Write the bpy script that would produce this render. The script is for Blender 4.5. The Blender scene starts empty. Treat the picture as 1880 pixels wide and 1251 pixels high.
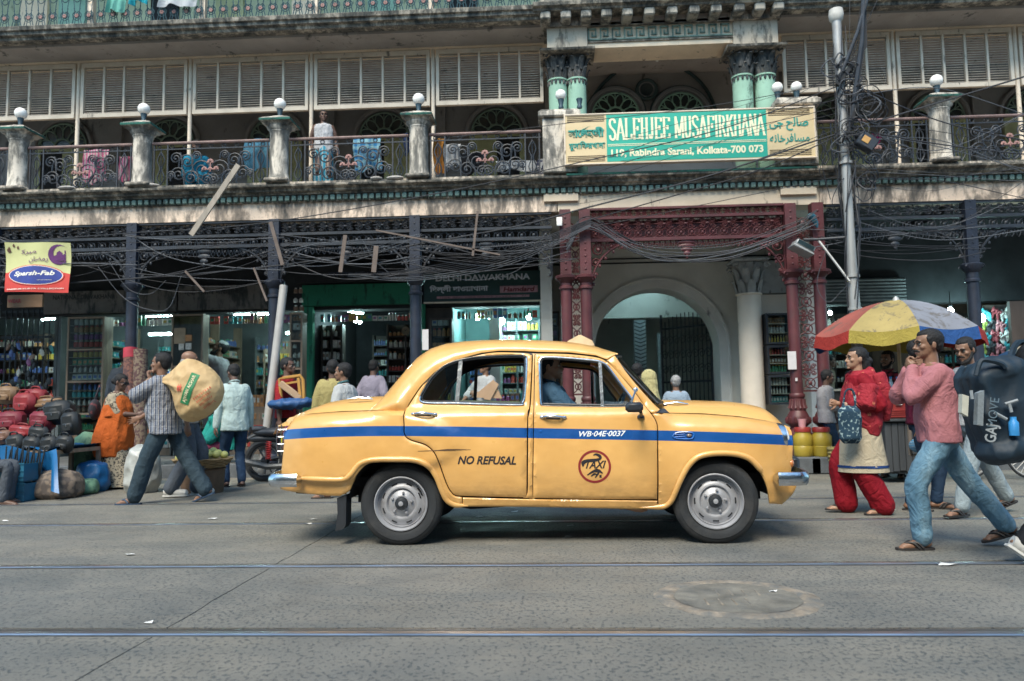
import bpy, bmesh, math, random
import numpy as np
from math import pi, sin, cos, radians as R
from mathutils import Vector as V, Matrix as M, noise as NZ
from mathutils.geometry import delaunay_2d_cdt
random.seed(7)
SC = bpy.context.scene
COL = SC.collection

# ---------------------------------------------------------------- camera, sky, sun, exposure
CAM_H = 1.09
YAW, PITCH, ROLL, FPX = R(2.924), R(4.817), R(-0.862), 1397.0
CM = M.Rotation(YAW, 4, 'Z') @ M.Rotation(pi / 2 + PITCH, 4, 'X') @ M.Rotation(ROLL, 4, 'Z')
CM.translation = (0, 0, CAM_H)
cd = bpy.data.cameras.new('camera')
cam = bpy.data.objects.new('camera', cd)
COL.objects.link(cam)
cam.matrix_world = CM
cd.sensor_width = 36
cd.lens = 36 * FPX / 1880
cd.clip_start, cd.clip_end = .05, 500
cd.dof.use_dof = True
cd.dof.focus_distance = 6.3
cd.dof.aperture_fstop = 2.2
SC.camera = cam
wd = bpy.data.worlds.new('World')
SC.world = wd
wd.use_nodes = True
wt = wd.node_tree
sky = wt.nodes.new('ShaderNodeTexSky')
sky.sky_type = 'NISHITA'
sky.sun_disc = False
SUN_EL, SUN_AZ = R(52), R(198)
sky.sun_elevation, sky.sun_rotation = SUN_EL, SUN_AZ
sky.air_density, sky.dust_density, sky.ozone_density = 1.0, 1.5, 1.6
bg = wt.nodes['Background']
bg.inputs[1].default_value = .10
tint = wt.nodes.new('ShaderNodeMixRGB'); tint.blend_type = 'MULTIPLY'; tint.inputs[0].default_value = 1; tint.inputs[2].default_value = (.74, 1, 1.04, 1)
wt.links.new(sky.outputs[0], tint.inputs[1]); wt.links.new(tint.outputs[0], bg.inputs[0])
sl = bpy.data.lights.new('sun', 'SUN')
sl.energy = 1.5
sl.angle = R(26)
sl.color = (1, .87, .70)
sun = bpy.data.objects.new('sun', sl)
COL.objects.link(sun)
sd = V((sin(SUN_AZ) * cos(SUN_EL), cos(SUN_AZ) * cos(SUN_EL), sin(SUN_EL)))
sun.rotation_euler = sd.to_track_quat('Z', 'Y').to_euler()
sun.location = (0, 0, 30)
vs = SC.view_settings
SC.display_settings.display_device = 'sRGB'
vs.view_transform = 'Standard'
vs.look = 'None'
vs.exposure = 1.78
vs.gamma = 1
vs.use_curve_mapping = False
SC.cycles.use_denoising = True
SC.cycles.max_bounces = 8
SC.cycles.sample_clamp_indirect = 6

# ---------------------------------------------------------------- helpers
CR = CM.to_3x3()
def ray(px, py): return CR @ V(((px - 940) / FPX, -(py - 625.5) / FPX, -1))
def at(px, py, Y):
 """the point of the vertical plane Y = const seen at photo pixel px, py"""
 d = ray(px, py); t = Y / d.y
 return V((d.x * t, Y, CAM_H + d.z * t))
def gr(px, py, Z=0.):
 d = ray(px, py); t = (Z - CAM_H) / d.z
 return V((d.x * t, d.y * t, Z))
def lerp(a, b, t): return a + (b - a) * t
def sm(t): t = min(1, max(0, t)); return t * t * (3 - 2 * t)
WL = {}
def wloc(o): return WL.get(o.name, V((0, 0, 0)))
def tag(o, label=None, cat=None, group=None, kind=None):
 if label: o['label'] = label
 if cat: o['category'] = cat
 if group: o['group'] = group
 if kind: o['kind'] = kind
 return o
def thing(name, label, cat, loc=(0, 0, 0), rz=0, group=None, kind=None, parent=None):
 o = bpy.data.objects.new(name, None)
 o.empty_display_size = .1
 COL.objects.link(o)
 loc = V(loc)
 if parent:
  o.parent = parent
  o.location = loc - wloc(parent)
 else:
  o.location = loc
 o.rotation_euler.z = rz
 WL[o.name] = loc
 return tag(o, label, cat, group, kind)
def kids(o): return [c for c in bpy.data.objects if c.parent == o]
CH = {}
def link(o, parent=None):
 COL.objects.link(o)
 if parent:
  o.parent = parent
  CH.setdefault(parent.name, []).append(o)
def copy_tree(o, parent=None):
 c = o.copy(); link(c, parent)
 WL[c.name] = wloc(o).copy()
 for k in CH.get(o.name, []): copy_tree(k, c)
 return c

class MB:
 """collects faces and links them as one mesh object"""
 def __init__(s): s.v = []; s.f = []; s.m = []; s.cm = 0
 def add(s, vs, fs):
  n = len(s.v); s.v += [tuple(p) for p in vs]
  s.f += [tuple(i + n for i in f) for f in fs]; s.m += [s.cm] * len(fs); return s
 def box(s, x0, x1, y0, y1, z0, z1, mx=None):
  P = [V((x, y, z)) for x in (x0, x1) for y in (y0, y1) for z in (z0, z1)]
  if mx: P = [mx @ p for p in P]
  return s.add(P, [(0, 1, 3, 2), (4, 6, 7, 5), (0, 4, 5, 1), (2, 3, 7, 6), (0, 2, 6, 4), (1, 5, 7, 3)])
 def bbox(s, x0, x1, y0, y1, z0, z1, b=.01, mx=None):
  """box with chamfered edges"""
  vs, fs = rbox((x0, x1, y0, y1, z0, z1), b)
  if mx: vs = [mx @ V(p) for p in vs]
  return s.add(vs, fs)
 def bar(s, a, b, w, h=None, up=(0, 0, 1)):
  a, b = V(a), V(b); h = h or w
  d = (b - a).normalized(); u = V(up)
  if abs(d.dot(u)) > .98: u = V((0, 1, 0))
  r = d.cross(u).normalized(); u = r.cross(d)
  P = [p + r * i * w / 2 + u * j * h / 2 for p in (a, b) for i, j in ((-1, -1), (1, -1), (1, 1), (-1, 1))]
  return s.add(P, [(0, 3, 2, 1), (4, 5, 6, 7), (0, 1, 5, 4), (1, 2, 6, 5), (2, 3, 7, 6), (3, 0, 4, 7)])
 def tube(s, pts, r, n=6, cap=True, flat=None):
  pts = [V(p) for p in pts]; k = len(pts)
  rs = list(r) if hasattr(r, '__len__') else [r] * k
  t0 = (pts[1] - pts[0]).normalized()
  u = t0.cross(V((0, 0, 1)))
  if u.length < .1: u = t0.cross(V((0, 1, 0)))
  u.normalize(); P = []
  for i, p in enumerate(pts):
   t = (pts[min(i + 1, k - 1)] - pts[max(i - 1, 0)])
   if t.length < 1e-9: t = t0
   t.normalize(); u = (u - t * u.dot(t))
   if u.length < 1e-6: u = t.orthogonal()
   u.normalize(); w = t.cross(u)
   P += [p + (u * cos(2 * pi * j / n) + w * sin(2 * pi * j / n)) * rs[i] for j in range(n)]
  F = [(i * n + j, i * n + (j + 1) % n, (i + 1) * n + (j + 1) % n, (i + 1) * n + j) for i in range(k - 1) for j in range(n)]
  if cap: F += [tuple(range(n - 1, -1, -1)), tuple((k - 1) * n + j for j in range(n))]
  return s.add(P, F)
 def lathe(s, prof, c=(0, 0, 0), n=16, ax='Z', a0=0, mx=None, cap=True):
  c = V(c); P = []
  for r, z in prof:
   for j in range(n):
    a = a0 + 2 * pi * j / n; x, y = r * cos(a), r * sin(a)
    P.append(V((x, y, z)) if ax == 'Z' else V((x, z, y)) if ax == 'Y' else V((z, x, y)))
  if mx: P = [mx @ p for p in P]
  P = [p + c for p in P]; k = len(prof)
  fl = ax == 'Y'
  F = [(i * n + j, i * n + (j + 1) % n, (i + 1) * n + (j + 1) % n, (i + 1) * n + j) for i in range(k - 1) for j in range(n)]
  if cap: F += [tuple(range(n - 1, -1, -1)), tuple((k - 1) * n + j for j in range(n))]
  if fl: F = [f[::-1] for f in F]
  return s.add(P, F)
 def ell(s, c, r, nu=10, nv=7, mx=None):
  c = V(c); r = V(r) if hasattr(r, '__len__') else V((r, r, r)); P = [V((0, 0, -r.z))]
  for i in range(1, nv):
   a = -pi / 2 + pi * i / nv
   P += [V((r.x * cos(a) * cos(2 * pi * j / nu), r.y * cos(a) * sin(2 * pi * j / nu), r.z * sin(a))) for j in range(nu)]
  P.append(V((0, 0, r.z))); L = len(P) - 1
  if mx: P = [mx @ p for p in P]
  P = [p + c for p in P]
  F = [(0, 1 + (j + 1) % nu, 1 + j) for j in range(nu)]
  F += [(1 + i * nu + j, 1 + i * nu + (j + 1) % nu, 1 + (i + 1) * nu + (j + 1) % nu, 1 + (i + 1) * nu + j) for i in range(nv - 2) for j in range(nu)]
  F += [(L, 1 + (nv - 2) * nu + j, 1 + (nv - 2) * nu + (j + 1) % nu) for j in range(nu)]
  return s.add(P, F)
 def grid(s, fn, nu, nv, wrap=False):
  P = [V(fn(i / nu, j / nv)) for i in range(nu + 1) for j in range(nv + 1)]; m = nv + 1
  return s.add(P, [(i * m + j, (i + 1) * m + j, (i + 1) * m + j + 1, i * m + j + 1) for i in range(nu) for j in range(nv)])
 def prism(s, poly, y0, y1):
  """polygon in the XZ plane extruded between two depths"""
  n = len(poly); P = [V((x, y0, z)) for x, z in poly] + [V((x, y1, z)) for x, z in poly]
  return s.add(P, [tuple(range(n)), tuple(range(2 * n - 1, n - 1, -1))] + [(j, j + n, (j + 1) % n + n, (j + 1) % n) for j in range(n)])
 def prof(s, pts, x0, x1):
  """profile in the YZ plane run along x"""
  n = len(pts); P = [V((x0, y, z)) for y, z in pts] + [V((x1, y, z)) for y, z in pts]
  return s.add(P, [tuple(range(n)), tuple(range(2 * n - 1, n - 1, -1))] + [(j, j + n, (j + 1) % n + n, (j + 1) % n) for j in range(n)])
 def xf(s, mx): s.v = [tuple(mx @ V(p)) for p in s.v]; return s
 def mesh(s, name, mat, smooth=True, fix=True):
  me = bpy.data.meshes.new(name)
  me.from_pydata(s.v, [], s.f)
  for m in (mat if isinstance(mat, (list, tuple)) else [mat]): me.materials.append(m)
  if len(set(s.m)) > 1: me.polygons.foreach_set('material_index', s.m)
  if fix:
   b = bmesh.new(); b.from_mesh(me); bmesh.ops.recalc_face_normals(b, faces=b.faces); b.to_mesh(me); b.free()
  if smooth:
   me.polygons.foreach_set('use_smooth', [True] * len(me.polygons))
   if smooth != 2: me.set_sharp_from_angle(angle=R(38))
  me.update()
  return me
 def build(s, name, mat, parent=None, smooth=True, local=False, label=None, cat=None, group=None, kind=None, fix=True):
  if parent and not local:
   w = wloc(parent); s.v = [(a - w.x, b - w.y, c - w.z) for a, b, c in s.v]; loc = V((0, 0, 0))
  elif not parent and not local:
   A = np.array(s.v); lo, hi = A.min(0), A.max(0)
   loc = V(((lo[0] + hi[0]) / 2, (lo[1] + hi[1]) / 2, lo[2]))
   s.v = [tuple(p) for p in A - np.array(loc)]
  else: loc = V((0, 0, 0))
  o = bpy.data.objects.new(name, s.mesh(name, mat, smooth, fix))
  link(o, parent); o.location = loc
  WL[o.name] = loc + (wloc(parent) if parent else V((0, 0, 0)))
  return tag(o, label, cat, group, kind)
_rb = {}
def rbox(d, b):
 x0, x1, y0, y1, z0, z1 = d
 b = min(b, (x1 - x0) / 2.1, (y1 - y0) / 2.1, (z1 - z0) / 2.1)
 bm = bmesh.new(); bmesh.ops.create_cube(bm, size=1)
 for v in bm.verts:
  v.co = V((x0 if v.co.x < 0 else x1, y0 if v.co.y < 0 else y1, z0 if v.co.z < 0 else z1))
 bmesh.ops.bevel(bm, geom=bm.edges[:], offset=b, segments=1, affect='EDGES')
 bm.verts.index_update(); r = [tuple(v.co) for v in bm.verts], [tuple(v.index for v in f.verts) for f in bm.faces]
 bm.free(); return r
def obj(name, me, parent, loc, rz=0, label=None, cat=None, group=None, kind=None):
 """one more object on shared mesh data; loc is in world space"""
 o = bpy.data.objects.new(name, me); link(o, parent)
 loc = V(loc); o.location = loc - wloc(parent) if parent else loc
 if rz: o.rotation_euler.z = rz
 WL[o.name] = loc
 return tag(o, label, cat, group, kind)
def cr(pts, n=6, closed=False):
 """Catmull-Rom through 2-D or 3-D points; a point written (x, y, 'c') is a corner"""
 cs = [len(p) == 3 and p[2] == 'c' for p in pts]
 Q = [np.array(p[:2] if isinstance(p[-1], str) else p, float) for p in pts]; k = len(Q); out = []
 for i in range(k if closed else k - 1):
  j = (i + 1) % k
  p1, p2 = Q[i], Q[j]
  p0 = p1 * 2 - p2 if cs[i] or (not closed and i == 0) else Q[i - 1]
  p3 = p2 * 2 - p1 if cs[j] or (not closed and j == k - 1) else Q[(j + 1) % k]
  for a in range(n):
   t = a / n
   out.append(.5 * (2 * p1 + (p2 - p0) * t + (2 * p0 - 5 * p1 + 4 * p2 - p3) * t * t + (3 * p1 - p0 - 3 * p2 + p3) * t ** 3))
 if not closed: out.append(Q[-1])
 return out
def inpoly(P, poly):
 x, y = P[:, 0], P[:, 1]; c = np.zeros(len(P), bool); q = np.asarray(poly); j = len(q) - 1
 for i in range(len(q)):
  xi, yi, xj, yj = q[i][0], q[i][1], q[j][0], q[j][1]
  if yi != yj: c ^= ((yi > y) != (yj > y)) & (x < (xj - xi) * (y - yi) / (yj - yi) + xi)
  j = i
 return c
def segdist(P, poly):
 d = np.full(len(P), 1e9); q = np.asarray(poly, float)
 for i in range(len(q)):
  a, b = q[i - 1], q[i]; ab = b - a; l = ab @ ab
  if l < 1e-14: continue
  t = np.clip(((P - a) @ ab) / l, 0, 1)[:, None]
  d = np.minimum(d, np.linalg.norm(P - a - t * ab, axis=1))
 return d
def panel2d(outer, holes=(), step=.03, roll=.008):
 """fills a 2-D outline with a fine mesh; returns points, triangles, distance to the edge"""
 outer = np.array(outer); loops = [outer] + [np.array(h) for h in holes]
 pts = []; edges = []
 for L in loops:
  n = len(pts); pts += [tuple(p) for p in L]; edges += [(n + i, n + (i + 1) % len(L)) for i in range(len(L))]
 lo, hi = outer.min(0), outer.max(0)
 gx = np.arange(lo[0], hi[0], step); gz = np.arange(lo[1], hi[1], step)
 G = np.array([(x, z) for x in gx for z in gz])
 ring = []
 for L in loops:
  nx = np.roll(L, -1, 0) - np.roll(L, 1, 0); nn = np.stack([-nx[:, 1], nx[:, 0]], 1); nn /= np.linalg.norm(nn, axis=1)[:, None] + 1e-9
  for sgn in (1, -1): ring += list(L + nn * roll * sgn)
 ring = np.array(ring)
 def ok(A, dmin):
  m = inpoly(A, outer)
  for h in loops[1:]: m &= ~inpoly(A, h)
  for L in loops: m &= segdist(A, L) > dmin
  return A[m]
 G = ok(G, step * .6); ring = ok(ring, roll * .9)
 pts += [tuple(p) for p in ring] + [tuple(p) for p in G]
 vo, eo, fo, *_ = delaunay_2d_cdt([V(p) for p in pts], edges, [], 0, 1e-7)
 P = np.array([tuple(p) for p in vo]); T = np.array([f for f in fo])
 c = P[T].mean(1); m = inpoly(c, outer)
 for h in loops[1:]: m &= ~inpoly(c, h)
 d = np.full(len(P), 1e9)
 for L in loops: d = np.minimum(d, segdist(P, L))
 return P, T[m], d

def text_mesh(s, name, mat, x0, x1, z0, z1, yfn, shear=0, bold=0, parent=None, rot=0, thick=.002, squeeze=True, res=3, label=None, wob=0):
 """flat lettering fitted into a box on an upright face (yfn gives its depth)"""
 cu = bpy.data.curves.new(name, 'FONT'); cu.body = s; cu.shear = shear; cu.offset = bold; cu.resolution_u = res
 if any('\u0980' <= c <= '\u09ff' for c in s): cu.bevel_depth = .028; cu.bevel_resolution = 0
 t = bpy.data.objects.new(name, cu); COL.objects.link(t)
 dg = bpy.context.evaluated_depsgraph_get()
 me = t.evaluated_get(dg).to_mesh()
 Q = np.array([v.co[:] for v in me.vertices]); P = Q[:, :2]; F = [tuple(p.vertices) for p in me.polygons]
 t.evaluated_get(dg).to_mesh_clear()
 bpy.data.objects.remove(t); bpy.data.curves.remove(cu)
 if not len(P): return None
 lo, hi = P.min(0), P.max(0); P = (P - lo) / (hi - lo)
 w, h = x1 - x0, z1 - z0; D = Q[:, 2] * w / (hi - lo)[0]
 X = P[:, 0] * w; Z = P[:, 1] * h
 if wob: Z = Z + wob * np.sin(X / w * 9) * h
 if rot:
  cx, cz = w / 2, h / 2
  X, Z = cx + (X - cx) * cos(rot) - (Z - cz) * sin(rot), cz + (X - cx) * sin(rot) + (Z - cz) * cos(rot)
 b = MB(); X = X + x0; Z = Z + z0
 b.add([(x, yfn(x, z) - thick - d, z) for x, z, d in zip(X, Z, D)], F)
 return b.build(name, mat, parent, smooth=False, label=label, fix=False)

# ---------------------------------------------------------------- materials
MATS = {}
class NT:
 def __init__(s, name):
  s.m = bpy.data.materials.new(name); s.m.use_nodes = True; s.t = s.m.node_tree
  s.p = s.t.nodes['Principled BSDF']; s.x = 0
 def n(s, ty, **kw):
  o = s.t.nodes.new('ShaderNode' + ty)
  for k, v in kw.items(): setattr(o, k, v)
  return o
 def l(s, a, b): s.t.links.new(a, b)
 def pos(s, scale=(1, 1, 1), obj=False):
  c = s.n('TexCoord').outputs['Object'] if obj else s.n('NewGeometry').outputs['Position']
  mp = s.n('Mapping'); mp.inputs['Scale'].default_value = scale; s.l(c, mp.inputs[0]); return mp.outputs[0]
 def noise(s, vec, scale, detail=4, rough=.55, dist=0):
  o = s.n('TexNoise'); s.l(vec, o.inputs['Vector']); o.inputs['Scale'].default_value = scale
  o.inputs['Detail'].default_value = detail; o.inputs['Roughness'].default_value = rough; o.inputs['Distortion'].default_value = dist
  return o.outputs[0]
 def ramp(s, f, *st):
  o = s.n('ValToRGB'); e = o.color_ramp.elements
  while len(e) < len(st): e.new(.5)
  for q, (p, c) in zip(e, st): q.position = p; q.color = (*c, 1) if hasattr(c, '__len__') else (c, c, c, 1)
  s.l(f, o.inputs[0]); return o.outputs[0]
 def math(s, op, a, b=None, c=None, clamp=False):
  o = s.n('Math', operation=op, use_clamp=clamp)
  for i, q in enumerate((a, b, c)):
   if q is None: continue
   if isinstance(q, (int, float)): o.inputs[i].default_value = q
   else: s.l(q, o.inputs[i])
  return o.outputs[0]
 def mix(s, f, a, b, mode='MIX'):
  o = s.n('MixRGB', blend_type=mode)
  for i, q in enumerate((f, a, b)):
   if isinstance(q, (int, float)): o.inputs[i].default_value = q
   elif isinstance(q, (tuple, list)): o.inputs[i].default_value = (*q, 1)
   else: s.l(q, o.inputs[i])
  return o.outputs[0]
 def bump(s, h, st=.3, d=.01):
  o = s.n('Bump'); o.inputs['Strength'].default_value = st; o.inputs['Distance'].default_value = d
  s.l(h, o.inputs['Height']); s.l(o.outputs[0], s.p.inputs['Normal']); return o
 def base(s, c):
  if isinstance(c, (tuple, list)): s.p.inputs['Base Color'].default_value = (*c, 1)
  else: s.l(c, s.p.inputs['Base Color'])
  return s
 def set(s, **k):
  for a, b in k.items(): s.p.inputs[a.replace('_', ' ')].default_value = b
  return s
def mat(name, c, rough=.7, metal=0, var=.25, scale=6, dirt=0, dirtc=(.03, .035, .035), bump=.15, bs=40, stretch=(1, 1, 1), coat=0, obj=False, spec=.5):
 """plain surface with uneven tone, optional dirt and fine relief"""
 if name in MATS: return MATS[name]
 t = NT(name); p = t.pos(stretch, obj)
 f = t.noise(p, scale, 5, .6)
 k0, k1 = [tuple(min(1, max(0, q * s)) for q in c) for s in (1 - var, 1 + var * .8)]
 col = t.ramp(f, (.3, k0), (.7, k1))
 if dirt:
  g = t.noise(p, scale * .6 + 1.3, 8, .68, .4)
  col = t.mix(t.ramp(g, (.62 - dirt * .3, 0), (.8 - dirt * .25, min(1, dirt * 1.3))), col, dirtc)
 t.base(col); t.set(Roughness=rough, Metallic=metal)
 t.p.inputs['Specular IOR Level'].default_value = spec
 if coat: t.p.inputs['Coat Weight'].default_value = coat; t.p.inputs['Coat Roughness'].default_value = .06
 if bump: t.bump(t.noise(p, bs, 4, .6), bump, .01)
 MATS[name] = t.m; return t.m
def emit(name, c, st):
 if name in MATS: return MATS[name]
 t = NT(name); t.base((.8, .8, .8)); t.p.inputs['Emission Color'].default_value = (*c, 1); t.p.inputs['Emission Strength'].default_value = st
 MATS[name] = t.m; return t.m
def glass(name, tint=(.9, .95, .95), rough=.02, alpha=.25):
 """thin pane: mostly see-through, with a real reflection"""
 if name in MATS: return MATS[name]
 t = NT(name); g = t.n('BsdfGlossy'); g.inputs['Roughness'].default_value = rough
 tr = t.n('BsdfTransparent'); tr.inputs[0].default_value = (*tint, 1)
 lw = t.n('LayerWeight'); lw.inputs[0].default_value = alpha
 mx = t.n('MixShader'); t.l(t.math('ADD', lw.outputs['Fresnel'], .04, clamp=True), mx.inputs[0]); t.l(tr.outputs[0], mx.inputs[1]); t.l(g.outputs[0], mx.inputs[2])
 t.l(mx.outputs[0], t.t.nodes['Material Output'].inputs[0])
 MATS[name] = t.m; return t.m
DARK = mat('dark_cavity', (.012, .014, .017), .95, 0, .2, 5)
BLACKP = mat('black_plastic', (.018, .022, .028), .45, 0, .3, 8, bump=.1)
MAR = mat('maroon_paint', (.23, .018, .02), .5, 0, .1, 5)
CHROME = mat('worn_chrome', (.62, .64, .66), .22, 1, .2, 9, .35, (.12, .1, .08), .25, 25)
RUBBER = mat('tyre_rubber', (.017, .02, .024), .8, 0, .35, 5, .35, (.07, .065, .06), .25, 60)
# ================================================================ ground
t = NT('concrete_road'); p = t.pos()
c = t.ramp(t.noise(p, 1.1, 8, .62, .3), (.28, (.085, .090, .087)), (.5, (.142, .140, .127)), (.74, (.215, .20, .168)))
c = t.mix(t.ramp(t.noise(p, .33, 4, .55), (.35, .0), (.68, .65)), c, (.205, .185, .145))
c = t.mix(t.ramp(t.noise(p, .8, 5, .6, .5), (.56, 0), (.72, .5)), c, (.060, .068, .07))
c = t.mix(t.math('MULTIPLY', t.ramp(t.noise(t.pos((.35, 2.2, 1)), 1.6, 6, .6), (.45, 0), (.8, 1)), .5), c, (.065, .08, .085))
sp = t.noise(t.pos((1, .8, 1)), 46, 2.5, .6); sp2 = t.noise(p, .9, 3)
pit = t.ramp(t.math('MULTIPLY_ADD', sp2, .16, sp), (.635, 0), (.69, 1))
c = t.mix(t.math('MULTIPLY', pit, .62), c, (.022, .034, .042))
c = t.mix(t.ramp(t.noise(p, 90, 2), (.55, 0), (.75, .35)), c, (.24, .235, .21))
ck = t.n('TexVoronoi', feature='DISTANCE_TO_EDGE'); t.l(t.mix(.12, p, t.n('TexNoise').outputs[1]), ck.inputs[0]); ck.inputs['Scale'].default_value = .55
t.base(c); t.l(t.ramp(t.noise(p, 3, 5), (.3, .55), (.7, .8)), t.p.inputs['Roughness'])
h = t.math('SUBTRACT', t.math('MULTIPLY', t.noise(p, 60, 5, .7), .5), t.math('MULTIPLY', pit, .8)); t.bump(h, .55, .008)
ROADM = t.m
ground = MB(); ground.box(-90, 90, -60, 90, -.6, -.014)
ground.build('ground', mat('dark_joint_filler', (.055, .048, .04), .95), kind='structure')
ROAD = thing('road', None, None, (0, 0, 0), kind='structure')
RY = [3.745, 5.31, 7.215, 8.78]
XS = [-60, -31, -20, -11, -1.95, 7.2, 16.4, 30, 60]
strips = [(-14, -5), (-5, RY[0] - .06)] + [(RY[0] + .085, RY[1] - .085), (RY[1] + .06, RY[2] - .06), (RY[2] + .085, RY[3] - .085), (RY[3] + .06, 12.02)]
def slab(x0, x1, y0, y1):
 g = .004; b = MB(); x0 += g; x1 -= g
 # crumbled edges: the rim follows a wavy line
 nx = max(2, int((x1 - x0) / .12)); nx = min(nx, 90)
 def e(x, y): return .010 * NZ.noise(V((x * 3.1, y * 2.7, 1.7))) + .006 * NZ.noise(V((x * 11, y * 9, 4)))
 top = [(lerp(x0, x1, i / nx), y0 + e(lerp(x0, x1, i / nx), y0)) for i in range(nx + 1)]
 bot = [(lerp(x0, x1, i / nx), y1 + e(lerp(x0, x1, i / nx), y1)) for i in range(nx + 1)]
 ny = max(2, min(24, int((y1 - y0) / .12)))
 P = []
 for j in range(ny + 1):
  for i in range(nx + 1):
   x, yy = top[i][0], lerp(top[i][1], bot[i][1], j / ny)
   if i in (0, nx): x += e(x, yy * 2) * 1.2
   P.append((x, yy, 0))
 m = nx + 1; F = [(j * m + i, j * m + i + 1, (j + 1) * m + i + 1, (j + 1) * m + i) for j in range(ny) for i in range(nx)]
 rim = [i for i in range(m)] + [j * m + nx for j in range(1, ny + 1)] + [ny * m + i for i in range(nx - 1, -1, -1)] + [j * m for j in range(ny - 1, 0, -1)]
 n = len(P); P += [(P[i][0], P[i][1], -.08) for i in rim]; k = len(rim)
 F += [(rim[i], n + i, n + (i + 1) % k, rim[(i + 1) % k]) for i in range(k)]
 b.add(P, F); b.build('road_slab', ROADM, ROAD, smooth=False)
for y0, y1 in strips:
 for x0, x1 in zip(XS, XS[1:]):
  if y1 < 0 and (x0, x1) != (-60, -31): continue
  slab(x0, x1, y0, y1) if y1 > 0 else slab(-60, 60, y0, y1)
STEEL = mat('rail_steel', (.50, .52, .54), .28, .9, .35, 5, .35, (.10, .09, .085), .15, 30, stretch=(.3, 4, 1))
GROOVE = mat('rail_groove', (.03, .03, .034), .8, .3, .3, 8)
RL = ['near track, rail closest to the camera', 'second tram rail, bright head just in front of the taxi wheels', 'third tram rail, passing under the middle of the taxi', 'farthest tram rail, by the walking feet']
RL = ['tram rail closest to the bottom of the photo, set in concrete', 'bright tram rail just in front of the taxi wheels', 'worn tram rail passing under the taxi between its wheels', 'dull tram rail on the far side of the taxi']
for i, ry in enumerate(RY):
 g = 1 if i % 2 == 0 else -1
 r = thing('tram_rail', RL[i], 'rail', (0, ry, 0), group='tram rails in the road')
 n = 60; xs = [lerp(-40, 40, k / n) for k in range(n + 1)]
 b = MB(); b.prof([(ry - .032, -.05), (ry - .032, -.002), (ry - .022, .003), (ry + .022, .003), (ry + .032, -.002), (ry + .032, -.05)], -60, 60); b.build('rail_head', STEEL, r, smooth=False)
 a = ry + g * .032; c = ry + g * .068
 b = MB(); b.box(-60, 60, min(a, c), max(a, c), -.06, -.026); b.build('rail_channel', GROOVE, r, smooth=False)
 a = ry + g * .068; c = ry + g * .078
 b = MB(); b.prof([(min(a, c), -.05), (min(a, c), -.003), (max(a, c), -.003), (max(a, c), -.05)], -60, 60); b.build('rail_keeper', STEEL, r, smooth=False)
# manhole patch
mc = gr(1352, 1098)
MH = thing('manhole_cover', 'round concrete manhole cover with a crumbled rim between the near rails', 'manhole cover', (mc.x, mc.y, 0))
MHC = mat('patched_cement', (.235, .195, .148), .9, 0, .5, 11, .7, (.11, .115, .11), .6, 40)
b = MB(); n = 60
def mr_(a, r): return r * (1 + .05 * NZ.noise(V((cos(a) * 2, sin(a) * 2, r * 9))) + .03 * NZ.noise(V((cos(a) * 7, sin(a) * 7, r * 3))))
rings = [(.45, .0005), (.43, .006), (.395, .010), (.36, .007), (.345, .002)]
P = [(mc.x + mr_(2 * pi * k / n, r) * cos(2 * pi * k / n), mc.y + mr_(2 * pi * k / n, r) * sin(2 * pi * k / n) * .95, z) for r, z in rings for k in range(n)]
b.add(P, [(q * n + k, q * n + (k + 1) % n, (q + 1) * n + (k + 1) % n, (q + 1) * n + k) for q in range(len(rings) - 1) for k in range(n)]); b.build('rim', MHC, MH)
b = MB(); P = [(mc.x + mr_(2 * pi * k / n, .346) * cos(2 * pi * k / n), mc.y + mr_(2 * pi * k / n, .346) * sin(2 * pi * k / n) * .95, .0045) for k in range(n)]
b.add(P, [tuple(range(n))]); b.build('cover', mat('cover_cement', (.155, .145, .12), .9, 0, .4, 6, .5, (.07, .075, .075), .6, 40), MH, smooth=False)
for k in range(8):
 x = mc.x - .19 + (k % 4) * .075 + (.10 if k > 3 else 0); yy = mc.y + (-.10 if k < 4 else .10)
 b = MB(); b.bbox(x, x + .011, yy - .07, yy + .06, .0, .008, .003); b.build('raised_bar', MHC, MH)
# scraps of paper
PAP = mat('scrap_paper', (.62, .62, .60), .9, 0, .2, 9)
for k, (px, py) in enumerate(((1740, 1038), (1420, 1088), (1043, 987), (1047, 967), (575, 955), (565, 963), (945, 941), (240, 1020), (880, 950), (20, 915), (10, 958), (1690, 967), (275, 1145), (390, 954), (1635, 938))):
 q = gr(px, py); b = MB(); s = .018 + .02 * random.random() if k else .055
 n = 7; rr = [s * (.6 + .5 * random.random()) for _ in range(n)]
 P = [(q.x + rr[i] * 1.6 * cos(6.283 * i / n), q.y + rr[i] * sin(6.283 * i / n), .004 + .012 * random.random()) for i in range(n)] + [(q.x, q.y, .012)]
 b.add(P, [(i, (i + 1) % n, n) for i in range(n)])
 b.build('paper_scrap', PAP, smooth=False, label='white scrap of paper litter lying on the road', cat='litter', group='paper litter on the road')
# unseen terrace behind the camera, added to block low sky light
OW = wmat_o = mat('opposite_plaster', (.34, .30, .25), .9, 0, .25, 1.2, .4)
OPP = thing('light_blocking_terrace', 'plain unseen terrace added behind the camera to keep low sky light out of the arcade', 'building', (0, -9.5, 0))
b = MB(); b.box(-30, 30, -16, -8.5, -.1, 11.5); b.build('terrace_walls', OW, OPP, smooth=False)
for r_ in range(3):
 for k in range(20):
  x = -28.5 + k * 3; z = .3 + r_ * 3.8; b = MB(); b.box(x - .7, x + .7, -8.52, -8.45, z, z + 2.3); b.build('window_panel', DARK if r_ == 0 else mat('shutter_green', (.05, .09, .07), .7), OPP, smooth=False)
b = MB(); b.box(-30, 30, -8.5, -7.7, 11.502, 11.8); b.build('roof_ledge', OW, OPP, smooth=False)
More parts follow.
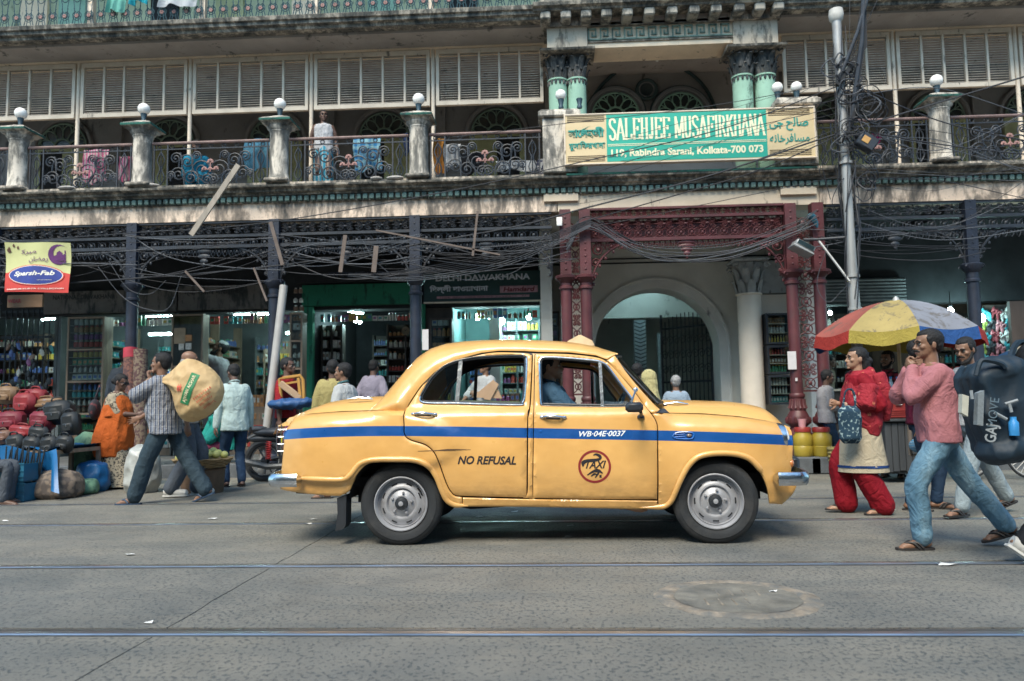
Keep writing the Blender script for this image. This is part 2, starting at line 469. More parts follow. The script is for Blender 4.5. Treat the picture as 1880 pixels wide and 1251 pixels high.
# ================================================================ lodging house: facade, verandas, arcade
def zz(px, py, Y): return at(px, py, Y).z
def xx_(px, py, Y): return at(px, py, Y).x
def wmat(name, c, d=.5, dc=(.022, .030, .034), sc=2.0, var=.2, vs_=.45, rough=.9, bs=22, b=.4, lim=.95):
 """limewashed plaster with mould that runs down in streaks"""
 if name in MATS: return MATS[name]
 t = NT(name); p = t.pos(); q = t.pos((1, 1, vs_))
 col = t.ramp(t.noise(p, sc * .8, 6, .6), (.25, tuple(x * (1 - var) for x in c)), (.75, tuple(min(1, x * (1 + var)) for x in c)))
 a = t.noise(q, sc * 1.4, 10, .70, .5); e = t.noise(t.pos((1, 1, .18)), sc * 5, 6, .65)
 s = t.math('MULTIPLY_ADD', e, .35, t.math('MULTIPLY', a, .75))
 col = t.mix(t.ramp(s, (.66 - d * .26, 0), (.70 - d * .2, lim * .7), (.82 - d * .2, lim)), col, dc)
 col = t.mix(t.ramp(t.noise(p, 26, 5, .75), (.56, 0), (.70, d * .9)), col, dc)
 t.base(col); t.set(Roughness=rough); t.p.inputs['Specular IOR Level'].default_value = .25
 t.bump(t.math('MULTIPLY_ADD', s, .5, t.noise(p, bs, 6, .7)), b, .012)
 MATS[name] = t.m; return t.m
CREAM = wmat('cream_plaster', (.76, .61, .45), .12)
FASC = wmat('stained_plaster', (.74, .585, .46), .60, sc=1.5)
CLEAN = wmat('fresh_plaster', (.60, .50, .385), .08)
MOULD = wmat('mouldy_plaster', (.50, .43, .35), .80, sc=2.6)
CORN = wmat('blackened_cornice', (.48, .42, .34), .82, sc=3.2, vs_=.8)
PIERM = wmat('pier_plaster', (.60, .54, .46), .62, sc=2.4)
GREENT = wmat('green_trim', (.03, .115, .09), .5)
PALEG = wmat('mint_plaster', (.26, .42, .33), .22)
SHUT = wmat('shutter_paint', (.66, .56, .45), .12, sc=3, b=.1)
SLAT = mat('slat_paint', (.50, .43, .36), .8, 0, .3, 5, .25)
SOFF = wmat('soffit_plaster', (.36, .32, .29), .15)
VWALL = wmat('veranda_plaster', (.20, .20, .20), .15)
IRON = mat('black_iron', (.020, .026, .036), .55, .1, .4, 9, .3, (.07, .05, .04), .3, 40)
IRONB = mat('navy_iron', (.017, .023, .040), .5, .1, .35, 7, .4, (.012, .012, .015), .3, 35)
REDI = mat('maroon_iron', (.092, .022, .026), .5, .05, .3, 3, .45, (.06, .03, .03), .25, 35)
RAILM = mat('handrail_paint', (.17, .11, .10), .6, .1, .35, 8, .3)
PINK = mat('pink_iron', (.32, .17, .15), .7, 0, .3, 9, .2)
WOODG = mat('green_door', (.34, .36, .20), .75, 0, .25, 4, .25)
BLUEW = wmat('blue_grey_plaster', (.58, .58, .54), .06, sc=1.2, b=.2)
BLACKW = mat('near_black_matt', (.022, .024, .028), .9, 0, .4, 3)  # even near-black tone of arcade ceiling, lintels and some shop walls
FROST = mat('opal_glass', (.80, .78, .74), .25, 0, .06, 6, .12, (.3, .28, .25), 0)
GLAZ = mat('dark_glazing', (.02, .035, .04), .12, 0, .3, 3, coat=.6)
YF = 12.2
HX0, HX1 = -14.5, 13.5
HOUSE = thing('lodging_house', 'old arcaded lodging house with louvred verandas and a mouldy plaster facade', 'building', (0, 12.2, 0))
def hb(name, m, *boxes, p=None, smooth=False, bev=0):
 b = MB()
 for x in boxes: (b.bbox(*x, bev) if bev else b.box(*x))
 return b.build(name, m, p or HOUSE, smooth=smooth)
PV = .2
hb('pavement', mat('pavement_stone', (.10, .10, .10), .85, 0, .3, 3, .3), (HX0, HX1, 12.02, 19.5, -.1, PV))
for k in range(24):
 x = HX0 + k * 1.16; hb('kerb_stone', mat('kerb_granite', (.09, .10, .11), .8, 0, .35, 6, .3, bump=.5), (x + .01, x + 1.15, 11.94, 12.016, -.1, PV + .015), bev=.012)
# levels
zb0, zb1 = zz(940, 391, 12.15), zz(940, 361, 12.15)         # beige band
zd1 = zz(940, 347, 12.10); zs0 = zz(940, 326, 11.95); zfl = zs0 + .03
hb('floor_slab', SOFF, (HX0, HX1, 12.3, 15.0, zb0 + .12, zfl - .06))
PX0, PX1 = xx_(1024, 380, YF), xx_(1502, 380, YF)            # portico bay
for x0, x1, m in ((HX0, PX0 - .01, FASC), (PX0, PX1, CLEAN), (PX1 + .01, HX1, FASC)): hb('fascia_band', m, (x0, x1, 12.15, 12.5, zb0, zb1))
for px in (1030, 1467):
 x = xx_(px, 370, 12.1); hb('fascia_block', CLEAN, (x - .28, x + .28, 12.09, 12.16, zz(940, 372, 12.1), zb1 + .01))
hb('dentil_course', MOULD, (HX0, HX1, 12.13, 12.5, zb1 + .002, zd1))
d = MB(); d.bbox(-.036, .036, -.05, .03, 0, zd1 - zb1 - .03, .006); dm = d.mesh('dentil', wmat('dentil_green', (.13, .20, .18), .35, sc=3), False)
for k in range(172): obj('dentil', dm, HOUSE, (-9.9 + k * .108, 12.11, zb1 + .015))
P = [(12.4, zd1 + .002), (12.07, zd1 + .002), (12.06, zd1 + .03), (12.0, zd1 + .045), (11.985, zd1 + .085), (11.955, zd1 + .09), (11.94, zs0 - .05), (11.91, zs0 - .04), (11.90, zs0 - .012), (11.93, zs0), (12.9, zs0)]
for x0, x1 in ((HX0, -3.5), (-3.496, 1.0), (1.004, HX1)):
 b = MB(); b.prof(P, x0, x1); b.build('cornice', CORN, HOUSE, smooth=False)
hb('balcony_kerb', MOULD, (HX0, HX1, 11.97, 12.16, zs0 + .002, zs0 + .045))
hb('green_fillet', GREENT, (xx_(1040, 315, 11.9), xx_(1500, 300, 11.9), 11.893, 11.92, zs0 - .010, zs0 + .02))

# ---- veranda back wall, doors, fanlights
YB = 14.7
zt1 = zz(940, 85, 12.85)
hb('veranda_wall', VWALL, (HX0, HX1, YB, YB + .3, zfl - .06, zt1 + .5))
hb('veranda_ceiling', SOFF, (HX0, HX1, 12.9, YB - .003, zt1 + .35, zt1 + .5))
petal = None
def fanlight(x, zc, r, parent, m=None, y=YB - .05):
 b = MB(); n = 20; m = m or mat('fan_tracery', (.15, .22, .18), .7, 0, .2, 5)
 for q in (r, r * .36): b.tube([(x + q * cos(pi * k / n), y, zc + q * sin(pi * k / n)) for k in range(n + 1)], .018, 5)
 for k in range(6):
  a = pi * (k + .5) / 6; c0 = (x + r * .66 * cos(a), zc + r * .66 * sin(a)); rr = r * .23
  b.tube([(c0[0] + rr * cos(a) * 1.3 * cos(u) - rr * .75 * sin(a) * sin(u), y, c0[1] + rr * 1.3 * sin(a) * cos(u) + rr * .75 * cos(a) * sin(u)) for u in [2 * pi * i / 12 for i in range(13)]], .011, 4)
 for k in range(1, 6):
  a = pi * k / 6; b.tube([(x + q * cos(a), y, zc + q * sin(a)) for q in (r * .36, r)], .010, 4)
 b.build('fanlight_tracery', m, parent, smooth=True)
 b = MB(); b.prism([(x + r * cos(pi * k / n), zc + r * sin(pi * k / n)) for k in range(n + 1)], y + .022, y + .03); b.build('fanlight_pane', GLAZ, parent, smooth=False)
 b = MB(); b.tube([(x + (r + .1) * cos(pi * k / n), y + .02, zc + (r + .1) * sin(pi * k / n)) for k in range(n + 1)], .05, 6); b.build('arch_moulding', VWALL, parent)
for k, px in enumerate((-80, 115, 311, 505, 705, 912, 1545, 1725, 1900)):
 c = at(px, 262, YB - .05); zc = zz(705, 252, YB - .05); w = .46
 d = thing('veranda_door', None, None, (c.x, YB, zfl), parent=HOUSE)
 fanlight(c.x, zc, .50, d)
 b = MB()
 for s in (-1, 1): b.box(c.x + s * .50 - .05, c.x + s * .50 + .05, YB - .07, YB - .002, zfl, zc)
 b.box(c.x - .55, c.x + .55, YB - .08, YB - .01, zc - .07, zc); b.build('door_frame', WOODG, d, smooth=False)
 for s in (-1, 1):
  b = MB(); b.box(c.x + (s - 1) * .225 + .003, c.x + (s + 1) * .225 - .003, YB - .05, YB - .004, zfl, zc - .07)
  for q in range(3): b.box(c.x + s * .225 - .14, c.x + s * .225 + .14, YB - .065, YB - .049, zfl + .06 + q * .4, zfl + .40 + q * .4)
  o = b.build('leaf_or_dark_gap', WOODG if (k + s) % 3 else DARK, d, smooth=False)  # dark ones paint in the darkness of doors standing open
for k, (px, w) in enumerate(((22, .3), (215, .3), (600, .34), (805, .3), (1000, .3), (1640, .3), (1800, .3))):   # pilasters between the doors
 x = xx_(px, 260, YB); hb('wall_pilaster', VWALL, (x - w / 2, x + w / 2, YB - .10, YB - .003, zfl, zt1 + .34))
hb('veranda_dado', wmat('dado_wash', (.40, .34, .22), .2), (HX0, HX1, YB - .02, YB - .004, zfl, zfl + .42))

# ---- louvred screens
YS = 12.9
zsh1, zsh0 = zz(690, 97, YS), zz(690, 199, YS)
posts = [-72, 145, 350, 572, 795, 1003]; posts2 = [1432, 1642, 1868, 2095]
pm = MB(); pm.lathe([(.035, zfl), (.042, zfl + .05), (.035, zfl + .1), (.033, zsh1 + .02), (.05, zsh1 + .04), (.055, zsh1 + .09), (.03, zsh1 + .11)], (0, 0, 0), 12)
pm = pm.mesh('veranda_post', SHUT)
NS = 20; ns_w = None
def screen(xa, xb):
 s = thing('louvred_shutter', None, None, ((xa + xb) / 2, YS, zsh0), parent=HOUSE)
 f = .055; b = MB(); b.box(xa, xb, YS - .03, YS + .03, zsh1 - .085, zsh1); b.box(xa, xb, YS - .035, YS + .035, zsh0, zsh0 + .075)
 for x in (xa, xb - f): b.box(x, x + f, YS - .03, YS + .03, zsh0 + .075, zsh1 - .085)
 n = 5; w = (xb - xa - 2 * f) / n
 for k in range(1, n): x = xa + f + k * w; b.box(x - .018, x + .018, YS - .026, YS + .026, zsh0 + .075, zsh1 - .085)
 for k in range(1, n): x = xa + f + k * w; b.box(x - .004, x + .004, YS - .036, YS - .031, zsh1 - .085, zsh1)
 b.build('shutter_frame', SHUT, s, smooth=False)
 L = w - .038; h = (zsh1 - zsh0 - .16) / NS
 m = MB(); m.box(-L / 2, L / 2, -.026, .024, -.0035, .0035, M.Rotation(R(32), 4, 'X')); me = m.mesh('slat', SLAT, False)
 for k in range(n):
  for j in range(NS): obj('slat', me, s, (xa + f + (k + .5) * w, YS, zsh0 + .08 + (j + .5) * h))
for ps_ in (posts, posts2):
 X = [xx_(p, 150, YS) for p in ps_]
 for i, x in enumerate(X):
  if (ps_ is posts and i < 5) or (ps_ is posts2 and i > 0): obj('veranda_post', pm, HOUSE, (x, YS, 0))
 for a, c in zip(X, X[1:]): screen(a + .055, c - .055)
# beam over the screens, green line, sloping soffit, upper cornice
zbm1 = zz(940, 57, YS - .05)
def beam(x0, x1):
 b = MB(); z0, z1 = zsh1 + .012, zbm1
 b.prof([(YS - .02, z0), (YS - .05, z0 + .01), (YS - .05, z0 + (z1 - z0) * .35), (YS - .07, z0 + (z1 - z0) * .38), (YS - .07, z0 + (z1 - z0) * .45), (YS - .055, z0 + (z1 - z0) * .47), (YS - .055, z0 + (z1 - z0) * .72), (YS - .08, z0 + (z1 - z0) * .76), (YS - .08, z1), (YS + .3, z1), (YS + .3, z0)], x0, x1); b.build('beam', CREAM, HOUSE, smooth=False)
 hb('green_moulding', GREENT, (x0, x1, YS - .12, YS + .2, z1 + .002, z1 + .065))
zc0, zc1 = zz(700, 44, 12.05), zz(700, 22, 12.05)
XPL, XPR = xx_(1008, 60, 12.5), xx_(1422, 50, 12.5)
for x0, x1 in ((HX0, XPL), (XPR, HX1)):
 beam(x0, x1)
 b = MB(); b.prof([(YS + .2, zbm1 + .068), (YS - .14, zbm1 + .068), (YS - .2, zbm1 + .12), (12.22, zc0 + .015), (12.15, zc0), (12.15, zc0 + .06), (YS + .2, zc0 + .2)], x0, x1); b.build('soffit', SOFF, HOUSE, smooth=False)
 b = MB(); b.prof([(12.6, zc0 + .002), (12.12, zc0 + .002), (12.10, zc0 + .05), (12.04, zc0 + .06), (12.03, zc0 + .11), (11.99, zc0 + .12), (11.97, zc1 - .03), (12.02, zc1), (12.6, zc1)], x0, x1); b.build('upper_cornice', CORN, HOUSE, smooth=False)
# upper balcony: lattice rail and pale wall
hb('upper_wall', wmat('pistachio_wash', (.40, .44, .30), .2), (HX0, HX1, 14.4, 14.7, zc1 - .1, zc1 + 3.4))
for k, px in enumerate((-40, 60, 130, 300, 420, 560, 700, 850)):
 x = xx_(px, 20, 14.3); hb('upper_panel', (WOODG, CREAM, PALEG, DARK)[k % 4], (x - .28, x + .28, 14.33, 14.398, zc1, zc1 + 2.1))
hb('upper_floor', SOFF, (HX0, HX1, 12.3, 14.4, zc1 - .25, zc1 - .06)); hb('roof', SOFF, (HX0, HX1, 12.0, 19.6, zc1 + 3.4, zc1 + 3.7)); hb('rear_wall', SOFF, (HX0, HX1, 19.3, 19.6, -.1, zc1 + 3.4))
for x in (HX0, HX1 - .25): hb('gable_wall', CREAM, (x, x + .25, 12.3, 19.3, -.1, zc1 + 3.4))
b = MB()
T = .215; h = .62
for s in (-1, 1):
 for q in range(2):
  b.tube([(s * (.10 - .055 * abs(sin(pi * k / 8))) * (1 if q == 0 else .55), 0, k / 8 * h * (.55 if q else 1)) for k in range(9)], .008, 4)
 b.tube(cr([(0, 0, .12), (s * .06, 0, .16), (s * .075, 0, .23), (s * .03, 0, .28), (0, 0, .25)], 4), .007, 4)
b.tube([(.04 * cos(2 * pi * k / 12), 0, .2 + .04 * sin(2 * pi * k / 12)) for k in range(13)], .009, 4)
b.tube([(.05 * cos(2 * pi * k / 12), 0, .50 + .05 * sin(2 * pi * k / 12)) for k in range(13)], .008, 4)
lm = b.mesh('lattice', mat('teal_iron', (.035, .075, .09), .6, .1, .3, 6))
b = MB()
for k in range(6): b.ell((.022 * cos(pi * k / 3), -.012, .2 + .022 * sin(pi * k / 3)), (.016, .008, .016), 6, 4)
rm_ = b.mesh('rosette', PINK)
UR = thing('upper_railing', None, None, (-5, 12.2, zc1), parent=HOUSE)
hb('rail', mat('teal_iron', (0, 0, 0)), (HX0, XPL, 12.19, 12.21, zc1 + .015, zc1 + .035), (HX0, XPL, 12.185, 12.215, zc1 + .66, zc1 + .70), p=UR)
x = -10.2
while x < XPL - .1: obj('lattice', lm, UR, (x, 12.2, zc1 + .035)); obj('rosette', rm_, UR, (x, 12.2, zc1 + .035)); x += T
for px in (167, 372, 578, 790): x = xx_(px, 10, 12.25); hb('upper_post', SHUT, (x - .05, x + .05, 12.23, 12.33, zc1 - .01, zc1 + 2.6))

# ---- balcony piers with lamps
piers = [(-205, 0), (35, 0), (262, 0), (513, 0), (769, 0), (1028, 1), (1462, 1), (1728, 0), (1985, 0)]
ztp = zz(769, 216, 12.06); YP = 12.06
PX = []
for i, (px, big) in enumerate(piers):
 x = xx_(px, 290, YP); PX.append(x)
 p = thing('balcony_pier', None, None, (x, YP, zs0), parent=HOUSE)
 if not big:
  b = MB(); n = 16
  b.lathe([(.19, zs0 + .045), (.19, zs0 + .09), (.168, zs0 + .12), (.158, zs0 + .2), (.152, ztp - .22), (.16, ztp - .2), (.17, ztp - .185), (.16, ztp - .17), (.20, ztp - .13), (.21, ztp - .10)], (x, YP, 0), n); b.build('pier_shaft', PIERM, p)
  b = MB(); b.bbox(x - .2, x + .2, YP - .2, YP + .2, zs0 + .04, zs0 + .1, .02); b.build('pier_base', MOULD, p)
  b = MB(); pf = [(.21, ztp - .10), (.25, ztp - .06), (.30, ztp - .05), (.30, ztp - .01), (.22, ztp + .03), (.12, ztp + .07), (.08, ztp + .09)]
  b.lathe([(r * 1.2, z) for r, z in pf], (x, YP, 0), 4, a0=pi / 4); b.build('pier_cap', GREENT if False else PIERM, p, smooth=False)
  b = MB(); b.lathe([(.362, ztp - .049), (.366, ztp - .03), (.362, ztp - .012)], (x, YP, 0), 4, a0=pi / 4); b.build('cap_fillet', GREENT, p, smooth=False)
 else:
  w = .34 if i == 5 else .36; zt = zz(px, 212 if i == 5 else 190, YP)
  b = MB(); b.bbox(x - w * .8, x + w * .8, YP - .18, YP + .2, zs0 + .045, zt - .1, .015); b.build('pier_shaft', PIERM, p, smooth=False)
  b = MB(); b.bbox(x - w, x + w, YP - .24, YP + .26, zt - .1, zt, .02); b.bbox(x - w * .9, x + w * .9, YP - .2, YP + .22, zt, zt + .03, .02); b.build('pier_cap', PIERM, p, smooth=False)
HOLD = mat('lamp_holder', (.03, .06, .08), .5, .2, .3, 9)
def globe(x, y, z, label, lit=True, r=.098):
 l = thing('globe_lamp', label, 'lamp', (x, y, z), group='globe lamps on the balcony piers')
 b = MB(); b.lathe([(.04, z - .01), (.045, z + .02), (.032, z + .05), (.05, z + .13), (.052, z + .15), (.03, z + .155)], (x, y, 0), 12); b.build('lamp_holder', HOLD, l)
 if lit: b = MB(); b.ell((x, y, z + .15 + r * .85), r, 20, 14); b.build('globe', FROST, l)
GL = ['globe lamp on the round balcony pier nearest the left edge', 'globe lamp on the pier above the first dark column from the left', 'globe lamp on the pier just left of the man in the white vest', 'globe lamp on the pier right of the blue checked cloth', None, None, 'globe lamp on the pier to the right of the tangled utility pole']
for k, i in enumerate((1, 2, 3, 4, 5, 6, 7)):
 if GL[k]: globe(PX[i], YP, ztp + .075, GL[k])
for px, py, l, lit in ((1030, 197, 'globe lamp standing above the left end of the green signboard', 1), (1064, 196, 'empty lamp holder beside the globe at the left end of the green signboard', 0), (1428, 184, 'left globe of the pair above the right end of the green signboard', 1), (1463, 183, 'right globe of the pair above the right end of the green signboard', 1)):
 q = at(px, py, YP); globe(q.x, YP, q.z - .02, l, lit, .088)

# ---- wrought-iron balcony railings
def spiral(r, turns, n=22):
 return [(r * (1 - .82 * k / n) * cos(2 * pi * turns * k / n), 0, r * (1 - .82 * k / n) * sin(2 * pi * turns * k / n)) for k in range(n + 1)]
SPM = {}
for r in (.17, .13, .10, .075):
 b = MB(); S = spiral(r, 1.75); S = [(r * 1.04, 0, -r * .8), (r * 1.05, 0, -r * .35)] + S
 b.tube(S, .0125, 5); b.ell(S[-1], .02, 6, 4); SPM[r] = [b.mesh('scroll', IRON)]
 b2 = MB(); b2.v = [(-x, y, z) for x, y, z in b.v]; b2.f = b.f; b2.m = b.m; SPM[r].append(b2.mesh('scroll', IRON))
b = MB(); b.tube([(.032 * cos(2 * pi * k / 10), 0, .032 * sin(2 * pi * k / 10)) for k in range(11)], .009, 4); RING = b.mesh('ring', IRON)
b = MB()
for dx, dz, s in ((0, .14, 1.2), (-.10, .02, 1), (.10, .02, 1), (0, .02, .8)):
 b.tube([(0, -.008, .02), (dx, -.008, dz)] if dx or dz > .03 else [(0, -.008, -.02), (0, -.008, .03)], .012, 5)
 for k in range(5): a = pi / 2 + (k - 2) * .75; b.ell((dx + .03 * s * cos(a), -.012, dz + .03 * s * sin(a)), (.02 * s, .012, .02 * s), 6, 5)
PALM = b.mesh('palmette', PINK)
zr1 = zz(640, 253, YP); zr0 = zs0 + .05; HR = zr1 - zr0
def railing(xa, xb):
 r = thing('balcony_railing', None, None, ((xa + xb) / 2, YP, zs0), parent=HOUSE); xc = (xa + xb) / 2; hw = (xb - xa) / 2
 b = MB(); b.tube([(xa, YP, zr1), (xb, YP, zr1)], .028, 8); b.build('handrail', RAILM, r)
 b = MB(); b.box(xa, xb, YP - .008, YP + .008, zr0, zr0 + .02); b.box(xa, xb, YP - .008, YP + .008, zr1 - .11, zr1 - .092)
 for s in (-1, 1):
  for e in (0.03, .26):
   x = xc + s * (hw - e); b.box(x - .011, x + .011, YP - .011, YP + .011, zr0, zr1)
 b.build('rail_frame', IRON, r, smooth=False)
 n = int(2 * hw / .2)
 for k in range(n): obj('ring', RING, r, (xa + (k + .5) * 2 * hw / n, YP, zr1 - .058))
 W_ = hw - .28; u = HR - .13
 for s in (-1, 1):
  for fx, fz, q, fl in ((.20, .42, .17, 0), (.34, .82, .075, 1), (.47, .20, .13, 1), (.56, .66, .13, 0), (.76, .30, .13, 0), (.83, .76, .10, 1), (.95, .28, .075, 1), (.08, .14, .10, 1)):
   o = obj('scroll', SPM[q][(s < 0) ^ fl], r, (xc + s * fx * W_, YP, zr0 + .02 + fz * u))
  b = MB(); x = xc + s * (hw - .145)
  for e in (-1, 1): b.tube(cr([(x, YP, zr0 + .03), (x + e * .06, YP, zr0 + u * .25), (x + e * .015, YP, zr0 + u * .5), (x + e * .06, YP, zr0 + u * .75), (x, YP, zr0 + u * .98)], 5), .011, 5)
  b.tube([(x, YP, zr0), (x, YP, zr1 - .1)], .009, 4); b.build('lyre_bar', IRON, r)
  b = MB(); b.tube(cr([(xc + s * .02, YP, zr0 + .03), (xc + s * .16 * W_, YP, zr0 + .12 * u), (xc + s * .40 * W_, YP, zr0 + .42 * u), (xc + s * .46 * W_, YP, zr0 + .9 * u)], 6), .012, 5)
  b.tube(cr([(xc + s * .62 * W_, YP, zr0 + .03), (xc + s * .66 * W_, YP, zr0 + .45 * u), (xc + s * .72 * W_, YP, zr0 + .95 * u)], 6), .012, 5); b.build('stem', IRON, r)
 obj('palmette', PALM, r, (xc, YP, zr0 + .42 * u))
for i in range(len(PX) - 1):
 if i == 5: continue
 railing(PX[i] + (.17 if i != 6 else .3), PX[i + 1] - (.17 if i != 4 else .3))

# ---- portico above: paired columns, entablature, recess with traceried arch
YCOL = 12.55
zca = zz(1040, 99, YCOL); zcb = zz(1040, 150, YCOL)
CAPM = wmat('sooty_capital', (.16, .15, .14), .8, sc=5)
def corinth(px, r, ztop_, zbot, y, shaft, capm, zfoot, name='portico_column', h=None):
 x = xx_(px, 150, y) if not isinstance(px, float) else px
 c = thing(name, None, None, (x, y, zfoot), parent=HOUSE)
 b = MB(); b.lathe([(r * 1.0, zfoot), (r, zbot - .12), (r * .97, zbot - .02), (r * 1.12, zbot - .015), (r * 1.12, zbot + .01), (r * .95, zbot + .015)], (x, y, 0), 20); b.build('shaft', shaft, c)
 H = ztop_ - zbot; b = MB(); b.lathe([(r * .95, zbot + .01), (r * .95, zbot + H * .5), (r * 1.25, ztop_ - H * .12), (r * 1.2, ztop_ - H * .1)], (x, y, 0), 16)
 for row, (zz0, hh, out) in enumerate(((0, .42, .35), (.3, .45, .55))):
  for k in range(8):
   a = 2 * pi * (k + .5 * row) / 8; d = V((cos(a), sin(a), 0)); e = V((-sin(a), cos(a), 0)); P = []
   for t, o, w in ((0, 0, .30), (.35, .08, .36), (.7, .22, .30), (.92, out, .2), (.82, out + .12, .1)):
    for s in (-1, 0, 1): P.append(V((x, y, zbot + H * (zz0 + hh * t))) + d * r * (1.0 + o + (.1 if s == 0 else 0)) + e * r * w * s)
   b.add(P, [(i * 3 + j, i * 3 + j + 1, i * 3 + j + 4, i * 3 + j + 3) for i in range(4) for j in range(2)])
 for s in (-1, 1):
  for e in (-1, 1):
   q = V((x + s * r * 1.25, y + e * r * 1.25, ztop_ - H * .22)); b.tube([q + V((cos(u * 1.1) * r * .3 * (1 - u / 7) * s, 0, sin(u * 1.1) * r * .3 * (1 - u / 7))) for u in range(6)], r * .09, 5)
 b.build('capital_leaves', capm, c)
 b = MB(); b.bbox(x - r * 1.5, x + r * 1.5, y - r * 1.5, y + r * 1.5, ztop_ - H * .09, ztop_, .02); b.build('abacus', capm if capm is not CAPM else MOULD, c, smooth=False)
 b = MB()
 for k in range(14):
  a = 2 * pi * k / 14; q = V((x + r * 1.01 * cos(a), y + r * 1.01 * sin(a), zbot - .055)); b.ell(q, (.022, .022, .045), 6, 4)
 if capm is CAPM: b.build('collar_tassels', CAPM, c)
 return c
for px in (1024, 1059): corinth(px, .155, zca, zcb, YCOL, PALEG, CAPM, zfl - .05)
for px in (1363, 1404): corinth(px, .165, zz(1383, 92, YCOL), zz(1383, 143, YCOL), YCOL, PALEG, CAPM, zfl - .05)
xa, xb = xx_(1079, 60, 12.35), xx_(1345, 60, 12.35); zt0 = zz(1210, 14, 12.05)
ze0 = zz(1210, 84, 12.35); ze1 = zt0 - .11
for pa, pb, pt, pbm in ((1004, 1078, 34, 92), (1346, 1428, 25, 85)):
 xa, xb = xx_(pa, 60, 12.3), xx_(pb, 60, 12.3); z0, z1 = zz(pa, pbm, 12.3), zt0 - .15
 hb('entablature_block', wmat('block_plaster', (.46, .40, .32), .3), (xa, xb, 12.30, 12.9, z0 + .01, z1))
 hb('block_cornice', MOULD, (xa - .05, xb + .05, 12.25, 12.9, z1 + .002, zt0 - .003))
 b = MB(); b.prof([(12.28, z0 - .05), (12.22, z0 - .04), (12.20, z0 - .01), (12.24, z0 + .008), (12.85, z0 + .008), (12.85, z0 - .05)], xa - .12, xb + .12); b.build('block_base', MOULD, HOUSE, smooth=False)
xa, xb = xx_(1079, 60, 12.35), xx_(1345, 60, 12.35)
hb('entablature', CREAM, (xa, xb, 12.35, 12.9, ze0, ze1))
hb('entablature_ledge', MOULD, (xa, xb, 12.30, 12.348, zz(1210, 46, 12.35), zz(1210, 40, 12.35)), (xa, xb, 12.32, 12.348, zz(1210, 75, 12.35), zz(1210, 73, 12.35)))
kz = zz(1210, 71, 12.35); kh = zz(1210, 49, 12.35) - kz; kw = (xb - xa) / 12
b = MB()
for x0, z0, x1, z1 in ((0, 0, 1, .12), (0, 0, .12, 1), (0, .88, .72, 1), (.60, .3, .72, 1), (.3, .3, .72, .42), (.3, .3, .42, .66)): b.box(x0 * kw, x1 * kw, -.025, 0, z0 * kh, z1 * kh)
km = b.mesh('greek_key', wmat('key_green', (.22, .30, .25), .35, sc=3), False)
for k in range(12): obj('greek_key', km, HOUSE, (xa + k * kw, 12.347, kz))
b = MB(); b.prof([(12.9, zt0), (12.0, zt0), (11.98, zt0 + .03), (11.92, zt0 + .05), (11.90, zt0 + .10), (11.95, zt0 + .13), (12.9, zt0 + .13)], xx_(978, 10, 11.95), xx_(1442, 10, 11.95)); b.build('portico_cornice', CORN, HOUSE, smooth=False)
hb('green_frieze', GREENT, (xa - .8, xb + .9, 12.37, 12.9, ze1 + .004, zt0 - .004))
hb('portico_parapet', MOULD, (xx_(990, 0, 12.1), xx_(1432, 0, 12.1), 12.1, 12.6, zt0 + .132, zt0 + .9))
b = MB(); b.bbox(-.085, .085, -.24, .24, -.13, 0, .02); mm = b.mesh('modillion', wmat('modillion_plaster', (.36, .33, .28), .5), False)
for px in (1001, 1038, 1075, 1112, 1150, 1190, 1231, 1271, 1311, 1353, 1390, 1424): obj('modillion', mm, HOUSE, (xx_(px, 22, 12.2), 12.24, zt0 - .002))
YR = 14.3
hb('recess_wall', wmat('recess_plaster', (.33, .30, .275), .1), (xx_(1000, 150, YR), xx_(1430, 150, YR), YR, YR + .2, zfl, zt1 + .4))
zrc = zz(1200, 118, YR); hb('recess_ceiling', SOFF, (xa - .3, xb + .3, 12.905, YR - .003, zrc, zrc + .12)); hb('recess_picture_rail', mat('grey_wood', (.12, .14, .14), .7), (xx_(1085, 120, YR), xx_(1330, 120, YR), YR - .06, YR - .002, zz(1200, 97, YR), zz(1200, 92, YR)))
ac = at(1196, 205, YR - .05); ra = abs(at(1310, 205, YR - .05).x - ac.x)
ARW = thing('traceried_window', None, None, (ac.x, YR, zfl), parent=HOUSE)
DK = mat('teal_moulding', (.03, .06, .06), .6, 0, .2, 6)
def arc(x, z, r, a0, a1, w, nm, m, y=YR - .06, n=28):
 b = MB(); b.tube([(x + r * cos(lerp(a0, a1, k / n)), y, z + r * sin(lerp(a0, a1, k / n))) for k in range(n + 1)], w, 6); b.build(nm, m, ARW)
arc(ac.x, ac.z - .25, ra * 1.05, 0, pi, .035, 'arch_moulding', DK)
c2 = at(1187, 165, YR - .08); arc(c2.x, c2.z, .185, 0, 2 * pi, .034, 'oculus_ring', DK, YR - .09); arc(c2.x, c2.z, .14, 0, 2 * pi, .018, 'oculus_ring', VWALL, YR - .09)
b = MB(); b.lathe([(.13, 0), (.13, .02)], (c2.x, YR - .1, c2.z), 20, 'Y'); b.build('oculus_pane', GLAZ, ARW)
for px in (1130, 1250):
 q = at(px, 213, YR - .07); arc(q.x, q.z, .56, 0, pi, .04, 'arch_moulding', DK, YR - .08); arc(q.x, q.z, .48, 0, pi, .02, 'arch_moulding', VWALL, YR - .08)
 fanlight(q.x, q.z, .44, ARW, PALEG, YR - .10)
bl = at(1206, 92, 13.2); BU = thing('hanging_bulb', 'small bare bulb hanging from the portico ceiling above the green signboard', 'lamp', (bl.x, 13.2, bl.z - .3))
b = MB(); b.lathe([(.03, 0), (.05, -.02), (.09, -.06), (.10, -.10), (.07, -.13), (.04, -.14)], (bl.x, 13.2, bl.z + .06), 12); b.build('lamp_shade', DARK, BU)
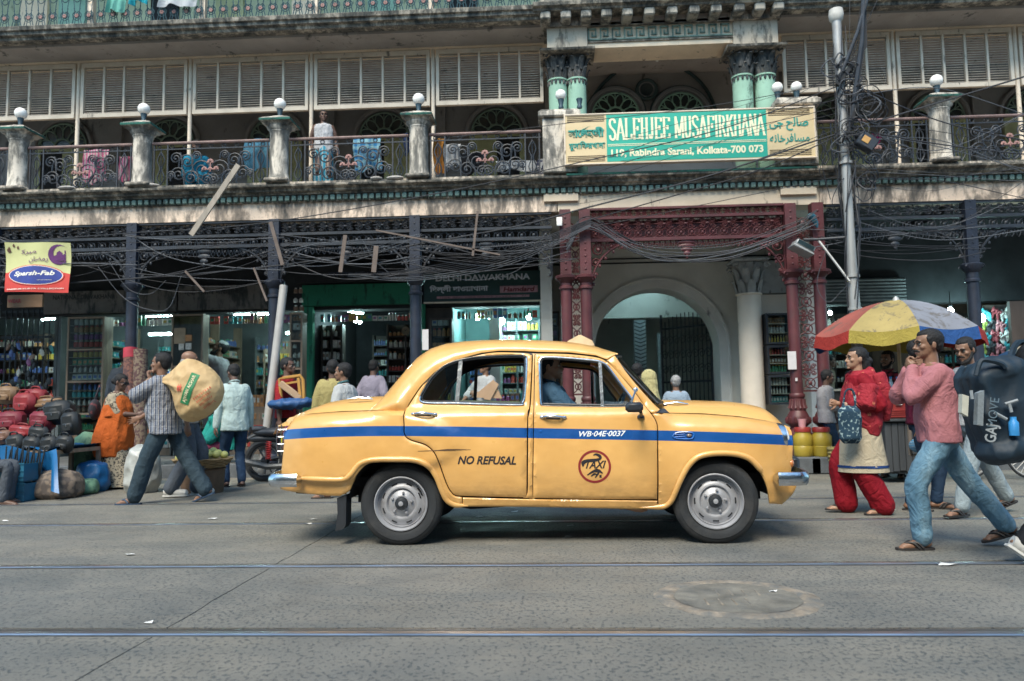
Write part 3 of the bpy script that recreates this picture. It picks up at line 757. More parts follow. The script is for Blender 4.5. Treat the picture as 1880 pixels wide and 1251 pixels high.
b = MB(); b.ell((bl.x, 13.2, bl.z - .16), (.035, .035, .06), 10, 8); b.build('bulb', FROST, BU)
# ================================================================ arcade at street level
zcp = zz(763, 505, YF); zpo = zz(763, 522, YF); zb1_ = zz(763, 405, YF)
# filigree tiles
def motif(kind, w, h, r=.009):
 b = MB(); n = 10
 if kind == 'ring':
  q = min(w, h) * .36
  b.tube([(q * cos(2 * pi * k / n), 0, h / 2 + q * sin(2 * pi * k / n)) for k in range(n + 1)], r, 4)
  for s in (-1, 1):
   for e in (-1, 1): b.tube([(s * w / 2, 0, h / 2 + e * h * .46), (s * w * .22, 0, h / 2 + e * h * .30), (0, 0, h / 2 + e * h * .05)], r * .9, 4)
  b.ell((0, -.004, h / 2), (q * .45, .012, q * .45), 6, 4)
 elif kind == 'scroll':
  for s in (-1, 1):
   for e in (-1, 1):
    b.tube([(s * (w * .25 + w * .17 * (1 - k / 14) * cos(k * .8)), 0, h / 2 + e * (h * .24 + h * .2 * (1 - k / 14) * sin(k * .8))) for k in range(12)], r, 4)
  b.tube([(-w / 2, 0, h * .5), (-w * .1, 0, h * .56), (0, 0, h), (w * .1, 0, h * .56), (w / 2, 0, h * .5), (w * .1, 0, h * .44), (0, 0, 0), (-w * .1, 0, h * .44), (-w / 2, 0, h * .5)], r, 4)
  b.ell((0, -.004, h / 2), (w * .10, .014, h * .10), 6, 4)
 else:   # fringe tooth
  b.tube([(-w / 2, 0, h), (-w * .3, 0, h * .3), (0, 0, 0), (w * .3, 0, h * .3), (w / 2, 0, h)], r, 4); b.ell((0, 0, h * .62), (w * .17, r, h * .2), 6, 4)
 return b
MO = {}
def band(parent, m, kind, x0, x1, z0, z1, tw, name, y=YF):
 n = max(1, round((x1 - x0) / tw)); w = (x1 - x0) / n; k = (kind, round(w, 2), round(z1 - z0, 2), m.name)
 if k not in MO: MO[k] = motif(kind, w, z1 - z0).mesh(name, m)
 for i in range(n): obj(name, MO[k], parent, (x0 + (i + .5) * w, y, z0))
def bracket(parent, m, x, z, s, r, y=YF):
 """quarter-arch spandrel full of scrolls"""
 b = MB(); b.tube([(x + s * r * (1 - cos(pi / 2 * k / 10)), y, z - r + r * sin(pi / 2 * k / 10)) for k in range(11)], .018, 6)
 b.tube([(x, y, z - r * 1.05), (x, y, z)], .014, 5); b.build('bracket_arch', m, parent)
 for fx, fz, q in ((.16, -.17, .17), (.10, -.46, .11), (.43, -.10, .11), (.07, -.72, .07), (.68, -.06, .07)):
  b = MB(); c = V((x + s * fx * r * 1.05, y, z + fz * r)); Q = q * r
  b.tube([c + V((s * Q * (1 - k / 16) * cos(k * .75), 0, Q * (1 - k / 16) * sin(k * .75))) for k in range(13)], .012, 4); b.ell(c, Q * .3, 6, 4); b.build('bracket_scroll', m, parent)
 for k in range(7):
  a = pi / 2 * (k + .5) / 7; b = MB(); c = V((x + s * r * (1 - cos(a)), y, z - r + r * sin(a))); d = V((s * sin(a) * 0 + s * cos(a) * .0 + s * .035 * cos(a), 0, -.035 * sin(a) - .02))
  b.ell(c + d, (.022, .012, .030), 6, 4); b.build('bracket_leaf', m, parent)
cols = [(-262, 0), (-8, 0), (245, 0), (505, 0), (763, 0), (1783, 0), (2040, 0)]
CXs = []
for px, _ in cols:
 x = xx_(px, 480, YF); CXs.append(x)
 c = thing('iron_column', None, None, (x, YF, PV), parent=HOUSE)
 zc = zpo
 b = MB(); b.box(x - .085, x + .085, YF - .085, YF + .085, zc + .12, zb0); b.build('column_block', IRONB, c, smooth=False)
 b = MB()
 for k in range(9): b.ell((x, YF - .088, zc + .22 + k * .11), (.016, .008, .016), 6, 4)
 b.build('column_studs', IRONB, c)
 b = MB(); b.lathe([(.10, PV), (.15, PV + .02), (.15, PV + .12), (.11, PV + .16), (.105, PV + .5), (.12, PV + .52), (.12, PV + .56), (.10, PV + .58), (.094, zc - .18), (.115, zc - .17), (.115, zc - .14), (.095, zc - .12), (.095, zc - .03), (.12, zc), (.16, zc + .06), (.165, zc + .10), (.14, zc + .12)], (x, YF, 0), 18); b.build('column_shaft', IRONB, c)
 for k in range(4):
  a = pi / 4 + pi / 2 * k; q = V((x + .15 * cos(a), YF + .15 * sin(a), zc + .06)); b = MB(); b.tube([q + V((cos(a) * .05 * cos(u), 0, .05 * sin(u))) * (1 - u / 7) for u in range(6)], .014, 4); b.build('capital_volute', IRONB, c)
def frieze(x0, x1, m, parent, ofs=0.):
 z = lambda py: zz(763, py, YF) + ofs
 for a, c_ in ((447, 441), (427, 422), (401, 396)): hb('frieze_bar', m, (x0, x1, YF - .035, YF + .035, z(a), z(c_)), p=parent)
 band(parent, m, 'scroll', x0, x1, z(421), z(402), .30, 'frieze_panel')
 band(parent, m, 'ring', x0, x1, z(447) + .002, z(428), .19, 'frieze_ring')
 band(parent, m, 'tooth', x0, x1, z(463), z(447), .10, 'frieze_tooth')
 zc = z(447); xc = (x0 + x1) / 2
 b = MB(); 
 for k, (q, d) in enumerate(((.13, .04), (.11, .13), (.07, .21), (.03, .27))): b.ell((xc, YF, zc - d), (q, .02, .045), 8, 5)
 b.build('frieze_pendant', m, parent)
FR = thing('iron_frieze', None, None, (0, YF, zb0 - .5), parent=HOUSE)
spans = [(CXs[0], CXs[1]), (CXs[1], CXs[2]), (CXs[2], CXs[3]), (CXs[3], CXs[4]), (CXs[4], PX0 - .02), (PX1 + .02, CXs[5]), (CXs[5], CXs[6])]
for a, c in spans:
 frieze(a + .085, c - .085, IRON, FR)
 zk = zz(763, 447, YF)
 if a != PX1 + .02: bracket(FR, IRON, a + .09, zk, 1, .62)
 bracket(FR, IRON, c - .09, zk, -1, .62)
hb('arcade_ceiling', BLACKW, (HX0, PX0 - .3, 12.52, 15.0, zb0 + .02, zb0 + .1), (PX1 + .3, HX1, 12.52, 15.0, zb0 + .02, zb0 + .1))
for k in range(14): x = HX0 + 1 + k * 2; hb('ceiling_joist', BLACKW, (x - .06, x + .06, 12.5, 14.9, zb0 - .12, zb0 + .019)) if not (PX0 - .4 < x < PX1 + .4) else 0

# ---- red iron portico
RP_ = thing('iron_portico', None, None, ((PX0 + PX1) / 2, 12.1, PV), parent=HOUSE)
YP2 = 12.1
rz0 = zz(1240, 455, YP2)
cl = [(1039, 500), (1075, 500), (1452, 480), (1502, 480)]
RX = []
zcap = zz(1250, 514, YP2); zped = zz(1480, 722, YP2)
for px, py in cl:
 x = xx_(px, py, YP2); RX.append(x)
 c = RP_
 b = MB(); b.box(x - .088, x + .088, YP2 - .088, YP2 + .088, zcap + .10, zb0 - .002); b.build('post_block', REDI, c, smooth=False)
 st = MB(); st.ell((0, 0, 0), (.020, .010, .020), 8, 5); st = st.mesh('stud', REDI) if px == 1039 else ST; ST = st
 z = zcap + .2
 while z < zb0 - .1: obj('stud', ST, c, (x, YP2 - .09, z)); z += .105
 b = MB(); b.lathe([(.092, zped), (.09, zcap - .12), (.115, zcap - .11), (.115, zcap - .08), (.095, zcap - .06), (.095, zcap - .02), (.13, zcap + .02), (.175, zcap + .06), (.18, zcap + .10), (.15, zcap + .11)], (x, YP2, 0), 20); b.build('post_shaft', REDI, c)
 for k in range(4):
  a = pi / 4 + pi / 2 * k; q = V((x + .16 * cos(a), YP2 + .16 * sin(a), zcap + .04)); b = MB(); b.tube([q + V((cos(a) * .05 * cos(u), 0, .05 * sin(u))) * (1 - u / 7) for u in range(6)], .014, 4); b.build('capital_volute', REDI, c)
 b = MB(); n = 24; P = [(.10, zped), (.115, zped - .02), (.115, zped - .06), (.10, zped - .08), (.105, zped - .16), (.13, zped - .24), (.12, zped - .27), (.155, zped - .34), (.18, zped - .42), (.165, zped - .48), (.12, zped - .52), (.13, zped - .56), (.20, zped - .62), (.20, zped - .68), (.16, zped - .70), (.16, PV + .14), (.2, PV + .1), (.2, PV)]
 b.lathe(P, (x, YP2, 0), n)
 for k in range(12):
  a = 2 * pi * k / 12; b.tube([(x + r * cos(a), YP2 + r * sin(a), z) for r, z in ((.108, zped - .09), (.113, zped - .17), (.136, zped - .235))], .016, 5)
  b.ell((x + .168 * cos(a), YP2 + .168 * sin(a), zped - .42), (.035, .035, .06), 6, 4)
 b.build('post_pedestal', REDI, c)
for a, c in ((RX[0], RX[1]), (RX[2], RX[3])):
 band(RP_, REDI, 'scroll', a + .092, c - .092, zped - .02 + 0, zped + .0, .3, 'x') if False else 0
 z = zped + .05
 w = c - a - .18
 k = ('pan', round(w, 3))
 if k not in MO: MO[k] = motif('scroll', w, .21, .010).mesh('openwork_panel', REDI)
 k2 = ('pan2', round(w, 3))
 if k2 not in MO: MO[k2] = motif('ring', w, .21, .010).mesh('openwork_panel', REDI)
 i = 0
 while z < zb0 - .22: obj('openwork_panel', MO[k if i % 2 else k2], RP_, ((a + c) / 2, YP2, z)); z += .212; i += 1
 hb('openwork_sill', REDI, (a + .09, c - .09, YP2 - .03, YP2 + .03, zped + .02, zped + .048), p=RP_)
def zr(py): return zz(1260, py, YP2)
x0, x1 = RX[1] + .088, RX[2] - .088
for a, c in ((400, 395), (441, 435), (383, 379)): hb('beam_bar', REDI, (x0, x1, YP2 - .04, YP2 + .04, zr(a), zr(c)), p=RP_)
band(RP_, REDI, 'scroll', x0, x1, zr(395), zr(383), .24, 'beam_panel', YP2)
band(RP_, REDI, 'ring', x0, x1, zr(435), zr(418), .17, 'beam_ring', YP2); band(RP_, REDI, 'scroll', x0, x1, zr(420), zr(400), .34, 'beam_panel', YP2)
hb('beam_backing', mat('maroon_iron', (0, 0, 0)), (x0, x1, YP2 + .10, YP2 + .12, zr(434), zr(401)), p=RP_)
band(RP_, REDI, 'tooth', x0, x1, zr(455), zr(441), .085, 'beam_tooth', YP2)
b = MB()
for q, d in ((.16, .03), (.14, .09), (.10, .15), (.06, .21), (.025, .27)): b.ell(((x0 + x1) / 2, YP2, zr(441) - d), (q, .025, .04), 8, 5)
b.build('beam_pendant', REDI, RP_)
for x, s in ((x0, 1), (x1, -1)): bracket(RP_, REDI, x, zr(441), s, .74, YP2)

# ---- passage behind the portico: arch wall, side column, inner arch
YA = 14.4
ARm = BLUEW
xa0, xa1 = PX0 - .35, PX1 + .35
ac = at(1207, 648, YA); ra = abs(at(1321, 648, YA).x - at(1092, 648, YA).x) / 2; xc = (at(1321, 648, YA).x + at(1092, 648, YA).x) / 2
n = 40; zs = zz(1207, 530, YA) - ra
outer = [(xa0, PV), (xa0, zb0 + .1), (xa1, zb0 + .1), (xa1, PV)]
b = MB()
for s, y in ((1, YA), (-1, YA + .6)):
 P = [(xc + ra, y, PV)] + [(xc + ra * cos(pi * k / n), y, zs + ra * sin(pi * k / n)) for k in range(n + 1)] + [(xc - ra, y, PV)]
 Q = [(xa1, y, PV)] + [(lerp(xa1, xa0, k / n), y, zb0 + .1) for k in range(n + 1)] + [(xa0, y, PV)]
 b.add(P + Q, [(k, k + 1, len(P) + k + 1, len(P) + k) for k in range(len(P) - 1)])
P = [(xc + ra, PV)] + [(xc + ra * cos(pi * k / n), zs + ra * sin(pi * k / n)) for k in range(n + 1)] + [(xc - ra, PV)]
b.add([(p[0], y, p[1]) for p in P for y in (YA, YA + .6)], [(2 * k, 2 * k + 1, 2 * k + 3, 2 * k + 2) for k in range(len(P) - 1)])
b.build('passage_wall', ARm, HOUSE, smooth=False)
b = MB(); m_ = len(P)
for r0, r1, y0 in ((0.0, .16, YA - .035), (.16, .20, YA - .055)):
 A = [(p[0] + (p[0] - xc) / ra * r, y, p[1] + max(0, p[1] - zs) / ra * r) for p in P for r, y in ((r0, YA - .002), (r0, y0), (r1, y0), (r1, YA - .002))]
 b.add(A, [(4 * k + q, 4 * k + q + 1, 4 * k + 5 + q, 4 * k + 4 + q) for k in range(m_ - 1) for q in range(3)])
b.build('arch_moulding', wmat('arch_moulding_wash', (.60, .60, .57), .06, sc=1.2), HOUSE, smooth=False)
hb('passage_ceiling', ARm, (PX0 - .3, PX1 + .3, 12.52, YA - .003, zb0 + .02, zb0 + .1))
for z in (zz(1200, 474, YA), zz(1200, 482, YA)): hb('picture_rail', DARK, (PX0 - .2, PX1 + .2, YA - .02, YA - .004, z - .016, z + .008))
for x0, x1, y1 in ((PX0 - .32, PX0 - .12, 12.5), (PX1 + .12, PX1 + .32, 12.5)): hb('passage_side_wall', ARm, (x0, x1, 13.3, YA - .004, PV, zb0 + .018))
# inner rooms of the passage
hb('inner_wall', BLUEW, (xc - 3.2, xc - 3.0, YA + .61, 19.2, PV, 4.4), (xc + 2.0, xc + 2.2, YA + .61, 19.2, PV, 4.4), (xc - 3.0, xc + 2.0, 19.0, 19.2, PV, 4.4)); hb('inner_ceiling', BLUEW, (xc - 3.2, xc + 2.2, YA + .61, 19.2, 4.402, 4.5))
hb('inner_arch_wall', BLUEW, (xc - 3.0, xc - 1.25, 17.2, 17.4, PV, 4.4), (xc - 1.25, xc + 2.0, 17.2, 17.4, 3.0, 4.4))
xp = at(1176, 640, 17.0).x; TI = mat('tinsel_tile', (.42, .50, .54), .45, .2, .3, 30, bump=.5)
hb('tiled_pier', TI, (xp - .13, xp + .13, 17.0, 17.199, PV, zz(1176, 588, 17.0)))
b = MB(); b.add([(0, 0, 0), (.13, 0, .05), (.13, -.01, .075), (0, -.01, .025), (-.13, 0, .05), (-.13, -.01, .075)], [(0, 1, 2, 3), (0, 3, 5, 4)]); cm = b.mesh('chevron', mat('grey_tile', (.10, .13, .15), .5), False)
z = PV + .5
while z < zz(1176, 594, 17.0): obj('chevron', cm, HOUSE, (xp, 16.99, z)); z += .085
x = at(1213, 640, 17.0).x; hb('tiled_pier', TI, (x - .05, x + .05, 17.05, 17.199, PV, zz(1213, 612, 17.0)))
TB = emit('cool_tube', (.66, 1.0, .97), 48.); TBd = emit('fill_tube', (.55, .92, 1.0), 22.)
def tube_light(x0, x1, y, z, label, m=None, d=0.):
 t_ = thing('fluorescent_tube', label, 'lamp', ((x0 + x1) / 2, y, z), group='fluorescent tubes in the shops')
 b = MB(); b.tube([(x0, y, z), (x1, y + d, z)], .016, 8); b.build('lit_tube', m or TB, t_)
 b = MB(); b.bar((x0 - .03, y + .03, z + .035), (x1 + .03, y + d + .03, z + .035), .05, .03); b.build('tube_fitting', mat('tube_fitting', (.5, .5, .48), .6), t_, smooth=False)
tube_light(xp - .9, xp + .5, 16.4, 4.2, 'unseen tube added above the arch to brighten the passage', TBd)  # out of view above the arch, added to brighten the tiled pier
# open iron gate leaf, right of the passage
GT = thing('iron_gate', 'tall dark iron gate leaf folded open inside the arched passage', 'gate', (xc + ra - .1, YA + .7, PV))
g0 = V((xc + ra - .02, YA + .62, 0)); g1 = V((xc + ra - .85, YA + 1.5, 0))
b = MB()
for z in (PV + .08, 1.5, 2.6): b.bar(g0 + V((0, 0, z)), g1 + V((0, 0, z)), .04)
for t_ in (0, 1): p = g0.lerp(g1, t_); b.bar(p + V((0, 0, PV)), p + V((0, 0, 2.9)), .045)
b.build('gate_frame', IRON, GT, smooth=False)
for k in range(1, 12):
 p = g0.lerp(g1, k / 12); b = MB(); b.tube([p + V((0, 0, PV + .08)), p + V((0, 0, 2.7 + .2 * sin(k / 12 * pi)))], .011, 5); b.build('gate_bar', IRON, GT)
for k in range(8):
 p = g0.lerp(g1, (k + .5) / 8)
 for z in (1.75, 2.05, 2.35): b = MB(); b.tube([p + (g1 - g0).normalized() * .09 * (1 - u / 14) * cos(u * .8) + V((0, 0, z + .11 * (1 - u / 14) * sin(u * .8))) for u in range(12)], .009, 4); b.build('gate_scroll', IRON, GT)
# big plaster column and pilaster at the right of the passage
LEAF = wmat('leafy_capital', (.36, .38, .38), .25, sc=4)
COLM = wmat('column_wash', (.72, .64, .54), .06, sc=1)
cx = xx_(1377, 600, 13.55)
corinth(float(cx), .205, zz(1380, 478, 13.55), zz(1380, 541, 13.55), 13.55, COLM, LEAF, PV + .45, 'plaster_column')
hb('column_plinth', wmat('plinth_wash', (.22, .22, .22), .3), (cx - .30, cx + .30, 13.25, 13.85, PV, PV + .30), (cx - .26, cx + .26, 13.29, 13.81, PV + .302, PV + .45))
xw = xx_(1412, 600, 13.75); hb('plaster_pilaster', COLM, (xw - .22, xw + .7, 13.76, 14.39, PV, zz(1412, 541, 13.75)))
hb('pilaster_capital', LEAF, (xw - .25, xw + .7, 13.72, 14.38, zz(1412, 539, 13.75), zz(1412, 480, 13.75)))
x = xx_(1098, 600, 13.6); hb('plaster_pilaster', COLM, (x - .5, x - .1, 13.5, 14.39, PV, zb0 + .015))

# ---- shop fronts
YSH = 14.5
WOODD = mat('dark_wood', (.055, .042, .035), .6, 0, .35, 5, .2, stretch=(1, 1, .2)); WOODL = mat('worn_wood', (.24, .175, .125), .65, 0, .3, 4, .3, stretch=(3, 3, .4))
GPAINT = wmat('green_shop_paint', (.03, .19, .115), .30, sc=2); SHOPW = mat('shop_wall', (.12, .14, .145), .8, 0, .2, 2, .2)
SGREY = wmat('grey_signboard', (.17, .155, .145), .45, sc=2)
def X(px, Y=YSH, py=620): return xx_(px, py, Y)
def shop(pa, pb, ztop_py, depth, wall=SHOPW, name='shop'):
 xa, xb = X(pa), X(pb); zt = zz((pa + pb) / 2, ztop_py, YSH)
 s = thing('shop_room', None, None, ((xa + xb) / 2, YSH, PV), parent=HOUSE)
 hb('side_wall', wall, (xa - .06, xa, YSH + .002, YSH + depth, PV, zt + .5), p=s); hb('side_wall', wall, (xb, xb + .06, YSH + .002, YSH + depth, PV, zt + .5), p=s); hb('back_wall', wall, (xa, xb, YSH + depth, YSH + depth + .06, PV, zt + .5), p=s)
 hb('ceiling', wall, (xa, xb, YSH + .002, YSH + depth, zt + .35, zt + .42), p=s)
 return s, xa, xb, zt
# goods
GC = [(.55, .08, .06), (.6, .55, .5), (.08, .28, .16), (.55, .38, .07), (.10, .16, .40), (.50, .24, .10), (.30, .10, .25), (.06, .30, .32), (.62, .60, .55), (.25, .15, .10)]
GM = [mat('packaging_%s' % w, c, .35, 0, .25, 30, bump=0) for w, c in zip(('red', 'white', 'green', 'mustard', 'blue', 'orange', 'purple', 'teal', 'ivory', 'brown'), GC)]
def goods(name, x0, x1, y, shelves, parent=None, hmax=.2, seed=1, d=.14, ax='x', pal=range(10), label='packets and bottles packed on the shop shelves', cat='goods', run=5):
 """many small packets: nobody could count them"""
 rnd = random.Random(seed); b = MB()
 for z in shelves:
  x = x0; left = 0
  while x < x1 - .03:
   if left <= 0: left = rnd.randint(2, run); c = rnd.choice(list(pal)); w = rnd.uniform(.045, .10); h = rnd.uniform(.45, .95) * hmax; rd = rnd.random() < .5
   left -= 1; b.cm = c
   cx, cy, lo, hh = x + w / 2, y + rnd.uniform(0, .03), z, h * rnd.uniform(.96, 1.0)
   if rd:
    P = [(w * .44, 0), (w * .44, hh * .72), (w * .2, hh * .82)]; 
    if ax == 'x': b.lathe(P, (cx, cy + w / 2, lo), 7)
    else: b.lathe(P, (y + d / 2, cx, lo), 7)
    b.cm = rnd.choice(list(pal)); q = (cx, cy + w / 2) if ax == 'x' else (y + d / 2, cx)
    b.lathe([(w * .24, hh * .82), (w * .24, hh)], (*q, lo), 6)
   else:
    if ax == 'x': b.box(cx - w * .46, cx + w * .46, cy, cy + d, lo, lo + hh)
    else: b.box(y, y + d, cx - w * .46, cx + w * .46, lo, lo + hh)
    b.cm = rnd.choice(list(pal)); e = .0025
    if ax == 'x': b.box(cx - w * .3, cx + w * .3, cy - e, cy, lo + hh * .35, lo + hh * .75)
    else: b.box(y - e, y + d + e, cx - w * .3, cx + w * .3, lo + hh * .35, lo + hh * .75)
   x += w + rnd.uniform(.002, .012) + (rnd.uniform(.03, .12) if rnd.random() < .05 else 0)
 return b.build(name, GM, parent, smooth=False, label=label, cat=cat, kind='stuff')
def shelving(x0, x1, y, z0, z1, n, parent, m=WOODD, d=.22, uprights=3, nm='shelf_unit'):
 s = thing(nm, None, None, (x0, y, z0), parent=parent); Z = [lerp(z0, z1, k / n) for k in range(n)]
 for z in Z: hb('shelf', m, (x0, x1, y, y + d, z - .02, z), p=s)
 hb('shelf_back', m, (x0, x1, y + d, y + d + .015, z0, z1), p=s)
 for k in range(uprights): x = lerp(x0, x1, k / (uprights - 1)); hb('shelf_upright', m, (x - .02, x + .02, y - .01, y + d, z0 - .02, z1), p=s)
 return Z
def side_shelves(s, x, sgn, y0, y1, seed, pal, label):
 Z = [lerp(.45, 2.75, k / 9) for k in range(9)]
 for z in Z: hb('shelf', WOODL, (min(x, x + sgn * .2), max(x, x + sgn * .2), y0, y1, z - .02, z), p=s)
 for y in (y0, (y0 + y1) / 2, y1): hb('shelf_upright', WOODL, (min(x, x + sgn * .21), max(x, x + sgn * .21), y - .02, y + .02, .4, 2.95), p=s)
 goods('shop_goods', y0 + .03, y1 - .03, x + (.03 if sgn > 0 else -.17), Z, seed=seed, pal=pal, ax='y', label=label, hmax=.19)
# wall over the fronts and the piers between shops
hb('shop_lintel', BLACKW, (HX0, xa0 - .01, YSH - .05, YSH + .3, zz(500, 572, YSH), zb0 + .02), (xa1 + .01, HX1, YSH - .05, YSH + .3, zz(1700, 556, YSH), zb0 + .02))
# S1: far left, barred window
s, xa, xb, zt = shop(-120, 100, 570, 2.4)
hb('window_bar_frame', IRON, (X(6), X(98), YSH - .06, YSH - .03, zz(50, 575, YSH), zz(50, 571, YSH)), (X(6), X(98), YSH - .06, YSH - .03, zz(50, 622, YSH), zz(50, 618, YSH)), p=s)
for k, px in enumerate(range(14, 104, 10)): b = MB(); b.tube([(X(px), YSH - .06, PV), (X(px), YSH - .06, zz(50, 570, YSH))], .014, 6); b.build('window_bar', IRON, s)
Z = shelving(xa + .05, xb - .05, YSH + 1.5, .5, 2.8, 8, s); goods('shop_goods', xa + .05, xb - .05, YSH + 1.5, Z, seed=1, label='dim packets on shelves behind the barred window')
tube_light(X(8), X(95), YSH + 1.1, zz(50, 588, YSH + 1.1), 'long slanting tube behind the barred window at far left', d=-.4)
# hanging slippers/purses on the bars
for k in range(34):
 rnd = random.Random(k); px = 14 + rnd.random() * 84; py = 625 + rnd.random() * 110; q = at(px, py, YSH - .10); b = MB(); c = GM[rnd.choice((0, 4, 5, 7, 8, 9, 6))] if rnd.random() < .4 else BLACKP
 b.ell((q.x, q.y, q.z), (.035 + .02 * rnd.random(), .025, .08), 7, 5, M.Rotation(rnd.uniform(-.5, .5), 4, 'Y')); b.tube([(q.x, q.y, q.z + .06), (q.x, q.y - .01, q.z + .13)], .006, 4)
 b.build('hanging_purse', c, label='small purse hung on the barred shop window behind the bag stall', cat='purse', group='purses hung on the barred window')
# S2: national
s, xa, xb, zt = shop(112, 318, 577, 3.0)
hb('sign_panel', SGREY, (X(88), X(330), YSH - .16, YSH - .06, zz(200, 576, YSH), zz(200, 536, YSH)), p=s)
Z = shelving(xa + .6, xb - .02, YSH + 2.6, .4, 2.75, 8, s, SHOPW); goods('shop_goods', xa + .6, xb - .05, YSH + 2.6, Z, seed=2, pal=(7, 2, 4, 1, 9, 7), label='bottles on the shelves of the shop with the long jar cabinet')
tube_light(X(210), X(305), YSH + .5, zz(250, 581, YSH + .5), 'upper tube across the shop beside the jar cabinet'); tube_light(X(195), X(240), YSH + 1.6, zz(215, 616, YSH + 1.6), 'short lower tube beside the jar cabinet')
side_shelves(s, xa, 1, YSH + .3, YSH + 2.5, 21, (7, 2, 4, 1, 9, 3), 'packets on the left-hand wall shelves next to the jar cabinet')
# S3
s, xa, xb, zt = shop(322, 556, 575, 3.2)
hb('sign_panel', SGREY, (X(333), X(500), YSH - .16, YSH - .06, zz(420, 570, YSH), zz(420, 526, YSH)), p=s)
Z = shelving(xa + .5, xb - .02, YSH + 2.8, .4, 2.75, 8, s, SHOPW); goods('shop_goods', xa + .5, xb - .05, YSH + 2.8, Z, seed=3, pal=(7, 2, 4, 9, 5, 7, 3), label='bottles on the back shelves of the shop where the bearded man reaches up')
x = X(440); Z = shelving(x, x + .8, YSH + 1.3, .4, 2.35, 7, s, WOODL, uprights=2); goods('shop_goods', x, x + .8, YSH + 1.3, Z, seed=4, pal=(7, 2, 3, 9, 8), label='bottles on the wooden shelf behind the bearded man')
tube_light(X(418), X(500), YSH + .3, zz(460, 577, YSH + .3), 'upper tube above the bearded man'); tube_light(X(460), X(545), YSH + 2.0, zz(490, 613, YSH + 2.0), 'lower tube behind the leaning white pipe')
side_shelves(s, xa, 1, YSH + .3, YSH + 2.7, 22, (9, 7, 8, 4, 2, 5), 'packets on the left-hand wall shelves of the bearded man\'s shop')
# S4 green shop
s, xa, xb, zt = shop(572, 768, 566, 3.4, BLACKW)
hb('green_fascia', GPAINT, (X(560), X(770), YSH - .2, YSH - .06, zz(660, 562, YSH), zz(660, 525, YSH)), p=s); hb('green_jamb', GPAINT, (X(562), X(578), YSH - .15, YSH - .01, PV, zz(660, 563, YSH)), p=s); hb('green_jamb', GPAINT, (X(770), X(783), YSH - .15, YSH - .01, PV, zz(660, 563, YSH)), p=s)
hb('sign_panel', BLACKW, (X(550), X(775), YSH - .3, YSH - .21, zz(660, 522, YSH), zz(660, 490, YSH)), p=s)
for x0, x1, yy, sd, pal in ((xa + .05, xa + .45, YSH + .5, 5, (8, 1, 9, 1)), (xb - .75, xb - .02, YSH + .7, 6, (1, 5, 0, 9, 7, 8)), (xa + .5, xb - .8, YSH + 3.0, 7, (9, 7, 8, 4))):
 Z = shelving(x0, x1, yy, .4, 2.75, 10, s); goods('shop_goods', x0, x1, yy, Z, seed=sd, pal=pal, hmax=.17, label='small packets in the dim shop under the green fascia, shelf %s' % ('on its left' if sd == 5 else 'on its right by the clock' if sd == 6 else 'at its back'))
tube_light(X(617), X(632), YSH + .9, zz(625, 572, YSH + .9), 'short tube under the green fascia', d=.5)
def bulb(px, py, Y, label, m=None, r=.05):
 q = at(px, py, Y); t_ = thing('shop_bulb', label, 'lamp', q, group='bulbs in the shops'); b = MB(); b.ell(q, (r, r, r * 1.3), 10, 7); b.build('lit_bulb', m or emit('cool_bulb', (.60, 1.0, 1.0), 75.), t_)
 b = MB(); b.lathe([(.02, r), (.03, r + .05), (.01, r + .06), (.006, r + .3)], q, 8); b.build('bulb_holder', DARK, t_)
bulb(653, 587, YSH + .8, 'left of two bulbs under the green fascia'); bulb(661, 590, YSH + 1.2, 'right of two bulbs under the green fascia', r=.04)
q = at(745, 608, YSH + .65); CK = thing('wall_clock', 'round wall clock on the shelves under the green fascia', 'clock', q)
b = MB(); b.lathe([(.085, -.01), (.085, -.03), (.07, -.03), (.07, -.02), (0, -.02)], q, 20, 'Y'); b.build('clock_case', WOODL, CK)
b = MB(); b.tube([q + V((0, -.022, 0)), q + V((.03, -.022, .04))], .004, 4); b.tube([q + V((0, -.022, 0)), q + V((-.02, -.022, .02))], .005, 4); b.build('clock_hands', DARK, CK)
# S5 delhi dawakhana
s, xa, xb, zt = shop(832, 992, 568, 2.2, mat('teal_wall', (.18, .32, .32), .7, 0, .1, 3))
Z = shelving(X(908, YSH + 1.2), X(990, YSH + 1.2), YSH + 1.2, 1.1, 2.85, 8, s, SHOPW); goods('shop_goods', X(908, YSH + 1.2), X(990, YSH + 1.2), YSH + 1.2, Z, seed=8, pal=(2, 3, 1, 6, 2, 0, 7, 8), hmax=.2, label='bright bottles and boxes on the lit shelves of the corner chemist')
Z = shelving(X(840), X(990), YSH + 1.9, .5, 2.0, 6, s, SHOPW); goods('shop_goods', X(840), X(990), YSH + 1.9, Z, seed=9, label='packets low at the back of the corner chemist')
for k, px in enumerate((877, 901, 922, 971)): bulb(px, 582 + (k == 2) * 8, YSH + .7, ('first', 'second', 'third', 'rightmost')[k] + ' bulb along the ceiling of the lit corner chemist')
hb('shop_front_panel', WOODD, (X(783), X(832), YSH - .08, YSH, PV, zz(830, 566, YSH)), p=s); hb('shop_front_panel', WOODD, (X(992), X(1030), YSH - .08, YSH, PV, zz(1000, 566, YSH)), p=s)
SB = mat('night_green_board', (.018, .055, .055), .5, 0, .2, 3, .2)
s5 = thing('chemist_signboard', 'dark green shop signboard lettered for a chemist, beside the maroon columns', 'sign', (X(887), YSH - .3, zz(887, 556, YSH - .3)))
xs0, xs1 = X(779, YSH - .3), X(996, YSH - .3); z0, z1 = zz(887, 553, YSH - .3), zz(887, 499, YSH - .3)
b = MB(); b.box(xs0, xs1, YSH - .3, YSH - .2, z0, z1); b.build('board', SB, s5, smooth=False)
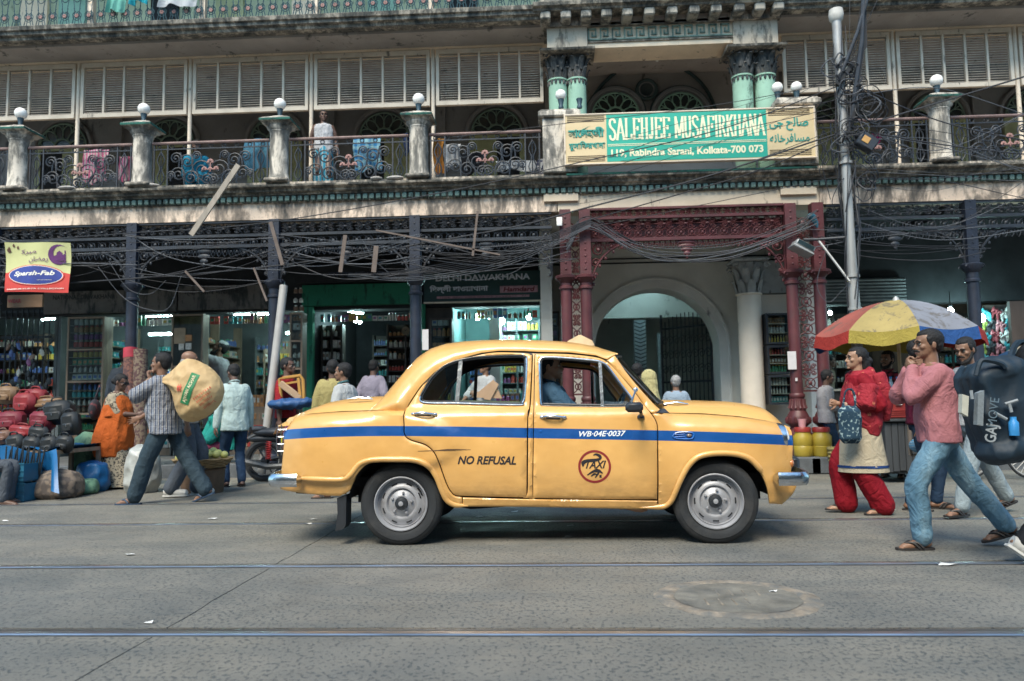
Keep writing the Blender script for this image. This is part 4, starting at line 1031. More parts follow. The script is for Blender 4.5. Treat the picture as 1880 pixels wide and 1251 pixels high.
b = MB(); b.box(xs0, xs1, YSH - .33, YSH - .301, z0 - .03, z0); b.build('board_trim', SHUT, s5, smooth=False)
SGN = mat('faded_white_letters', (.60, .62, .68), .6, 0, .15, 6)
yb = lambda x, z: YSH - .302
def px_text(s, pa, ta, pb, tb, Y, m, parent, **k):
 a, c = at(pa, tb, Y), at(pb, ta, Y); return text_mesh(s, 'lettering', m, a.x, c.x, a.z, c.z, lambda x, z: Y, parent=parent, **k)
px_text('DELHI DAWAKHANA', 800, 502, 973, 517, YSH - .301, SGN, s5, bold=.03)
px_text('\u09bf\u09a6\u09b2\u09cd\u09b2\u09c0 \u09a6\u09be\u0993\u09df\u09be\u0996\u09be\u09a8\u09be', 789, 522, 896, 540, YSH - .301, SGN, s5, bold=.01)
a, c = at(918, 538, YSH - .302), at(987, 524, YSH - .302)
b = MB(); b.bbox(a.x, c.x, YSH - .312, YSH - .302, a.z, c.z, .03); b.build('name_lozenge', mat('dusty_pink', (.45, .25, .29), .6), s5, smooth=False)
px_text('Hamdard', 924, 526, 982, 536, YSH - .313, mat('crimson_letters', (.16, .02, .03), .6), s5, bold=.03, shear=.2)
a, c = at(802, 549, YSH - .302), at(972, 541, YSH - .302); b = MB(); b.bbox(a.x, c.x, YSH - .310, YSH - .302, a.z, c.z, .01); b.build('address_strip', mat('dusty_pink', (0, 0, 0)), s5, smooth=False)
px_text('117/6, RABINDRA SARANI, KOLKATA - 73', 808, 542.5, 966, 548, YSH - .311, mat('navy_letters', (.02, .02, .07), .6), s5, bold=.02)
OLD = mat('old_dark_letters', (.035, .04, .045), .8)
px_text('NATIONAL DAWAKHANA', 97, 540, 212, 551, YSH - .162, OLD, HOUSE, bold=.03)
px_text('\u09a8\u09cd\u09af\u09be\u09b6\u09be\u09a8\u09be\u09b2 \u09a6\u09be\u0993\u09df\u09be\u0996\u09be\u09a8\u09be', 338, 531, 455, 545, YSH - .162, OLD, HOUSE)
px_text('\u09b2\u09be\u0987\u09ab \u09a6\u09be\u0993\u09df\u09be\u0996\u09be\u09a8\u09be', 602, 494, 735, 510, YSH - .302, mat('dim_blue_letters', (.06, .07, .11), .7), HOUSE)
# right side shops
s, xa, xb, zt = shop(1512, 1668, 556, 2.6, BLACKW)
for k in range(7):
 z = zz(1580, 551 - k * 6, YSH - .1); b = MB(); b.tube([(X(1506), YSH - .12, z), (X(1662), YSH - .12, z)], .036, 8); b.build('shutter_slat', mat('rolled_shutter', (.13, .135, .14), .5, .4, .3, 4, .3), s)
Z = shelving(xa + .05, xb - .05, YSH + 1.6, .6, 2.9, 8, s); goods('shop_goods', xa, xb, YSH + 1.6, Z, seed=11, pal=(7, 4, 9, 8, 1), label='dim packets behind the counter under the rolled grey shutter')
hb('shop_counter', WOODD, (xa, xb, YSH + .1, YSH + .6, PV, 1.25), p=s); hb('counter_top', SHUT, (xa, xb, YSH + .05, YSH + .62, 1.252, 1.29), p=s)
bulb(1524, 575, YSH + .8, 'dim bulb under the rolled shutter, near the maroon columns', r=.035); tube_light(X(1530), X(1545), YSH + .8, zz(1540, 572, YSH + .8), 'short tube under the rolled grey shutter')
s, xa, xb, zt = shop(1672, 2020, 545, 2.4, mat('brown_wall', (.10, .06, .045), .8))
bulb(1745, 571, YSH - .5, 'bulb above the umbrella by the slipper shop'); bulb(1802, 584, YSH - .6, 'bulb beside the hanging slippers', r=.06)
hb('plank_post', WOODD, (X(1762), X(1800), 12.9, 12.98, PV, zz(1780, 555, 12.9)), p=s)
side_shelves(s, xa, 1, YSH + .2, YSH + 2.2, 23, (9, 0, 7, 4, 6), 'boxes on the left-hand wall of the slipper shop'); Z = shelving(xa + .2, xb - .05, YSH + 2.0, .5, 2.9, 9, s); goods('shop_goods', xa + .2, xb - .05, YSH + 2.0, Z, seed=24, pal=(9, 0, 7, 4, 8), label='dim boxes at the back of the slipper shop')
for pa, pb, sd, lab in ((195, 310, 31, 'beside the jar cabinet'), (380, 528, 32, 'in the bearded man\'s shop'), (585, 765, 33, 'under the green fascia'), (838, 990, 34, 'of the corner chemist')):
 xa, xb = X(pa), X(pb); hb('shop_counter', WOODL, (xa, xb, YSH + .25, YSH + .7, PV, 1.12)); goods('counter_goods', xa, xb, YSH + .28, [1.125], seed=sd, hmax=.26, label='packets standing on the counter ' + lab); goods('counter_goods', xa, xb, YSH + .22, [.35, .62, .88], seed=sd + 9, hmax=.2, d=.02, label='packets shown in the counter front ' + lab)
 goods('hanging_packets', xa, xb, YSH + .1, [zz(500, 592, YSH)], seed=sd + 20, hmax=.22, d=.03, run=3, label='packets hung along the top of the shop front ' + lab)
# slippers hung in rows
SLM = [mat('slipper_%s' % w, c, .45, 0, .3, 20) for w, c in (('teal', (.04, .22, .25)), ('maroon', (.25, .05, .06)), ('white', (.5, .5, .48)), ('olive', (.22, .26, .06)), ('black', (.03, .03, .035)), ('pink', (.45, .18, .2)))]
def slipper():
 b = MB(); b.ell((0, 0, 0), (.043, .016, .115), 10, 7); b.tube(cr([(-.035, -.005, -.01), (-.03, -.05, .03), (0, -.06, .05), (.03, -.05, .03), (.035, -.005, -.01)], 3), .012, 5); return b
sl = [slipper().mesh('slipper', m) for m in SLM]
for r_ in range(6):
 for k in range(20):
  q = at(1806 + k * 8.5, 577 + r_ * 21 + 3 * sin(k * 2.1), YSH - .25)
  o = obj('slipper', sl[(r_ * 3 + k // 2 + (k * r_) % 2) % 6], None, q, label='%s slipper in row %s of the slippers hung on the right-hand shop wall' % (('teal', 'maroon', 'white', 'olive', 'black', 'pink')[(r_ * 3 + k // 2 + (k * r_) % 2) % 6], ('one', 'two', 'three', 'four', 'five', 'six')[r_]), cat='slipper', group='slippers hung on the right-hand shop wall'); o.rotation_euler = (0, random.uniform(-.3, .3), random.uniform(-.4, .4))
hb('slipper_board', WOODD, (X(1800), X(2010), YSH - .18, YSH - .12, .9, zz(1840, 562, YSH)), p=s)

# ---- glass cabinets
def cabinet(pa, pb, Y, p0, p1, label, panes, wood=WOODL, d=.3):
 xa, xb = xx_(pa, 650, Y), xx_(pb, 650, Y); z0, z1 = zz((pa + pb) / 2, p1, Y), zz((pa + pb) / 2, p0, Y)
 c = thing('display_cabinet', label, 'cabinet', ((xa + xb) / 2, Y, z0)); f = .035
 b = MB()
 for x in (xa, xb - f): b.box(x, x + f, Y, Y + d, z0, z1)
 b.box(xa + f, xb - f, Y + d - .02, Y + d, z0, z1); b.build('cabinet_case', wood, c, smooth=False)
 for k in range(panes + 1):
  z = lerp(z0, z1 - f, k / panes); b = MB(); b.box(xa + f + .001, xb - f - .001, Y + .002, Y + d - .021, z, z + f); b.build('cabinet_rail', wood, c, smooth=False)
 for k in range(panes):
  za, zc = lerp(z0, z1 - f, k / panes) + f, lerp(z0, z1 - f, (k + 1) / panes); b = MB(); b.box(xa + f, xb - f, Y + .008, Y + .012, za, zc); b.build('cabinet_pane', GLASS_, c, smooth=False)
 return c, xa + f, xb - f, z0, z1
GLASS_ = glass('shop_glass', (.86, .93, .93))
def jars(px0, px1, y, z, n, col, lid, sh, kind, label, group, parent=None):
 key = ('jar', col, lid, kind)
 if key not in MO:
  b = MB(); w = (px1 - px0) / n * .42; h = sh
  if kind == 'jar': b.lathe([(w * .9, 0), (w, h * .08), (w, h * .7), (w * .7, h * .8)], (0, 0, 0), 10)
  elif kind == 'bottle': b.lathe([(w * .7, 0), (w * .72, h * .55), (w * .3, h * .72), (w * .3, h * .85)], (0, 0, 0), 8)
  else: b.box(-w, w, -w * .6, w * .6, 0, h * .8)
  m = b.mesh('jar_body', GM[col])
  b = MB(); 
  if kind == 'box': b.box(-w * .7, w * .7, -w * .62, -w * .6, h * .2, h * .6)
  else: b.lathe([(w * .75 if kind == 'jar' else w * .35, h * .8), (w * .75 if kind == 'jar' else w * .35, h * .97)], (0, 0, 0), 8)
  MO[key] = (m, b.mesh('jar_lid', GM[lid]))
 for k in range(n):
  x = lerp(px0, px1, (k + .5) / n); o = obj({'jar': 'jar', 'bottle': 'bottle', 'box': 'carton'}[kind], MO[key][0], None, (x, y, z), label=label, cat={'jar': 'jar', 'bottle': 'bottle', 'box': 'carton'}[kind], group=group); obj('lid', MO[key][1], o, (x, y, z))
cb, xa, xb, z0, z1 = cabinet(122, 190, 14.0, 582, 762, 'tall wooden cabinet of jars beside the barred window', 3)
rows = [(8, 1, 'jar'), (5, 0, 'jar'), (6, 1, 'jar'), (0, 8, 'jar'), (3, 0, 'jar'), (2, 5, 'box'), (1, 6, 'bottle'), (8, 4, 'box'), (4, 0, 'bottle'), (7, 1, 'jar'), (1, 4, 'bottle'), (9, 0, 'jar')]
for k, (c, l, kd) in enumerate(rows):
 pn = k // 4; z = lerp(z0, z1, (2 - pn) / 3) + .045 + (3 - k % 4) * ((z1 - z0) / 3 - .05) / 4
 b = MB(); b.box(xa, xb, 14.03, 14.27, z - .014, z - .002); b.build('cabinet_shelf', WOODL, cb, smooth=False)
 jars(xa + .02, xb - .02, 14.12, z, 6, c, l, .135, kd, '%s in row %s from the top of the tall jar cabinet' % ({'jar': 'small jar', 'bottle': 'small bottle', 'box': 'small carton'}[kd], ('one', 'two', 'three', 'four', 'five', 'six', 'seven', 'eight', 'nine', 'ten', 'eleven', 'twelve')[k]), 'row %s of the jar cabinet' % ('one', 'two', 'three', 'four', 'five', 'six', 'seven', 'eight', 'nine', 'ten', 'eleven', 'twelve')[k])
c3, xa, xb, z0, z1 = cabinet(314, 372, 14.0, 577, 770, 'wooden cabinet with stickers on its glass, behind the sack carrier', 2, d=.25)
for px, py, w, h, m in ((330, 617, 22, 30, mat('aged_poster', (.36, .27, .18), .8)), (333, 637, 10, 12, GM[8]), (346, 636, 11, 12, GM[8]), (346, 621, 13, 12, GM[5])):
 a = at(px, py, 13.99); b = MB(); b.box(a.x - w * .005, a.x + w * .005, 13.985, 13.999, a.z - h * .005, a.z + h * .005); b.build('sticker', m, c3, smooth=False)
c4, xa, xb, z0, z1 = cabinet(531, 555, 13.6, 574, 730, 'narrow wooden glass case beside the leaning white pipe', 3, d=.25)
goods('shop_goods', xa, xb, 13.63, [z0 + .05 + k * .17 for k in range(12)], seed=14, pal=(8, 5, 9, 1), d=.1, hmax=.13, label='faded packets in the narrow glass case by the leaning pipe')
for pa, pb, p0, p1, lab, sd in ((789, 830, 584, 760, 'dark glass case of packets left of the lit chemist', 15), (994, 1028, 572, 760, 'dark glass case of packets against the maroon columns', 16)):
 c_, xa, xb, z0, z1 = cabinet(pa, pb, 14.1, p0, p1, lab, 2, WOODD); Z = [z0 + .05 + k * .2 for k in range(9)]
 for z in Z: b = MB(); b.box(xa, xb, 14.13, 14.37, z - .015, z - .002); b.build('cabinet_shelf', WOODD, c_, smooth=False)
 goods('shop_goods', xa, xb, 14.15, Z, seed=sd, pal=(0, 5, 8, 3, 4) if sd == 15 else (6, 3, 2, 8, 4), hmax=.17, label='packets in the %s' % lab)
for i, (p0, p1) in enumerate(((575, 632), (634, 687), (689, 743))):
 lab = 'black framed glass case of bottles, %s of three on the plaster pilaster' % ('top', 'middle', 'bottom')[i]
 c_, xa, xb, z0, z1 = cabinet(1409, 1452, 13.3, p0, p1, lab, 1, BLACKP, .28)
 for k in range(3):
  z = z0 + .04 + k * (z1 - z0 - .05) / 3; b = MB(); b.box(xa, xb, 13.33, 13.55, z - .012, z - .001); b.build('cabinet_shelf', SHUT, c_, smooth=False)
  jars(xa + .01, xb - .01, 13.42, z, 6, [(3, 1, 5), (2, 9, 0), (7, 8, 1)][i][k], [(1, 5, 9), (3, 1, 4), (8, 7, 2)][i][k], .13, ['bottle', 'jar', 'box'][(k + i) % 3], 'small %s on the %s shelf of the %s glass case on the plaster pilaster' % (['bottle', 'jar', 'carton'][(k + i) % 3], ('lowest', 'middle', 'top')[k], ('top', 'middle', 'bottom')[i]), 'goods in the pilaster cases %d' % (i * 3 + k))
# ================================================================ taxi
YC = 6.81
ZX1 = lambda x, y: (480 + x / 2.979, 600 + y / 2.979)
ZX2 = lambda x, y: (960 + x / 2.978, 600 + y / 2.978)
def ip(x, xs, ys): return float(np.interp(x, xs, ys))
_s = [at(px, py, 6.0) for px, py in ((519, 800), (743, 752), (1208, 757), (1456, 800))]
XR, XD0, XD1, XF = [p.x for p in _s]
# crown line of the fenders
_ft = [at(px, py, 6.05) for px, py in ((519, 781), (523, 772), (531, 764), (560, 759), (620, 754.5), (700, 752), (743, 752), (1208, 757), (1296, 758.5), (1363, 764), (1415, 772), (1440, 777), (1452, 783), (1457, 790))]
FTX = [p.x for p in _ft]; FTZ = [p.z for p in _ft]
def ztop(x): return ip(x, FTX, FTZ)
def W(x, z):
 """half width of the body side at x, z"""
 w = .83
 if x < XR + .5: w -= .13 * ((XR + .5 - x) / .5) ** 2.4
 if x > XF - .55: w -= .15 * (min(1, (x - XF + .55) / .55)) ** 2.6
 if z < .62: w -= .055 * ((.62 - z) / .32) ** 2
 else: w -= .03 * min(1, (z - .62) / .42) ** 2
 # fender bulge running into the rear door
 xe = at(862, 800, 6).x; r = ((x - (xe - 1.0)) / 1.0) ** 2 + ((z - .80) / .30) ** 2 if x > xe - 1 else ((z - .80) / .32) ** 2
 w += .030 * sm((1 - r) / .30) * (1 if z < 1.02 else 1 - sm((z - 1.02) / .05))
 xg = at(1225, 830, 6).x
 w += .022 * sm((x - xg) / .25) * (1 - sm((z - .9) / .15))
 ind = sm((x - XD0 + .52) / .5) * (1 - sm((x - XD1 - .02) / .1))   # 1 along the doors
 if ind < 1:
  zt = ztop(x); u = min(1, max(0, (z - zt + .13) / .13))
  w -= (1 - ind) * .17 * (1 - math.sqrt(max(0, 1 - u * u)))
 w -= ind * (.075 * sm((z - 1.015) / .075) + max(0, z - 1.09) * .19 + max(0, z - 1.35) ** 2 * .5)
 return w
def cpt(px, py, dy=0.):
 Y = 5.98
 for _ in range(4):
  p = at(px, py, Y); Y = YC - W(p.x, p.z) + dy
 return (p.x, p.z)
def con(pts, z=None, n=6, closed=True):
 q = [((z(p[0], p[1]) if z else (p[0], p[1])) + tuple(p[2:])) for p in pts]
 q = [cpt(p[0], p[1]) + tuple(p[2:]) for p in q]
 return cr(q, n, closed)
def shrink(L, d):
 L = np.array(L); a = .5 * np.sum(L[:, 0] * np.roll(L[:, 1], -1) - np.roll(L[:, 0], -1) * L[:, 1])
 t = np.roll(L, -1, 0) - np.roll(L, 1, 0); n = np.stack([-t[:, 1], t[:, 0]], 1) / (np.linalg.norm(t, axis=1)[:, None] + 1e-9)
 return L + n * d * (1 if a > 0 else -1)

# ---- paint: yellow with the blue belt band, soft dents and grime low down
_pb = [(521.5, 798.4), (631, 793.2), (742, 791), (849, 793.5), (977, 795.3), (1061, 797.2), (1208, 799.8), (1329, 803.5), (1455, 809)]
_pb = [cpt(*p) for p in _pb]
CX = (XR + XF) / 2
CAR = thing('taxi', 'yellow taxi with a blue belt stripe stopped broadside on the tram rails', 'taxi', (CX, YC, 0))
_co = np.polyfit([p[0] - CX for p in _pb], [p[1] for p in _pb], 4)
t = NT('taxi_paint'); tc = t.n('NewGeometry').outputs['Position']; sx = t.n('SeparateXYZ'); t.l(tc, sx.inputs[0])
xx = t.math('SUBTRACT', sx.outputs[0], CX); acc = float(_co[0])
for k in _co[1:]: acc = t.math('MULTIPLY_ADD', acc, xx, float(k))
dz = t.math('ABSOLUTE', t.math('SUBTRACT', sx.outputs[2], acc))
band = t.math('MULTIPLY_ADD', dz, -400., .0405 * 400, clamp=True)
band = t.math('MULTIPLY', band, t.math('GREATER_THAN', t.math('ABSOLUTE', t.math('SUBTRACT', sx.outputs[1], YC)), .60))
ps = t.pos()
yel = t.ramp(t.noise(ps, 2.2, 6, .6), (.3, (.60, .325, .095)), (.7, (.70, .405, .135)))
gz = t.math('MULTIPLY_ADD', sx.outputs[2], -2.6, 1.55, clamp=True)
gr_ = t.math('MULTIPLY', t.ramp(t.noise(t.pos((1, 1, 2.5)), 5, 9, .7), (.42, 0), (.75, 1)), t.math('MULTIPLY', gz, .75))
col = t.mix(band, yel, t.mix(t.ramp(t.noise(ps, 4, 4), (.3, 0), (.7, 1)), (.005, .062, .24), (.008, .078, .29)))
col = t.mix(gr_, col, (.16, .085, .03))
chip = t.ramp(t.noise(t.pos((1, 1, 1.4)), 38, 3, .7), (.735, 0), (.76, 1))
col = t.mix(t.math('MULTIPLY', chip, t.math('MULTIPLY_ADD', sx.outputs[2], -1.7, 1.0, clamp=True)), col, (.09, .05, .025))
t.base(col)
ro = t.ramp(t.noise(ps, 7, 6, .65), (.3, .26), (.75, .42)); t.l(ro, t.p.inputs['Roughness'])
t.set(Coat_Weight=.5, Coat_Roughness=.09)
t.bump(t.noise(ps, 3.0, 2.5, .5), .5, .05)
PAINT = t.m
CHROME = mat('worn_chrome', (.62, .64, .66), .22, 1, .2, 9, .35, (.12, .1, .08), .25, 25)
BLACKP = mat('black_plastic', (.018, .022, .028), .45, 0, .3, 8, bump=.1)
RUBBER = mat('tyre_rubber', (.017, .02, .024), .8, 0, .35, 5, .35, (.07, .065, .06), .25, 60)
RIMM = mat('wheel_steel', (.36, .37, .40), .45, .35, .15, 6, .3, (.10, .085, .07), .2, 30)
DARK = mat('dark_cavity', (.012, .014, .017), .95, 0, .2, 5)
SEAT = mat('seat_vinyl', (.035, .04, .05), .55, 0, .3, 7)
GLASS = glass('window_glass', (.80, .92, .94))
LAMP = mat('lamp_lens', (.65, .68, .7), .08, 0, .1, 4, coat=1)
RED = mat('tail_lens', (.12, .02, .025), .15, 0, .3, 10, coat=1)

FAR = []   # far-side twins
def panel(name, outer, holes=(), parent=None, thick=.022, step=.035, material=None, label=None, gap=.0045, roll=.011, rd=.008, both=True, off=0.):
 outer = shrink(outer, gap); holes = [shrink(h, -.002) for h in holes]
 P, T, d = panel2d(outer, holes, step, roll)
 y = np.array([YC - W(a, b) for a, b in P]) + off + rd * np.clip(1 - d / roll, 0, 1) ** 2
 n = len(P)
 F = [tuple(f) for f in T]
 ec = {}
 for f in F:
  for a, b in zip(f, f[1:] + f[:1]): ec[(a, b)] = 1
 rim = [(a, b) for a, b in ec if (b, a) not in ec]
 F = F + [(f[2] + n, f[1] + n, f[0] + n) for f in F] + [(b, a, a + n, b + n) for a, b in rim]
 res = None
 for side in ((0, 1) if both else (0,)):
  b = MB()
  yy = y if not side else 2 * YC - y; s = 1 if not side else -1
  b.add([(p[0], q, p[1]) for p, q in zip(P, yy)] + [(p[0], q + thick * s, p[1]) for p, q in zip(P, yy)], F)
  o = b.build(name, material or PAINT, parent or CAR, label=label)
  if res is None: res = o
  else: FAR.append(o)
 return res
seam_r = [(743.5, 752.7, 'c'), (741.5, 781), (742.5, 798), (753, 808), (782, 818), (799, 835), (811, 865), (821, 892), (829, 905), (836, 910.5), (849, 912, 'c')]
door_r = seam_r + [(963, 914.5), (966.5, 911), (967.5, 902), (969, 768), (973, 744), (977, 660), (974, 651), (963, 648), (916, 646.3), (883, 650.4), (832.5, 664), (799, 684), (772, 711)]
win_r = [(870, 385), (872, 375), (885, 350), (930, 280), (1000, 215), (1085, 183), (1200, 165), (1400, 157), (1437, 163), (1450, 190), (1440, 370), (1428, 415), (1400, 429), (1080, 420), (890, 416)]
door_f = [(62, 165), (68, 150), (85, 145), (250, 148), (400, 165), (455, 187), (500, 225), (600, 340), (700, 470), (728, 515), (738, 560), (738, 700), (737, 946, 'c'), (600, 948), (80, 941), (57, 935), (53, 915), (57, 560), (60, 400), (62, 250)]
win_f = [(90, 205), (95, 180), (115, 168), (200, 169), (380, 184), (435, 197), (470, 225), (540, 320), (590, 385), (596, 412), (580, 432), (440, 437), (130, 431), (105, 425), (96, 405)]
C_door_r = con(door_r); C_win_r = con(win_r, ZX1)
C_door_f = con(door_f, ZX2); C_win_f = con(win_f, ZX2)
fend_r = [(743.5, 753.2, 'c')] + seam_r[1:-1] + [(849, 912.5, 'c'), (849, 931, 'c'), (829, 926), (815.7, 912), (805.6, 888.7), (792, 868.5), (775.4, 857), (748.5, 850), (698, 849), (674.7, 853.4), (658, 868.5), (648, 889), (641, 903), (624, 912.5, 'c'), (555, 907), (513.5, 900, 'c'), (512.6, 893, 'c'), (517, 875), (515, 868), (518.6, 828), (519.6, 808), (521, 788), (523.5, 774), (530.5, 766, 'c'), (560, 760.5), (620, 755.8), (700, 753.2)]
fend_f = [(1209, 757.8, 'c'), (1296, 760), (1363, 765.5), (1413, 773), (1438, 779), (1452, 785, 'c'), (1456, 800), (1457, 825), (1456, 848), (1453.6, 868, 'c'), (1463, 872, 'c'), (1463.7, 893), (1453.6, 912), (1437, 927.5, 'c'), (1413, 926, 'c'), (1406.6, 892), (1393, 865), (1376.4, 848.5), (1349.5, 838.4), (1302.5, 837.7), (1279, 843.4), (1262, 858.6), (1248.8, 885), (1238.7, 912), (1228, 930), (1218, 936.5), (1208.5, 936.5, 'c'), (1208, 918, 'c'), (1208, 835), (1207.5, 788), (1204, 773), (1196, 759.5, 'c')]
panel('rear_fender', con(fend_r), step=.03)
RD = panel('rear_door', C_door_r, [C_win_r])
FD = panel('front_door', C_door_f, [C_win_f])
panel('front_fender', con(fend_f), step=.03)
panel('sill', con([(849, 913.5, 'c'), (965, 916.5), (1080, 918), (1207.5, 919.5, 'c'), (1207.5, 936.5, 'c'), (1080, 934), (960, 931.5), (849, 931, 'c')], n=20), gap=.002, step=.018, roll=.007)
panel('door_post', con([(969.5, 767, 'c'), (974, 744), (978, 660), (976, 649, 'c'), (983.5, 649, 'c'), (981, 660), (980, 744), (979, 790), (978, 905), (983, 915.5, 'c'), (960, 915, 'c'), (968, 905), (969, 860)]), gap=.0015)
panel('windscreen_pillar', con([(1114, 662, 'c'), (1128, 651, 'c'), (1152, 686), (1177, 716), (1212, 752, 'c'), (1206, 757.3, 'c'), (1195, 757.5), (1161, 713.5)]), gap=.0015)
# raised lip along the arches
def lip(pts, r=.026):
 Q = cr([cpt(*p) for p in pts], 6)
 for s in (1, -1):
  b = MB(); n = len(Q)
  b.tube([(q[0], YC - s * (W(q[0], q[1]) - .006), q[1]) for q in Q], [r * (.35 + .65 * sm(min(i, n - 1 - i) / 6)) for i in range(n)], 10)
  b.build('arch_lip', PAINT, CAR)
lip([ZX1(*p) for p in ((130, 822), (300, 834), (440, 836), (485, 812), (530, 758), (575, 735), (640, 727), (720, 726), (820, 728), (880, 742), (925, 775), (960, 830), (990, 905), (1015, 950), (1060, 975), (1130, 980))], .023)
lip([ZX2(*p) for p in ((640, 990), (760, 985), (805, 960), (830, 915), (860, 845), (900, 770), (950, 718), (1010, 698), (1090, 692), (1170, 698), (1240, 722), (1290, 770), (1315, 812))], .023)

# ---- roof dome
_ro = [(692, 741), (700, 732), (708, 722), (718, 708), (728.4, 694), (748.5, 668), (765, 650), (789, 635), (815.7, 627), (849, 623.2), (882, 621.5), (916, 620.8), (960, 621), (1000, 622), (1030, 624), (1061, 627), (1094, 633.6), (1113, 640), (1130, 649.5)]
_ro = [at(px, py, 6.45) for px, py in _ro]; ROX = [p.x for p in _ro]; ROZ = [p.z for p in _ro]
_rb_ = [cpt(*p) for p in ((692, 749), (720, 752), (743.5, 753), (746, 748), (772, 710), (799, 683), (832.5, 662.7), (883, 649), (916, 645), (963, 645.5), (987, 647), (1044, 648), (1094, 653.6), (1114, 661), (1129, 652))]
RBX = [p[0] for p in _rb_]; RBZ = [p[1] for p in _rb_]
def roofpt(x, s, off=0., p=2.35):
 """s from -1 (near rail) to 1 (far rail)"""
 zb = ip(x, RBX, RBZ) + .004; zt = max(ip(x, ROX, ROZ), zb + .012); w = W(x, zb)
 if x < XD0: w = lerp(.60, W(XD0 + .002, zb), sm((x - ROX[0]) / (XD0 - ROX[0])) ** .6)
 k = 1 - sm((x - XD0 + .30) / .34); zb -= .035 * sm((XD0 - x + .03) / .06)
 a = (1 - abs(s)) * pi / 2
 u = sin(a) ** (2 / p); f = max(0, cos(a)) ** (2 / p)
 f += .16 * (1 - sin(a)) ** 5 * sm((XD0 - x) / .08)
 h, z = (w + off) * f, zb + (zt - zb + off) * u
 if x < XD0 - .004: h = min(h, W(x, ztop(x) - .001) + .004 + max(0, z - ztop(x)) * 1.5)
 if x < XD0 - .004 and z < ztop(x): h = min(h, W(x, ztop(x) - .001) - .006)
 return V((x, YC + math.copysign(1, s) * h, z))
def roof_grid(name, xs, ss, m, off=0.):
 b = MB(); b.grid(lambda i, j: roofpt(lerp(xs[0], xs[1], i), lerp(ss[0], ss[1], j), off), xs[2], ss[2]); return b.build(name, m, CAR, smooth=2)
roof_grid('roof', (ROX[0], ROX[-1] - .004, 90), (-1, 1, 48), PAINT)
roof_grid('rear_window', (ROX[2] + .05, ROX[5], 10), (-.45, .45, 14), GLASS, .006)
b = MB(); b.grid(lambda i, j: roofpt(lerp(ROX[7], ROX[-3], i), lerp(-.96, .96, j)) - V((0, 0, .04)), 14, 16)
b.build('roof_lining', mat('grey_lining', (.06, .062, .065), .9, 0, .2, 6), CAR)

# ---- hood and boot lid
_hd = [at(px, py, YC) for px, py in ((1195, 735), (1212, 734.5), (1262, 735), (1329, 737), (1363, 741), (1390, 747), (1408, 760), (1420, 778), (1424, 800))]
HX = [p.x for p in _hd]; HZ = [p.z for p in _hd]
_bt = [at(px, py, YC) for px, py in ((538, 792), (545, 772), (560, 758), (581, 750), (614, 738), (641, 733), (695, 728), (720, 728))]
BX = [p.x for p in _bt]; BZ = [p.z for p in _bt]
def lid(x, y, X, Z):
 a = abs(y); zf = ztop(x) - .004; zc = ip(x, X, Z); wv = .50
 e = W(x, ztop(x) - .001)
 zv = min(zf - .012, zc - .01)
 if a < wv: return zv + (zc - zv) * (1 - (a / wv) ** 2.6)
 return lerp(zv, zf, sm((a - wv) / max(.02, e - wv)))
def lids(name, xs, X, Z, a0, a1, n=26, m=20):
 b = MB()
 def f(i, j):
  x = lerp(xs[0], xs[1], i); e = W(x, ztop(x) - .001); lo = a0; hi = a1 if a1 else e
  y = lerp(lo, hi, j); return (x, YC + y, lid(x, y, X, Z))
 b.grid(f, n, m); return b
for nm, xs, X, Z in (('bonnet', (HX[0], HX[-2]), HX, HZ), ('boot_lid', (BX[0], BX[-1]), BX, BZ)):
 lids(nm, xs, X, Z, -.497, .497).build(nm, PAINT, CAR, smooth=2)
 for s in (1, -1):
  b = MB()
  xe = (XD1 - .06, FTX[-1] - .01) if nm == 'bonnet' else (FTX[0] + .005, XD0 + .05)
  b.grid(lambda i, j: (lambda x: (x, YC + s * lerp(.503, W(x, ztop(x) - .001), j), lid(x, lerp(.503, W(x, ztop(x) - .001), j), X, Z)))(lerp(xe[0], xe[1], i)), 26, 8)
  b.build('fender_top', PAINT, CAR, smooth=2)
# cowl under the windscreen
b = MB(); b.box(XD1 - .16, HX[0] + .03, YC - .5, YC + .5, 1.0, 1.085); b.box(XD1 - .2, XD1 - .01, YC - .68, YC + .68, 1.0, 1.06); b.build('cowl', PAINT, CAR)
# ---- front and rear faces
def face(name, xz, bul, m, sgn):
 b = MB()
 def f(i, j):
  k = i * (len(xz) - 1); a = int(min(k, len(xz) - 2)); x, z = [lerp(xz[a][q], xz[a + 1][q], k - a) for q in (0, 1)]
  w = W(x, min(z, ztop(x) - .002)) - .004; t = j * 2 - 1
  return (x + sgn * bul * (1 - abs(t) ** 3), YC + w * t, z)
 b.grid(f, 12, 16); return b.build(name, m, CAR, smooth=2)
face('rear_panel', [(XR + .006, ztop(XR + .006) - .004), (XR, .85), (XR - .005, .62), (XR - .02, .42)], .09, PAINT, -1)
face('nose_panel', [(XF - .004, ztop(XF - .004) - .004), (XF, .8), (XF - .005, .62), (XF + .01, .46)], .05, PAINT, 1)
GR = thing('grille', None, None, (XF + .05, YC, .62), parent=CAR)
b = MB(); b.bbox(XF + .02, XF + .055, YC - .46, YC + .46, .60, .90, .02); b.build('grille_backing', DARK, GR)
b = MB()
for k in range(9): b.bar((XF + .06, YC - .45, .63 + k * .03), (XF + .06, YC + .45, .63 + k * .03), .012)
b.build('grille_bars', CHROME, GR)
